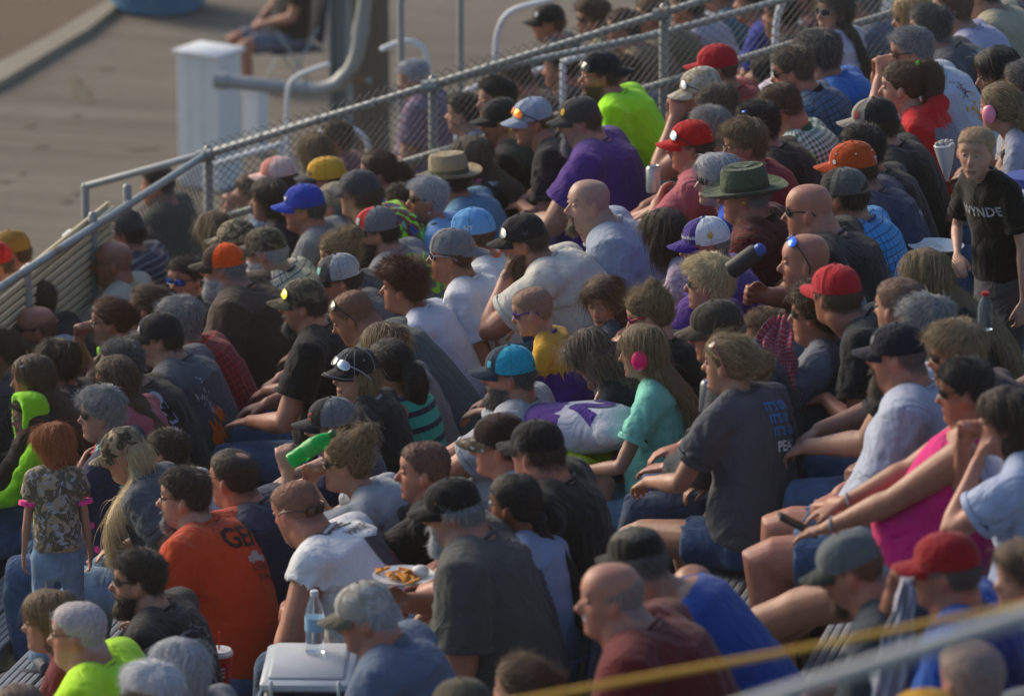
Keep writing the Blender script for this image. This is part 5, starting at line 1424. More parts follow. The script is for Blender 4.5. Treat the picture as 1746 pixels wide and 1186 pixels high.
# haze over the whole place, added also for the golden lens glow
hm, hnt, hb = newmat('haze'); hnt.nodes.remove(hb)
hv = N(hnt, 'ShaderNodeVolumePrincipled'); hv.inputs['Color'].default_value = (.98, .88, .70, 1); hv.inputs['Density'].default_value = HAZE; hv.inputs['Anisotropy'].default_value = .75
hnt.links.new(hv.outputs[0], hnt.nodes['Material Output'].inputs['Volume'])
g = Geo(); zt = 9.0; g.box((0, 30, (zt + ZG - 1) / 2), (60, 60, (zt - ZG + 1) / 2)); tag(g.put('haze', hm, smooth=False), 'warm evening haze over the track, partly standing for lens glow', kind='stuff')
# ---------------------------------------------------------------- the crowd
def cap(c, **k): return dict(c=c, **k)
CAMO = dict(pat='camo', extra=((.045, .04, .025), (.16, .15, .10)))
# --- far left edge; reddened skin tone stands in for low warm sunlight
P(212, 398, 'man in charcoal cap and navy striped shirt beside the corner of the fence', a=-8, cap=cap('dgrey'), hc='dbrown', top='navy', pat='stripes', c2='grey', tone=3)
P(192, 450, 'balding man in glasses and cream tee in front of the mesh', a=0, hair='stubble', hc='dgrey', top='cream', glasses=1, tone=3, L=10)
P(60, 520, 'dark haired man in black shirt behind the sunlit bald man', a=-10, hc='brown', top='black', tone=3)
P(60, 562, 'sunlit bald man with beard, sunglasses and pale blue shirt', a=8, hair='fringe', hc='brown', beard='full', bc='brown', sun='black', top='lgrey', tone=3, fat=.5)
P(18, 552, 'brown haired person in sunglasses at the edge behind the sunlit man', a=10, sex='f', hair='bob', hc='brown', sun='black', top='dgrey', tone=3)
P(4, 605, 'woman with tied brown hair and dark plaid shirt at the frame edge', a=-10, sex='f', hair='bun', hc='brown', tiec='neon', top='dgrey', pat='plaid', c2='grey', sl='l', tie=(-.09, 0, .02))
P(98, 625, 'dark haired person in black behind the woman with sunglasses on her hair', a=-25, hair='thick', hc='dbrown', top='black', sex='f')
P(55, 648, 'woman with long brown hair and sunglasses pushed onto her head', a=0, sex='f', hair='long', hc='brown', sun='silver', sunpos='top', top='dbrown', sl='l', tone=3)
P(187, 550, 'woman with auburn updo, glasses and neon trimmed black tee raising her hand', a=6, sex='f', hair='bun', hc='auburn', glasses=1, top='black', trim='neong', colc='neong', arms=('cross', 'face2'), fat=.7, tie=(-.09, 0, .02), bunr=.04)
P(252, 528, 'woman with pink tie in her brown ponytail and black top', a=-15, sex='f', hair='pony', hc='brown', tiec='hotpink', tie=(-.085, 0, .07), hlen=.1, top='black')
P(316, 478, 'man in blue mirrored sunglasses and black tee with grey collar', a=50, hair='short', hc='dbrown', sun='blue', beard='stub', top='black', by=30, colc='grey', tone=3, q=.007)
P(306, 552, 'grey haired woman in maroon plaid shirt behind the black capped man', a=-20, sex='f', hair='thick', hc='grey', top='maroon', pat='check', c2='red', sl='l', fat=.7, L=26)
P(272, 578, 'man in black cap with goatee and slate tee with orange skull print', a=3, cap=cap('black', logo=[('A', 'white', 15, .4, .03)]), hc='dbrown', beard='goatee', bc='grey', top='slate', fat=.6, q=.0075, L=18,
  prints=[('@splat3', 'lgrey', -.02, -.02, .26, 10, 'backleft', .55), ('@flame', 'orange', -.03, -.16, .16, 0, 'backleft', .5), ('@flame', 'orange', .01, -.08, .10, 40, 'backleft', .5)])
P(380, 458, 'big man in bright orange trucker cap with white beard and brown tee', a=-3, cap=cap('#ff5a08', mesh=True, front='dbrown', brim='dbrown', hole=True), hair='short', hc='grey', beard='gfull', bc='lgrey', glasses=1, top='brown', fat=1.0, L=12, tone=3, q=.0075, arms='thigh')
P(452, 430, 'white bearded man in camouflage cap and navy plaid shirt', a=-8, cap=cap('camo', **CAMO), hair='short', hc='lgrey', beard='gfull', bc='white', top='cream', pat='check', c2='navy', sl='l', fat=.7)
P(403, 416, 'man in faded camouflage cap half hidden behind the white bearded man', a=-10, cap=cap('tan', **CAMO), hair='short', hc='brown', beard='full', bc='grey', top='dgrey')
P(366, 400, 'woman with straight blonde hair seen from behind near the orange cap', a=-50, sex='f', hair='long', hc='streak', top='dbrown')
P(207, 625, 'man with short greying hair in black shirt with skull print', a=-20, hair='short', hc='dgrey', top='black', fat=.5, L=22, prints=[('@splat8', 'lavender', -.02, -.02, .3, 15, 'backleft', .5), ('@disc', 'lgrey', -.02, .12, .06, 0, 'backleft')])
P(196, 652, 'woman with long straight brown hair, dark sunglasses and dusky pink tee', a=12, sex='f', hair='long', hc='brown', sun='black', lh=.021, top='salmon', hlen=.36, q=.0075)
P(172, 708, 'grey haired woman in sunglasses with navy top printed with pink flowers', a=5, sex='f', hair='thick', hc='grey', sun='black', lh=.02, top='navy', pat='floral', c2='hotpink', c3='mint', sl='l', arms='cross', fat=.6, q=.0075, L=8)
P(48, 712, 'child in glasses wearing a neon yellow green hood', a=22, sex='k', hair='short', hc='dbrown', cap=dict(kind='hood', c='neong'), glasses=1, top='neong', sl='l', k=.85, hs=.86, L=8, q=.0075, group=None)
P(92, 762, 'red haired toddler standing in camouflage tee and embroidered jeans', a=-60, p=20, sex='k', hair='bob', wild=1, hc='red', top='tan', pat='camo', c2='camo', c3='lgrey', trim='hotpink', colc='hotpink', bot='ldenim', stand=True, row=-2, zoff=-.12, k=.64, by=-70, arms=('stand', 'stand'), hs=.88, fat=.3, legsvis=1)
P(213, 775, 'woman in camouflage cap with blonde hair over her shoulder and charcoal tee', a=-2, p=18, sex='f', cap=cap('tan', **CAMO), hair='long', hc='pblond', sidehair=1, top='slate', bot='ldenim', L=26, arms=('down', 'thigh'), fat=.6, q=.0075, legs=[(.62, .12, -.22), (.5, .1, -.3)], legsvis=1)
P(286, 775, 'dark haired child behind the woman in charcoal tee', a=-25, sex='k', hair='short', hc='dbrown', top='white', k=.9)
P(314, 850, 'man with goatee and sunglasses in orange red tee with lettering on the back', a=-6, hair='short', hc='dbrown', glasses=1, frame='black', beard='goatee', bc='grey', top='borange', fat=.25, k=.94, q=.0075, L=12, arms='thigh', by=-14,
  prints=[('GEN', 'black', .03, .07, .085, -12, 'back'), ('@truck', 'lgrey', .045, -.02, .05, -12, 'back'), ('CHARLES', 'maroon', .06, -.06, .026, -12, 'back'), ('SUPPLY', 'maroon', .06, -.10, .026, -12, 'back')])
P(397, 818, 'man with bald spot on dark hair wearing a navy tee', a=-30, hair='spot', hc='dbrown', glasses=1, top='navy', fat=.5, L=16, tone=3)
P(236, 992, 'bearded young man in sunglasses and black graphic tee', a=-2, hair='short', hc='dbrown', beard='full', bc='dbrown', sun='black', top='black', q=.0075, L=10, prints=[('@splat5', 'grey', 0, 0, .22, 0, 'back')])
P(84, 1062, 'brown haired woman in red glasses behind the man in neon tee', a=-3, sex='f', hair='bob', hc='lbrown', glasses=1, frame='dred', top='maroon')
P(132, 1082, 'white haired man in glasses and neon yellow tee', a=-5, hair='thin', hc='white', glasses=1, top='neon', fat=.6, tone=3, L=12, q=.0085)
P(305, 1148, 'person with full white hair beside the red cup', a=-50, sex='f', hair='bob', hc='lgrey', top='grey')
P(257, 1192, 'person with short white hair in front of the fuller white haired one', a=-40, sex='f', hair='thick', hc='white', top='grey')
P(238, 1246, 'brown haired head cut by the bottom of the frame', a=-30, hair='short', hc='dbrown', top='navy')
P(32, 1216, 'small dark haired child at the bottom corner of the frame', a=-30, sex='k', hair='crop', hc='dgrey', top='grey')
P(506, 872, 'man leaning over in white sleeveless shirt with sunglasses on the back of his head', a=-35, p=18, hair='buzz', hc='brown', sun='brown', sunpos='nape', sl='c', top='white', L=42, fat=.6, tone=3, q=.0075, arms=('clasp', 'clasp'), beard='stub', by=-5,
  prints=[('DALE', 'dgrey', .0, .17, .045, -8, 'back'), ('HARLEY', 'dgrey', .02, .11, .03, -8, 'back'), ('@shield', 'dgrey', .03, -.05, .24, 0, 'back', .9), ('@splat7', 'maroon', .03, -.05, .18, 0, 'back'), ('@splat9', 'dgrey', .12, -.14, .2, 20, 'back')])
P(590, 792, 'woman with messy blonde bun in grey tee holding up a green bottle', a=-4, sex='f', hair='bun', hc='dblond', tie=(-.06, 0, .095), bunr=.042, wild=1, sun='black', top='lgrey', pat='heather', arms=('faceup', 'face2'), L=28, q=.0075, lowneck=1)
P(566, 728, 'person in black and grey cap with glasses and navy shorts', a=0, cap=cap('grey', mesh=True, front='black', brim='black', logo=[('C', 'red', 25, .4, .03)]), hair='short', hc='brown', glasses=1, top='navy', bot='navy', shorts=.8)
P(606, 640, 'woman in black cap with white stitching and mirrored sunglasses on the brim', a=28, p=-4, sex='f', cap=cap('black', stitch=1, eyelets='lgrey'), hair='bob', hc='dblond', sun='silver', sunpos='cap', frame='lgrey', top='#1c2026', q=.0065, L=10, tone=-1, colc='lgrey')
P(663, 625, 'woman with dark ponytail and striped green tank top', a=-40, sex='f', hair='pony', hc='black', tie=(-.10, 0, -.01), tailw=1.5, sl='n', top='teal', pat='stripes', c2='navy', psc=2.2, hlen=.22, tone=1)
P(655, 598, 'woman with streaked auburn and blonde bob in long grey top', a=-35, sex='f', hair='bob', hc='streak', top='grey', pat='heather', sl='l', arms='clasp', fat=.4, q=.0075)
P(602, 542, 'man with buzzed hair and sunglasses, leaning in a slate green tee', a=-3, p=26, hair='buzz', hc='brown', sun='black', sunpos='top', top='slgreen', fat=.8, L=34, tone=1, arms=('knee', 'clasp'), q=.0075)
P(517, 520, 'man in camouflage cap with yellow sunglasses on top and black tee', a=0, cap=cap('camo', **CAMO), hair='short', hc='dbrown', sun='yellow', sunpos='cap', beard='goatee', bc='dgrey', top='#10151b', bot='denim', q=.0075, tone=3, L=10, arms='thigh')
P(578, 478, 'man in black and grey trucker cap and dark sunglasses', a=8, p=5, cap=cap('lgrey', mesh=True, front='dgrey', brim='black', logo=[('@shield', 'mint', 20, .45, .035)]), hair='short', hc='dbrown', sun='black', top='dgrey', tone=3)
P(578, 440, 'woman with windblown blonde updo behind the trucker cap', a=0, p=8, sex='f', hair='bun', hc='dblond', wild=1, top='dgrey', tie=(-.06, 0, .08), bunr=.045)
P(518, 356, 'man in royal blue cap, sunglasses and grey tee', a=2, cap=cap('royal', logo=[('@bird', 'white', 18, .45, .03)]), hair='short', hc='dgrey', sun='black', top='grey', tone=3, beard='stub')
P(573, 352, 'man in khaki cap and navy patterned shirt', a=-18, cap=cap('khaki', brim='tan'), hair='short', hc='grey', top='navy', pat='floral', c2='blue', c3='lblue', fat=.8, tone=3)
P(458, 342, 'woman with long dark hair in black by the railing', a=-6, sex='f', hair='long', hc='dbrown', top='black', hlen=.34)
P(474, 304, 'woman in faded pink and white cap', a=-5, sex='f', cap=cap('pinkw', front='#d98f80'), hair='short', hc='brown', top='dgrey')
P(556, 308, 'man in golden yellow cap with dark lettering', a=-3, cap=cap('gold', brim='#33343c', logo=[('fox', 'dgrey', 30, .35, .03)]), hair='short', hc='brown', top='purple', tone=3)
P(536, 262, 'girl with straight blond hair against the fence', a=-50, sex='k', hair='long', hc='dblond', top='lavender')
P(612, 332, 'person in dark grey cap with brown hair behind the khaki cap', a=-20, cap=cap('dgrey'), hair='thick', hc='brown', top='#1a2030', pat='psy', c2='neong', c3='black')
P(643, 296, 'woman with dark hair pulled into a curly ponytail and bright blue shirt', a=8, sex='f', hair='pony', hc='brown', tie=(-.09, 0, .01), tailw=1.4, glasses=1, top='blue', hlen=.16)
P(642, 396, 'big bearded man in red and grey trucker cap with neon green print on his tee', a=3, cap=cap('grey', mesh=True, front='red', brim='dbrown', fw=48, logo=[('@rect', 'lgrey', 22, .42, .035)]), hair='short', hc='dbrown', beard='big', sun='brown', top='grey', fat=.6, L=18, q=.0075,
  prints=[('@splat2', 'neong', .03, .0, .3, 0, 'backleft'), ('@splat4', 'green', .06, -.14, .25, 30, 'backleft')])
P(684, 352, 'child in neon green, black and orange patterned shirt', a=-40, sex='k', hair='short', hc='dbrown', top='#0a0c10', pat='psy', c2='neong', c3='black', k=.95)
P(728, 342, 'woman with short silver hair, sunglasses and pearl earring in pale blue print shirt', a=6, p=-3, sex='f', hair='short', hc='lgrey', sun='black', top='lblue', pat='floral', c2='white', c3='navy', tone=3, earring=1, q=.0075)
P(764, 306, 'person in cream straw hat and light blue shirt with brown strap', a=-35, cap=dict(kind='straw', c='tan', band='olive', bw=.07), hair='short', hc='dbrown', top='#5f93b8', strap='brown', tone=3)
P(803, 272, 'woman with straight brown hair and black top with pink flowers', a=-45, sex='f', hair='long', hc='gbrown', top='black', pat='floral', c2='hotpink', c3='pink', hlen=.2)
P(686, 492, 'woman with spiky auburn brown hair in white tee', a=-8, sex='f', hair='spiky', hc='auburn', top='#c9cfe0', L=24, q=.0075, fat=.2, tone=3)
P(768, 438, 'man in grey backwards cap and silver sunglasses wearing a white tee', a=-4, cap=cap('grey', back=True, h=.10, curve=.3), hair='crop', hc='dbrown', sun='black', frame='lgrey', top='#ccd2de', L=10, q=.0065, tone=1, beard='stub', arms=('down', 'lap'), tattoo=1)
P(806, 402, 'young man in sky blue flat brim cap with orange cord and white tee', a=-12, cap=cap('#5f9fd8', h=.105, eyelets='navy', curve=.35, logo=[('NY', 'white', 88, .30, .022)]), hair='crop', hc='dbrown', top='#c0c8d0', tone=3, L=16, colc='orange')
P(893, 412, 'bearded man in black cap with sunglasses on the brim resting his chin on his hand', a=2, p=8, cap=cap('black', h=.10, logo=[('@bird', 'dgrey', 95, .3, .03)]), hair='short', hc='brown', beard='big', bc='brown', sun='silver', sunpos='cap', top='offwhite', L=34, fat=.4, q=.0065, tone=3, arms=('face', 'knee'), loose=1)
P(908, 532, 'boy with buzzed hair, purple sunglasses and purple and yellow jersey', a=-2, p=14, sex='k', hair='buzz', hc='lbrown', sun='purple', frame='purple', top='purple', bot='black', k=.95, q=.0065, colc='purple', tone=-1,
  shirtsplit=(lambda ce, ends, S, sh, k: ((ce[:, 2] > S[2][2] + .02) | ((abs(ce[:, 1]) < .14) & (ce[:, 2] < S[2][2] - .10) & (ce[:, 0] > -.02))).astype(int), 'gold'))
P(868, 640, 'bearded man in turquoise and navy trucker cap, black sunglasses and grey tee', a=4, p=-2, cap=cap('#13a5c4', mesh=True, front='#1c3344', brim='#1c3344', fw=48, hole=True, logo=[('@rect', 'aqua', 30, .4, .025)]), hair='short', hc='dgrey', beard='full', bc='dgrey', sun='black', top='lgrey', pat='heather', q=.0065, fat=.5, tone=3, L=8)
P(1002, 350, 'heavy bald man with greying goatee in light grey tee with gold print', a=22, p=-2, hair='stubble', hc='grey', beard='goatee', bc='gbrown', top='#96a1b4', pat='heather', fat=1.0, q=.006, L=14, arms='lap', tone=-1, by=12,
  prints=[('@flame', 'gold', .02, .06, .10, 0, 'frontleft', .8), ('M', 'purple', .02, .05, .07, 0, 'frontleft')])
P(988, 208, 'man in charcoal cap with yellow emblem and purple tee', a=12, p=4, cap=cap('#3a3a3c', logo=[('@disc', 'yellow', 25, .5, .032)]), hair='short', hc='brown', beard='chin', bc='grey', sun='black', top='purple', fat=.9, L=22, Y=4.35, q=.0065, arms='clasp', bot='tan')
P(908, 208, 'man in pale grey cap with orange mirrored sunglasses on it and black tee', a=18, p=4, cap=cap('#9aa6b8'), hair='crop', hc='brown', sun='orange', sunpos='cap', top='#1a1a24', Y=4.95, L=24, q=.0065, tone=3, arms='knee')
P(853, 208, 'man in black cap, dark sunglasses and goatee wearing a black shirt', a=24, cap=cap('black'), hair='crop', hc='brown', beard='goatee', bc='brown', sun='black', top='black', L=16, fat=.4, q=.0075, tone=3)
P(846, 172, 'dark haired person behind the man in black cap and sunglasses', a=20, hair='short', hc='black', top='dgrey')
P(1022, 130, 'bearded man in backwards navy cap and neon yellow tee by the fence', a=16, cap=cap('#191d28', back=True), hair='short', hc='brown', beard='full', bc='brown', sun='black', sunpos='cap', top='#a8ff10', L=22, q=.0065, fat=.3, arms=('lap', 'lap'), tone=3, tattoo=1, dz=.08,
  prints=[('@splat6', 'slate', .04, .02, .10, 0, 'back'), ('@splat7', 'slate', .05, -.06, .06, 0, 'back')])
P(1222, 118, 'man in plain red cap, sunglasses and red tee', a=4, cap=cap('#b01226'), hair='crop', hc='brown', sun='black', top='#8d1322', tone=1, L=10)
P(1196, 158, 'man in desert camouflage cap with sunglasses on it, knuckles near his mouth', a=6, p=10, cap=cap('cream', pat='camo', extra=((.36, .30, .2), (.5, .48, .4))), hair='short', hc='grey', sun='silver', sunpos='cap', top='dgrey', arms=('face2', 'face2'), tone=3, L=18)
P(1226, 188, 'man with grey brown hair behind the man in bright red cap', a=-4, p=18, hair='short', hc='gbrown', top='dgrey', tone=3)
P(1210, 226, 'grey haired man whose head shows behind the bright red cap', a=-35, hair='short', hc='grey', top='grey')
P(1178, 250, 'man in bright red cap with sunglasses on it, arms crossed over a salmon tee', a=4, cap=cap('#c01018', logo=[('@bird', 'gold', 150, .3, .015)]), hair='short', hc='brown', sun='silver', sunpos='cap', top='salmon', L=8, fat=.5, q=.0065, tone=3, arms='cross', slen=.75)
P(1290, 218, 'dark haired man with blue sunglasses on his head and navy shirt', a=-8, hair='short', hc='black', sun='blue', sunpos='top', top='#11151d', prints=[('@splat1', 'neong', .04, 0, .22, 0, 'back', .4)])
P(1268, 250, 'woman with layered light brown hair, dark glasses and dark red cardigan', a=18, p=4, sex='f', hair='thick', hc='lbrown', glasses=1, top='#8c1a30', sl='l', q=.0065, fat=.3, tone=3, L=22)
P(1332, 188, 'man in glasses and earplug looking down in green gingham shirt', a=-2, p=24, hair='short', hc='brown', glasses=1, frame='lgrey', top='#24603f', pat='gingham', c2='#c9d8d0', sl='l', polo=1, q=.0065, fat=.3, tone=3, plug='white', L=16)
P(1352, 124, 'man with swept grey brown hair and dark sunglasses in blue plaid shirt', a=-4, p=10, hair='short', hc='gbrown', sun='black', top='#3f6185', pat='check', c2='#1a2438', sl='l', polo=1, colc='#10141c', q=.0075, tone=3)
P(1396, 98, 'man with thick dark grey hair in bright blue polo', a=-34, p=5, hair='thick', hc='dgrey', top='#1f6ac0', polo=1, q=.0075, L=14)
P(1420, 22, 'woman with long grey hair and aviator sunglasses in white long sleeves', a=40, p=-4, sex='f', hair='long', hc='gbrown', sun='black', lh=.022, frame='lgrey', top='#cfc6d6', sl='l', q=.0065, L=6, by=-10)
P(1553, 92, 'grey haired man in sunglasses with knuckles at his mouth and white tee with yellow print', a=8, p=6, hair='short', hc='grey', sun='brown', top='#b9bfd0', arms=('face2', 'face2'), q=.0075, tone=3, fat=.5, L=18, prints=[('@splat3', 'yellow', .03, -.06, .2, 0, 'backleft'), ('@splat5', 'maroon', .0, .06, .12, 0, 'backleft')])
P(1584, 52, 'man with short grey hair and slate tee with blue motorcycle print', a=-14, hair='short', hc='dgrey', top='#40444f', fat=.8, q=.0075, L=16, prints=[('@splat1', 'lblue', .03, .05, .14, 0, 'backleft'), ('@splat9', 'white', .05, -.14, .12, 30, 'backleft'), ('@splat2', 'black', .03, -.02, .12, 0, 'backleft')])
P(1555, 34, 'blonde person in sunglasses nearly hidden behind the slate tee man', a=5, sex='f', hair='bob', hc='blond', sun='brown', top='grey')
P(1622, 18, 'young man with dark hair and clear glasses in lavender shirt', a=-8, hair='crop', hc='dbrown', glasses=1, frame='lgrey', top='lavender')
P(1668, -14, 'man in cream shirt at the top of the stand', a=-8, hair='short', hc='dbrown', top='#a09a84', fat=.6)
P(1722, -35, 'man in dark navy jacket in the top corner', a=-8, hair='short', hc='dbrown', top='navy', fat=.7, sl='l')
P(1536, 150, 'teen girl with dark curly ponytail in red and grey hooded sweatshirt', a=-2, p=2, sex='f', hair='pony', hc='brown', tie=(-.07, 0, .085), hlen=.36, tailw=1.35, tailout=1.5, scrunchie='#20e020', top='#77798a', sl='l', hoodie=1, q=.006, L=10, wild=1, tone=-1,
  shirtsplit=(lambda ce, ends, S, sh, k: ((ce[:, 0] > S[3][0] - .08) | (ce[:, 2] > S[3][2] - .03) | (abs(ce[:, 1]) > sh * .82)).astype(int), '#c01420'))
P(1490, 214, 'person in black, grey and red cap in front of the hooded girl', a=4, cap=cap('black', front='#8f8a80', brim='#8f8a80', fw=62, btn='black', logo=[('@rect', 'dred', 35, .4, .035, 8)]), hair='short', hc='dbrown', top='#14171c')
P(1506, 246, 'blonde child in black shirt behind the orange cap', a=-10, sex='k', hair='short', hc='dblond', top='black', prints=[('@splat4', 'salmon', .02, 0, .2, 0, 'back')])
P(1470, 258, 'woman with short dark hair and leopard trimmed black tee', a=-25, sex='f', hair='short', hc='black', top='black', trim='tan', trimpat='leopard', fat=.7, tone=1, slen=.8, arms=('down', 'lap'))
P(1452, 290, 'man in burnt orange cap with white emblems and navy tee', a=12, p=-2, cap=cap('#b8460f', eyelets='white', logo=[('@disc', 'white', 30, .28, .02), ('T', 'white', 150, .2, .03), ('a', 'white', 5, .15, .02)]), hair='short', hc='dbrown', top='#1c2a4a', fat=.8, tone=1, prints=[('TM', 'lgrey', .03, .02, .035, 0, 'back')])
P(1438, 336, 'man in grey and charcoal trucker cap and bright blue plaid shirt', a=-20, cap=cap('#5c5e60', mesh=True, front='#2c2a28', brim='#2c2a28', fw=75, hole=True), hair='short', hc='dbrown', beard='stub', top='#2a8ccc', pat='check', c2='#123a70', fat=.3, tone=1)
P(1222, 308, 'woman with silver bob and sunglasses in royal blue top beside the wide hat', a=20, sex='f', hair='bob', hc='lgrey', sun='black', top='#0b4cc0', tone=-1, q=.0075)
P(1268, 334, 'man in wide brimmed olive hat with yellow earplug and dark red checked shirt', a=3, cap=dict(kind='hat', c='#4c5844', band='#3c4636', bw=.088), hair='short', hc='grey', sun='black', frame='black', top='#5c0f18', pat='check', c2='#2a0a10', psc=.8, sl='l', polo=1, fat=.7, q=.0065, tone=3, plug='neon', arms='lap', L=10)
P(1378, 362, 'sunburnt bald man in wrap sunglasses and black tee holding a dark bottle', a=-3, p=4, hair='bald', sun='black', top='#14171a', fat=1.0, q=.0065, tone=3, L=24, arms=('down', 'hold'))
P(1372, 448, 'bald man with sunglasses pushed up on his head in pale grey shirt', a=4, p=2, hair='bald', hc='gbrown', sun='blue', sunpos='top', beard='stub', top='#6a7488', q=.0065, tone=3, L=14, fat=.4)
P(1664, 262, 'boy with short blond hair standing and facing the camera in black tee', a=74, p=0, sex='k', hair='crop', hc='blond', top='#0a0a0c', bot='dgrey', stand=True, row=4, zoff=-.42, fat=0, k=.85, by=52, arms=('stand', 'lap'), q=.006, tone=-1, hs=.98, slen=.7, prints=[('WYNDE', '#a4a8ae', .014, .0, .038, 5, 'front')])
P(1700, 128, 'woman with dark hair and white framed sunglasses on top of her head', a=15, p=10, sex='f', hair='bob', hc='black', sun='silver', sunpos='top', frame='pink', top='lgrey')
P(1704, 186, 'girl with blonde ponytail, navy headband and pink ear defenders', a=-30, sex='k', hair='pony', hc='dblond', tie=(-.09, 0, .0), top='#9a9cae', muffs='#f08aa8', hlen=.2, k=1.0)
P(1748, 150, 'grey haired woman in black tee with white letter at the frame edge', a=-30, sex='f', hair='short', hc='dgrey', top='#0c0c10', tone=2, fat=.6, arms=('cross', 'lap'), prints=[('R', 'white', .0, .02, .06, 0, 'left')])
P(1132, 402, 'girl with long dark brown hair in white lace top seen from behind', a=-55, sex='f', hair='long', hc='dbrown', top='#b8b4c4', pat='lace', c2='#8a6a80', sl='s', hlen=.26, L=26, k=.95)
P(1203, 420, 'man in purple and white golf cap with horned emblem and red sunglasses', a=16, p=2, cap=cap('#d8dae2', front='#35207c', brim='#35207c', fw=52, logo=[('TaylorMade', 'white', 22, .36, .020), ('@horn', 'gold', 88, .42, .03), ('Vikings', 'dgrey', 50, .07, .013)]), hair='crop', hc='grey', sun='brown', frame='#b81c20', top='purple', q=.006, fat=.5, tone=3, L=12)
P(1208, 486, 'woman with short blonde hair and dark sunglasses in purple and white top', a=-8, sex='f', hair='thick', hc='pblond', sun='green', top='purple', q=.0065, L=10)
P(1108, 540, 'teen with hair in a top bun and red sunglasses wearing a black tee', a=-4, p=16, sex='f', hair='bun', hc='dblond', tie=(-.045, 0, .105), bunr=.028, tiec='lgrey', sun='purple', frame='#c0141c', top='#0c0c0e', q=.0065, L=16, tone=-1, fat=.1)
P(1030, 515, 'young girl with brown hair looking down towards the camera', a=62, p=14, sex='k', hair='long', hc='brown', top='#3a4a5c', k=.85, q=.006, tone=-1, hlen=.2)
P(1008, 608, 'girl with tangled long brown hair bowed forward in a dark navy top', a=-30, p=38, sex='k', hair='long', hc='gbrown', wild=1, top='#141d2b', sl='l', L=34, Y=.25, k=1.05, arms='cross', hlen=.14)
P(1095, 602, 'little girl with long blonde hair, hot pink ear defenders and mint tee', a=-8, p=6, sex='k', hair='long', hc='dblond', top='mint', muffs='#ff1272', k=.96, q=.0065, arms=('thigh', 'thigh'), hlen=.26, Y=-.65, L=14, bot='ldenim', shorts=.75)
P(1222, 566, 'man in faded brown cap and amber mirrored sunglasses with jeans', a=8, p=6, cap=cap('#3c362e', brim='#4a4236'), hair='short', hc='gbrown', sun='yellow', top='#3a4048', pat='plaid', c2='#20242a', sl='l', arms=('thigh', 'thigh'), bot='ddenim', q=.0065, tone=3, L=14, legsvis=1)
P(1241, 622, 'woman with sandy ponytail, pink sunglasses on her head and charcoal tee reading PEACE', a=-18, sex='f', hair='bun', hc='dblond', tie=(-.095, 0, .0), bunr=.046, sun='pink' if False else 'brown', sunpos='top', frame='salmon', top='#4b4e56', q=.0065, L=12, by=-24, arms=('knee', 'lap'), bot='#24456f', shorts=.5, k=.95, legsvis=1,
  prints=[("IT'S OK", '#3f86d0', .05, .09, .034, -8, 'back'), ("IT'S OK", '#3f86d0', .05, .045, .034, -8, 'back'), ("IT'S OK", '#3f86d0', .05, .0, .034, -8, 'back'), ('PEACE', '#e4ecf6', .055, -.055, .038, -8, 'back')])
P(1302, 568, 'toddler with light brown hair wrapped by the red checked cloth, hand over face', a=40, p=10, sex='k', hair='short', hc='lbrown', top='#8f94a4', k=.68, hs=.9, arms=('face', 'face'), dz=.05)
P(1388, 538, 'woman with short curly brown hair holding the toddler in grey blue tee', a=-10, sex='f', hair='curly', hc='brown', sun='green', top='#68707f', fat=.6, q=.0065, arms=('cross', 'hold'), L=8, tone=3)
P(1425, 505, 'person in cherry red cap behind the woman with curly hair', a=-40, cap=cap('#b01428'), hair='short', hc='brown', top='#101820', tone=3, Y=-.5, L=24)
P(1576, 475, 'woman with long wavy blonde hair and blue sunglasses on her head', a=-25, sex='f', hair='long', hc='dblond', sun='blue', sunpos='top', top='#14161c', sidehair=0, hlen=.34, fat=.4)
P(1534, 528, 'short dark haired person in front of the wavy blonde hair', a=-35, hair='crop', hc='dbrown', top='#14161c')
P(1578, 562, 'grey haired woman behind the navy capped man', a=-20, sex='f', hair='thick', hc='grey', top='#26303a', fat=.4, shorts=.5, bot='navy', legsvis=1, legs=[(.48, .05, -.42), (.5, .02, -.44)], arms='lap')
P(1530, 608, 'man in dark navy cap and white tee with pale goatee', a=-6, cap=cap('#10142a', logo=[('@disc', 'slate', 25, .5, .03)]), hair='crop', hc='dgrey', beard='chin', bc='gbrown', top='#aab2c6', fat=.7, tone=3, L=18, q=.0085, arms='lap', slen=.7, shorts=.8, legsvis=1)
P(1630, 608, 'woman with short sandy blonde hair and dark sunglasses behind the navy capped man', a=4, p=6, sex='f', hair='thick', hc='dblond', sun='black', top='#3a2a34', tone=1, L=14, q=.0085)
P(1645, 668, 'large woman with short black hair in bright pink tank top holding a phone', a=4, p=6, sex='f', hair='short', hc='black', sun='black', sl='n', top='#d01c78', fat=.8, tone=1, free=-3.0, L=-14, arms='thigh', q=.0085, k=.99, shorts=.5, bot='denim', legs=[(.80, .04, -.28), (.74, .0, -.34)], legsvis=1)
P(1716, 722, 'person with dark brown bob resting a hand on the mouth in white shirt', a=-5, sex='f', hair='bob', hc='dbrown', top='#a4b0cc', arms=('face', 'face2'), tone=3, loose=1, sl='s', q=.0085)
P(852, 760, 'young man in brown cap with camouflage brim and pale tee', a=-3, cap=cap('#2c1a16', front='#2c1a16', brim='#6e5c48', fw=40, bpat='camo', extra=((.05, .04, .03), (.45, .42, .38)), fextra=(None, None)), hair='short', hc='dbrown', top='#8f9cb8', tone=3, q=.007, L=14)
P(915, 772, 'man in black striped cap and black tee behind the woman with braid', a=-30, cap=cap('#101216', logo=[('@rect', 'dgrey', 80, .3, .004)]), hair='short', hc='dbrown', top='#101215', fat=.8, tone=3)
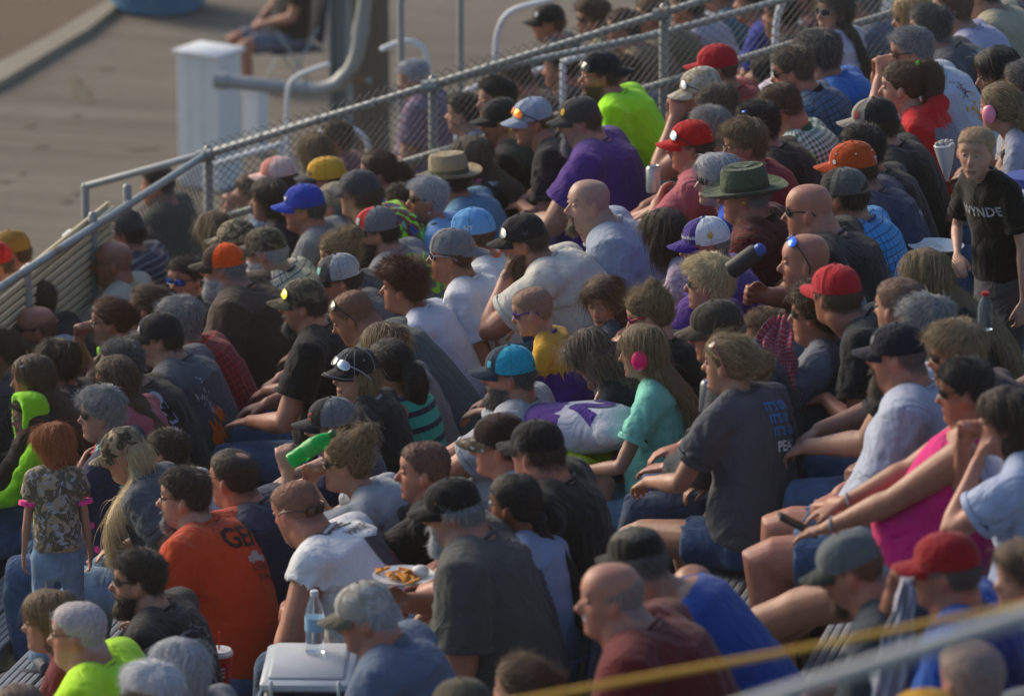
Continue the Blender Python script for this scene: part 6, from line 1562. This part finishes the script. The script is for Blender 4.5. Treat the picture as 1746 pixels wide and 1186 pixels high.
P(722, 805, 'young man with dark fade haircut in black tee with gold bull emblem', a=2, hair='crop', hc='black', top='#0e1014', tone=3, q=.0065, fat=.4, L=12, prints=[('@bull', '#a87818', -.02, -.09, .085, 0, 'left'), ('IRON', 'lgrey', -.10, .06, .03, 60, 'frontleft')])
P(772, 872, 'man in black cap with long grey ponytail and white goatee wearing a grey tee', a=6, p=6, cap=cap('#111114', logo=[('@rect', 'gold', 50, .40, .004), ('@bird', 'brown', 110, .2, .014)]), hair='thick', hc='grey', glasses=1, beard='chin', bc='white', top='#4a4c4b', fat=1.0, q=.007, L=16, tone=3, slen=.8, arms=('lap', 'hold'), prints=[('@splat2', 'lgrey', .05, .09, .08, 0, 'back'), ('@splat8', 'dgrey', .05, -.1, .2, 0, 'back'), ('@splat6', 'brown', .06, -.14, .14, 0, 'back')])
P(876, 862, 'woman with long dark braid, glasses and pale blue tee', a=-22, sex='f', hair='braid', hc='black', glasses=1, top='#8292b0', tone=2, fat=.5, L=12, q=.0075)
P(624, 1052, 'elderly man in worn grey cap with grey hair and blue grey shirt', a=2, p=10, cap=cap('#9a958a', brim='#5e5b4e', pat='camo', extra=((.42, .41, .38), (.30, .29, .26)), hole=True, bpat=None), hair='short', hc='lgrey', top='#56677f', fat=.5, tone=3, L=22, q=.0085, polo=1)
P(1040, 1022, 'balding man with white moustache in maroon tee', a=10, p=2, hair='fringe', hc='grey', beard='mous', bc='white', top='#5a0c16', fat=.8, tone=3, Y=-4.9, L=8, q=.0085, nose=1.2)
P(1086, 958, 'man in black cap and royal blue tank top behind the balding man', a=-40, p=10, cap=cap('#0c0e0e', brim='#1a1e1c', h=.09), hair='short', hc='dgrey', sl='n', top='#15418c', tone=1, fat=.5, Y=-3.7, L=22, q=.0085, tattoo=1)
P(1452, 972, 'man in grey mesh cap with green spots and slate tee', a=-3, p=18, cap=cap('#5d6468', mesh=True, front='#596066', brim='#222a2a', fw=30, logo=[('@splat3', '#6a9a20', 130, .3, .03)], hole=True), hair='crop', hc='brown', top='#28333f', tone=3, L=28, q=.0095, beard='goatee')
P(1612, 975, 'man in red cap with grey hair and blue tee holding a white towel', a=-4, cap=cap('#8e0f1c', front='#8e0f1c'), hair='short', hc='dgrey', top='#114a9c', tone=3, L=14, q=.0095, arms=('lap', 'face2'), fat=.4)
P(1655, 1160, 'grey haired balding head in the bottom corner', a=-50, hair='fringe', hc='grey', top='#224', tone=3, q=.01) if False else P(1655, 1165, 'grey haired balding head below the foreground rail', a=-50, hair='thin', hc='grey', top='slate', tone=3, q=.01)
P(1575, 1250, 'mustard yellow cap cut by the bottom of the frame', a=-10, cap=cap('#b8860f'), hair='short', hc='brown', top='grey', q=.01)
P(888, 1178, 'child with brown bun and green hair tie at the bottom of the frame', a=-20, sex='k', hair='bun', hc='brown', tiec='green', tie=(-.085, 0, .03), bunr=.036, top='dgrey', q=.01)
P(788, 1222, 'person in olive brown cap at the bottom of the frame', a=-40, hair='short', hc='gbrown', cap=cap('#4a4638'), top='grey', q=.01)
P(1746, 985, 'brown haired child at the right edge with a red collar', a=20, sex='k', hair='bob', hc='brown', top='red', q=.01)
P(1124, 704, 'child bent forward in white and purple number 2 jersey and yellow shorts', a=150, p=40, by=170, sex='k', hair='crop', hc='lbrown', top='#b8bccc', L=80, k=.88, free=-.48, bot='#b8cc10', shorts=.85, arms=('knee', 'knee'), slen=.8, legsvis=1,
  shirtsplit=(lambda ce, ends, S, sh, k: ((ce - S[0]) @ unit(S[3] - S[0]) < .16).astype(int), 'purple'), prints=[('@two', '#3a1a80', .02, -.02, .15, 60, 'back')])
# --- beyond the end fence
FAR = dict(far=True, q=.012)
P(704, 136, 'white haired man in blue and red plaid shirt beyond the fence', a=18, p=8, hair='short', hc='lgrey', top='#6a7590', pat='plaid', c2='#8a4858', fat=.6, arms='lap', **FAR)
P(790, 195, 'person in grey blue shirt seated beyond the mesh', a=-10, hair='short', hc='dbrown', top='#3f5a7c', **FAR)
P(268, 318, 'dark haired person in dark green shirt beyond the corner post', a=0, hair='short', hc='dbrown', top='#28382e', fat=.6, tone=3, **FAR)
P(238, 425, 'person in brown shirt leaning on the mesh', a=0, hair='short', hc='brown', top='#3a2c28', tone=3, **FAR)
P(935, 40, 'person in black cap and grey shirt beyond the fence', a=10, cap=cap('black', logo=[('@disc', 'white', 30, .5, .03)]), hair='short', hc='brown', top='#4a5058', tone=3, **FAR)
P(1008, 34, 'woman with curly brown hair and sunglasses beyond the fence', a=25, sex='f', hair='curly', hc='brown', sun='black', top='#8a8266', tone=3, **FAR)
P(1062, 52, 'brown haired person in tan shirt beyond the fence', a=5, hair='short', hc='brown', top='#7c6a50', tone=3, **FAR)
P(1112, 30, 'person in olive shirt beyond the fence near the post', a=0, hair='short', hc='lbrown', top='#6a6a4a', tone=3, **FAR)
P(1172, 12, 'person in white shirt with orange mark beyond the fence', a=-10, hair='short', hc='dbrown', top='#a8a8b6', tone=1, fat=.7, prints=[('@flame', '#ff4a20', .0, .1, .12, 0, 'left')], **FAR)
P(1225, -12, 'person in teal shirt at the top beyond the fence', a=0, hair='short', hc='brown', top='#3a6a80', tone=3, **FAR)
P(1282, 6, 'person in royal blue shirt beyond the fence', a=0, hair='short', hc='dbrown', top='#28389a', tone=3, **FAR)
P(1330, 30, 'person in black shirt behind the mesh near the handrail', a=-5, hair='short', hc='black', top='#15161a', tone=1, fat=.7, **FAR)
P(1372, -4, 'person with teal hair tie and brown hair beyond the handrail', a=0, sex='f', hair='pony', hc='brown', tiec='teal', top='#5a3038', tone=1, **FAR)
P(1470, 6, 'person in blue grey shirt behind the long haired woman', a=-15, hair='short', hc='grey', top='#5c6478', fat=.6, **FAR)
P(955, 118, 'person in dark shirt seated low beyond the fence', a=5, hair='short', hc='dbrown', top='#2a2c34', tone=3, **FAR)
P(1062, 130, 'person in grey shorts and tee beyond the neon shirt', a=0, hair='short', hc='brown', top='#5a6070', tone=3, **FAR)
P(880, 140, 'person in brown top bent down beyond the fence', a=5, p=20, hair='short', hc='brown', top='#4a3a30', L=28, tone=3, **FAR)
P(575, 240, 'person in dusky pink top beyond the mesh', a=-10, sex='f', hair='short', hc='brown', top='#7a4a50', tone=3, **FAR)
P(430, 330, 'person in pale blue shirt clapping by the railing', a=5, sex='f', hair='bob', hc='brown', top='#8fa0b0', arms='face2', tone=3, **FAR)
P(18, 432, 'man in tan cap and brown shirt standing low beyond the front rail', a=10, cap=cap('#8a6a2a'), hair='short', hc='brown', top='#5a2e1c', tone=3, free=5.2, L=6, q=.012)  # reddened skin on these two stands in for orange sunlight
P(-12, 452, 'person in orange red shirt at the edge beyond the front rail', a=30, cap=cap('#a81010'), hair='short', hc='brown', top='#b03414', tone=3, free=4.9, L=6, q=.012, slen=.9)
P(492, -62, 'man seated in folding chair on the apron in dark tee and grey shorts', a=0, hair='short', hc='dbrown', top='#1c1a1c', bot='#60687c', shorts=.9, tone=3, free=27.2, by=35, L=-4, q=.012, arms='lap', shoes='black', prints=[('@splat2', 'white', 0, 0, .12, 0, 'front')])
P(1860, 470, 'person beyond the frame whose jeans stretch in from the right edge', a=0, hair='short', hc='brown', top='slate', bot='denim', L=10, legs=[(.62, .1, -.26), (.66, .12, -.30)], legsvis=1)
for s in PEOPLE: make_person(s)
# ---------------------------------------------------------------- things people brought
T24 = np.linspace(0, 2 * math.pi, 20, endpoint=False)
def turn(prof, R=np.eye(3), c=(0, 0, 0)):
    g = Geo(); V = np.array([[(r * math.cos(a), r * math.sin(a), z) for a in T24] for r, z in prof]); g.rings((V.reshape(-1, 3) @ np.asarray(R).T + np.asarray(c)).reshape(V.shape)); return g
def tilt_to(d):
    d = unit(d); q = Vector((0, 0, 1)).rotation_difference(Vector(d)); return np.array(q.to_matrix())
def can(p, d, c, label):
    r = tag(empty('drink_can', p), label, 'can'); R = tilt_to(d)
    turn([(.024, -.058), (.031, -.054), (.0325, -.048), (.0325, .046), (.027, .058), (.025, .060)], R).put('body', plain(c, .3, .6, name='can_print'), r)
    turn([(.0255, .0605), (.0255, .063), (.023, .0605), (.004, .0603)], R).put('lid', plain('steel', .25, .9, name='aluminium'), r); return r
def bottle(p, d, c, label, capc='white', lab=None, h=.21, water=True, trans=.9):
    r = tag(empty('bottle', p), label, 'bottle'); R = tilt_to(d); k = h / .21
    turn([(a * k ** .5, b * k) for a, b in [(.020, 0), (.031, .003), (.032, .012), (.030, .03), (.032, .045), (.0315, .06), (.0325, .075), (.0325, .125), (.030, .14), (.023, .165), (.0135, .185), (.0125, .197)]], R).put('body', clear_mat(c, .08, trans=trans), r)
    turn([(.0145, .192 * k), (.0145, .208 * k), (.012, .210 * k)], R).put('cap', plain(capc, .4, name='bottle_cap'), r)
    if lab: turn([(.0335 * k ** .5, .078 * k), (.0335 * k ** .5, .122 * k)], R).put('label', plain(lab, .5, name='paper_label'), r)
    return r
def near(sub):
    for s in PEOPLE:
        if sub in s['label']: return s
def wpos(s, sd): 
    w, d = s['_w%d' % sd]; return s['_loc'] + rot_z(s['_rz']) @ w, rot_z(s['_rz']) @ d
# cooler, bottle on it
p = at_z(527, 1122, .36); c = tag(empty('cooler', (p[0], p[1], 0.002), math.radians(12)), 'navy cooler with white lid beside the elderly man in the worn cap', 'cooler')
NAVYP = plain((.02, .035, .075), .4, name='navy_plastic', bumps=.1); WP = plain((.62, .64, .66), .4, name='white_plastic', bumps=.15)
g = Geo(); g.box((0, 0, .13), (.125, .17, .13), bev=.015); g.put('tub', NAVYP, c)
g = Geo(); g.box((0, 0, .280), (.135, .18, .018), bev=.010); lid = g.put('lid', WP, c)
g = Geo(); g.box((0, 0, .302), (.112, .155, .008), bev=.006); g.put('lid_panel', plain((.50, .52, .54), .5, name='white_plastic', bumps=.4), lid)
for sx in (-1, 1):
    g = Geo(); g.tube([(.10 * sx, -.186, .2), (.10 * sx, -.195, .27), (.10 * sx, -.188, .30)], [.006] * 3, 8); g.put('hinge', WP, c)
g = Geo(); g.tube([(-.141, -.09, .19), (-.155, -.06, .17), (-.155, .06, .17), (-.141, .09, .19)], [.007] * 4, 8); g.put('handle', WP, c)
g = Geo(); g.box((-.134, 0, .10), (.002, .06, .03), bev=.002); g.put('badge', plain('steel', .4, name='badge'), c)
c.scale = (1.15, 1.12, 1.15)
pb = at_z(537, 1112, .358); bottle((pb[0], pb[1], .358), (0, 0, 1), (.82, .9, .95), 'clear water bottle with pale blue label standing on the cooler', lab='#8fb6d0', h=.225)
p = at_z(374, 1172, .02); cu = tag(empty('paper_cup', (p[0], p[1], .003)), 'large red paper cup with white lid and red straw', 'cup')
turn([(.034, 0), (.036, .003), (.048, .142), (.0485, .146)]).put('cup_body', plain((.48, .015, .02), .45, name='red_print'), cu)
turn([(.051, .143), (.051, .152), (.046, .156), (.044, .162), (.02, .162)]).put('lid', WP, cu)
g = Geo(); g.tube([(.0, 0, .15), (.004, 0, .225)], [.0035, .0035], 8); g.put('straw', plain((.6, .01, .02), .4, name='straw'), cu)
me = shape_mesh('CE'); V = get_co(me); V = V[:, :2] - V[:, :2].mean(0); V *= .038 / (V[:, 1].max() - V[:, 1].min()); an = -math.pi / 2 + .15 + V[:, 0] / .044; zz = .085 + V[:, 1]; rr = .0355 + zz * .088 + .0012
set_co(me, np.stack([rr * np.cos(an), rr * np.sin(an), zz], 1)); link('lettering', me, plain('white', .5, name='print'), cu)
# bottle drunk from
s = near('holding up a green bottle'); w, d = wpos(s, 1)
a_, b_ = at_y(494, 786, w[1] - .03), at_y(545, 752, w[1] - .03); mid = at_y(536, 762, w[1] - .03)
bottle(at_y(496, 786, w[1] - .04), unit(b_ - a_), (.02, .62, .12), 'green soda bottle tipped up in the blonde woman\'s hand', capc='#0a5a1a', lab='#18a040', h=.205, trans=.55)
# plate of food
s = near('long grey ponytail'); p = at_y(688, 988, s['_loc'][1] + .0); pl = tag(empty('food_plate', p), 'white plate of fries in front of the man with grey ponytail', 'plate')
turn([(.03, 0), (.075, .002), (.105, .016), (.107, .018), (.07, .007)]).put('plate', WP, pl)
for i in range(26):
    r_ = np.random.default_rng(i); g = Geo(); a_ = r_.uniform(0, 6.28); q = A(*(r_.normal(size=2) * .03), .018 + .012 * r_.uniform()); g.box(q, (.026, .0045, .0045), R=rot_z(a_) @ rot_y(r_.uniform(-.4, .4))); g.put('fry', plain('#d08a28', .6, name='fried_potato'), pl)
g = Geo(); g.ball((.055, .02, .03), (.03, .025, .02), 10); g.put('napkin', plain('white', .8, name='paper'), pl)
# cans and cup held
s = near('turquoise'); 
p = at_y(1114, 306, near('bright red cap with sunglasses')['_loc'][1] + .25); can(p, (-.05, .1, 1), 'steel', 'silver can behind the salmon tee')
p = at_y(1208, 676, near('faded brown cap and amber')['_loc'][1] - .05); can(p, (.05, 0, 1), '#7b8088', 'silver can held below the amber sunglasses')
p = at_y(838, 330, near('pale grey cap with orange')['_loc'][1]); can(p, (0, .1, 1), '#a8b0bc', 'pale can in the hands of the man in pale grey cap')
# dark bottle held by the sunburnt bald man
s = near('sunburnt bald man in wrap'); yb = s['_loc'][1] - .3; a_, b_ = at_y(1245, 462, yb), at_y(1292, 428, yb); r = tag(empty('insulated_bottle', a_), 'black insulated bottle with blue top held out by the bald man', 'bottle'); R = tilt_to(b_ - a_); L_ = np.linalg.norm(b_ - a_)
turn([(.03, 0), (.036, .005), (.036, L_ * .9), (.030, L_)], R).put('sleeve', plain('black', .6, name='foam'), r); turn([(.026, L_), (.024, L_ + .02), (.014, L_ + .03)], R).put('top', plain('blue', .4, name='blue_plastic'), r)
# bottles on boards
p = at_z(1323, 905, .02 + RISE * 2 - .42); bottle(p, (0, 0, 1), (.75, .85, .88), 'empty water bottle standing on the foot board behind the charcoal tee', lab='#5a8898', h=.22)
p = at_y(1722, 392, 1.2); bottle(p, (0, 0, 1), (.82, .88, .92), 'clear bottle beside the blue and white cooler', h=.2)
p = at_y(1679, 562, -1.0); bottle(p, (0, 0, 1), (.6, .7, .75), 'soda bottle with red cap beside the jeans', capc='#b01020', h=.14)
# big cooler at the right edge
p = at_y(1748, 468, 1.0); c = tag(empty('round_cooler', p), 'large white and blue drink cooler at the frame edge', 'cooler')
turn([(.16, 0), (.20, .02), (.21, .12)]).put('base', plain((.03, .04, .28), .4, name='blue_plastic'), c); turn([(.21, .121), (.215, .16), (.20, .30), (.13, .36), (.10, .365)]).put('body', WP, c); turn([(.09, .366), (.085, .40), (.05, .405)]).put('lid', plain((.05, .06, .3), .4, name='blue_plastic'), c)
g = Geo(); g.tube([(-.2, -.1, .25), (-.12, -.2, .30), (.1, -.21, .3)], [.008] * 3, 8); g.put('handle', plain('black', .4, name='black_plastic'), c)
p = at_y(1596, 424, 1.25); pl = tag(empty('paper_plate', p), 'white paper plate beside the standing boy', 'plate'); turn([(.04, 0), (.085, .002), (.11, .014), (.112, .016), (.08, .006)]).put('plate', WP, pl)
p = at_y(1612, 268, 2.0); pc = tag(empty('popcorn_bag', p), 'white paper cone held behind the boy\'s shoulder', 'paper bag'); turn([(.006, -.10), (.03, -.02), (.045, .05), (.040, .055)], tilt_to((-.1, 0, 1))).put('cone', WP, pc); g = Geo()
for i in range(14): r_ = np.random.default_rng(i); g.ball(A(*(r_.normal(size=2) * .018), .055 + .01 * r_.uniform()), .010, 6)
o = g.put('popcorn', plain('offwhite', .8, name='popcorn'), pc); o['kind'] = 'stuff'
# cloths
def cloth_sheet(name, pts, w, mat, label, cat='towel', seed=1, th=.006):
    """hanging cloth along a polyline of points, width w"""
    C_ = catmull(pts, 8); n_ = len(C_); m_ = 14; r_ = np.random.default_rng(seed); W = np.interp(np.linspace(0, 1, n_), np.linspace(0, 1, len(w)), w)
    root = tag(empty(name, C_[0]), label, cat); rows = []
    for i, (c, ww) in enumerate(zip(C_, W)):
        t = unit(C_[min(n_ - 1, i + 1)] - C_[max(0, i - 1)]); lat = CR; nn = unit(np.cross(lat, t))
        rows.append([c + lat * ww * (j / (m_ - 1) - .5) * 2 * (1 - .1 * math.sin(i * .9)) + nn * .016 * math.sin(j * 1.5 + i * .25 + seed) + nn * .01 * math.sin(j * .7 - i * .5) for j in range(m_)])
    P0 = np.array(rows); off = unit(np.cross(CR, unit(C_[-1] - C_[0]))) * th
    V = np.concatenate([P0.reshape(-1, 3), (P0 + off).reshape(-1, 3)]) - C_[0]; F = []; K = n_ * m_
    for i in range(n_ - 1):
        for j in range(m_ - 1):
            a = i * m_ + j; F.append((a, a + 1, a + m_ + 1, a + m_)); F.append((K + a + 1, K + a, K + a + m_, K + a + m_ + 1))
    for i in range(n_ - 1):
        for j, s_ in ((0, 1), (m_ - 1, -1)): a = i * m_ + j; F.append((a, a + m_, K + a + m_, K + a) if s_ > 0 else (a + m_, a, K + a, K + a + m_))
    me = mesh_from(V, F); cl = np.array([(j * .028, i * .02, 0) for _ in (0, 1) for i in range(n_) for j in range(m_)]); set_attr(me, 'cl', cl, 'FLOAT_VECTOR'); link('cloth', me, mat, root); return root
y_ = near('curly brown hair holding')['_loc'][1] - .22
cloth_sheet('checked_cloth', [at_y(1332, 540, y_ + .1), at_y(1320, 590, y_), at_y(1325, 640, y_ - .03), at_y(1342, 700, y_ - .03), at_y(1362, 745, y_)], [.03, .075, .085, .055, .03], cloth('#b01832', 'check', '#b8b4c4', scale=.75), 'red and white checked cloth wrapped round the toddler', 'cloth', 4)
s = near('holding a white towel'); y_ = s['_loc'][1] - .12
cloth_sheet('white_towel', [at_y(1548, 985, y_), at_y(1540, 1040, y_ - .02), at_y(1525, 1110, y_ - .02), at_y(1512, 1190, y_), at_y(1505, 1260, y_)], [.018, .03, .05, .06, .06], cloth('#b4b6c4'), 'white towel held to the face of the man in red cap', 'towel', 2)
# stadium seat behind the braid
s = near('long dark braid'); st = tag(empty('stadium_seat', s['_loc'], s['_rz']), 'navy folding stadium seat under the woman with braid', 'seat'); BL = cloth('#15284a')
g = Geo(); g.box((.0, 0, .022), (.20, .22, .018), bev=.012); g.put('cushion', BL, st); g = Geo(); g.box((-.235, 0, .24), (.016, .21, .17), R=rot_y(-.12), bev=.012); g.put('backrest', BL, st)
for sd in (1, -1):
    g = Geo(); g.tube([(.18, sd * .23, .03), (-.2, sd * .23, .02), (-.255, sd * .23, .42)], [.010] * 3, 8); g.put('frame', plain('black', .4, name='black_tube'), st)
    g = Geo(); g.tube([(.12, sd * .235, .05), (-.02, sd * .24, .15), (-.24, sd * .235, .26)], [.014] * 3, 8, side=A(0, 1, 0), flat=.3); g.put('strap', BL, st)
# bags and phones
p = at_z(478, 790, RISE * -1 - .40); bg = tag(empty('blue_bag', p), 'bright blue bag on the foot board below the jeans', 'bag'); g = Geo(); g.ball((0, 0, .13), (.10, .12, .14), 16); g.ball((-.05, 0, .09), (.08, .10, .09), 12)
fuse(g, .016, 3, lambda me, bg=bg: link('bag_body', me, cloth('#12309a'), bg)); g = Geo(); g.tube([(-.04, -.12, .1), (-.02, -.13, .2), (.03, -.08, .28)], [.009] * 3, 8); g.put('strap', cloth('black'), bg)
s = near('pink tank top'); 
for s, nm in ((near('large woman with short black hair'), 'black phone in the hands of the woman in pink tank top'),):
    w, d = wpos(s, 1); p = w + d * .12 + A(0, .04, .02); ph = tag(empty('phone', p), nm, 'phone'); g = Geo(); g.box((0, 0, 0), (.07, .036, .005), R=rot_z(.3) @ rot_y(.5), bev=.002); g.put('case', plain('black', .3, name='phone'), ph); g = Geo(); g.box((rot_z(.3) @ rot_y(.5)) @ A(0, 0, .006), (.064, .032, .0008), R=rot_z(.3) @ rot_y(.5)); g.put('screen', glass_mat('black'), ph)
    for i, sd in enumerate((1, -1)):
        w, d = wpos(s, sd); R = tilt_to(d); t = T24; b_ = tag(empty('bracelet', w - d * .02), 'silver bracelet on the %s wrist of the woman in pink tank top' % ('near' if sd > 0 else 'far'), 'bracelet'); gg = Geo(); gg.tube([R @ A(.031 * math.cos(a), .031 * math.sin(a), 0) for a in list(t) + [t[0]]], [.005] * 21, 6, rounded=False); gg.put('band', plain('steel', .3, .8, name='silver'), b_)
# folding chair of the seated man on the apron
s = near('man seated in folding chair'); ch = tag(empty('folding_chair', s['_loc'], s['_rz']), 'navy folding camp chair on the apron', 'chair')
g = Geo(); g.box((0, 0, -.01), (.24, .25, .012), bev=.006); g.put('seat', cloth('navy'), ch); g = Geo(); g.box((-.26, 0, .28), (.012, .25, .24), R=rot_y(-.15), bev=.006); g.put('backrest', cloth('navy'), ch)
for sx in (.2, -.22):
    for sy in (.25, -.25): g = Geo(); g.tube([(sx, sy, -.45), (-sx * .9, sy, .2 if sx > 0 else .18)], [.011, .011], 8); g.put('leg', plain('steel', .4, .5, name='tube'), ch)
run_jobs()
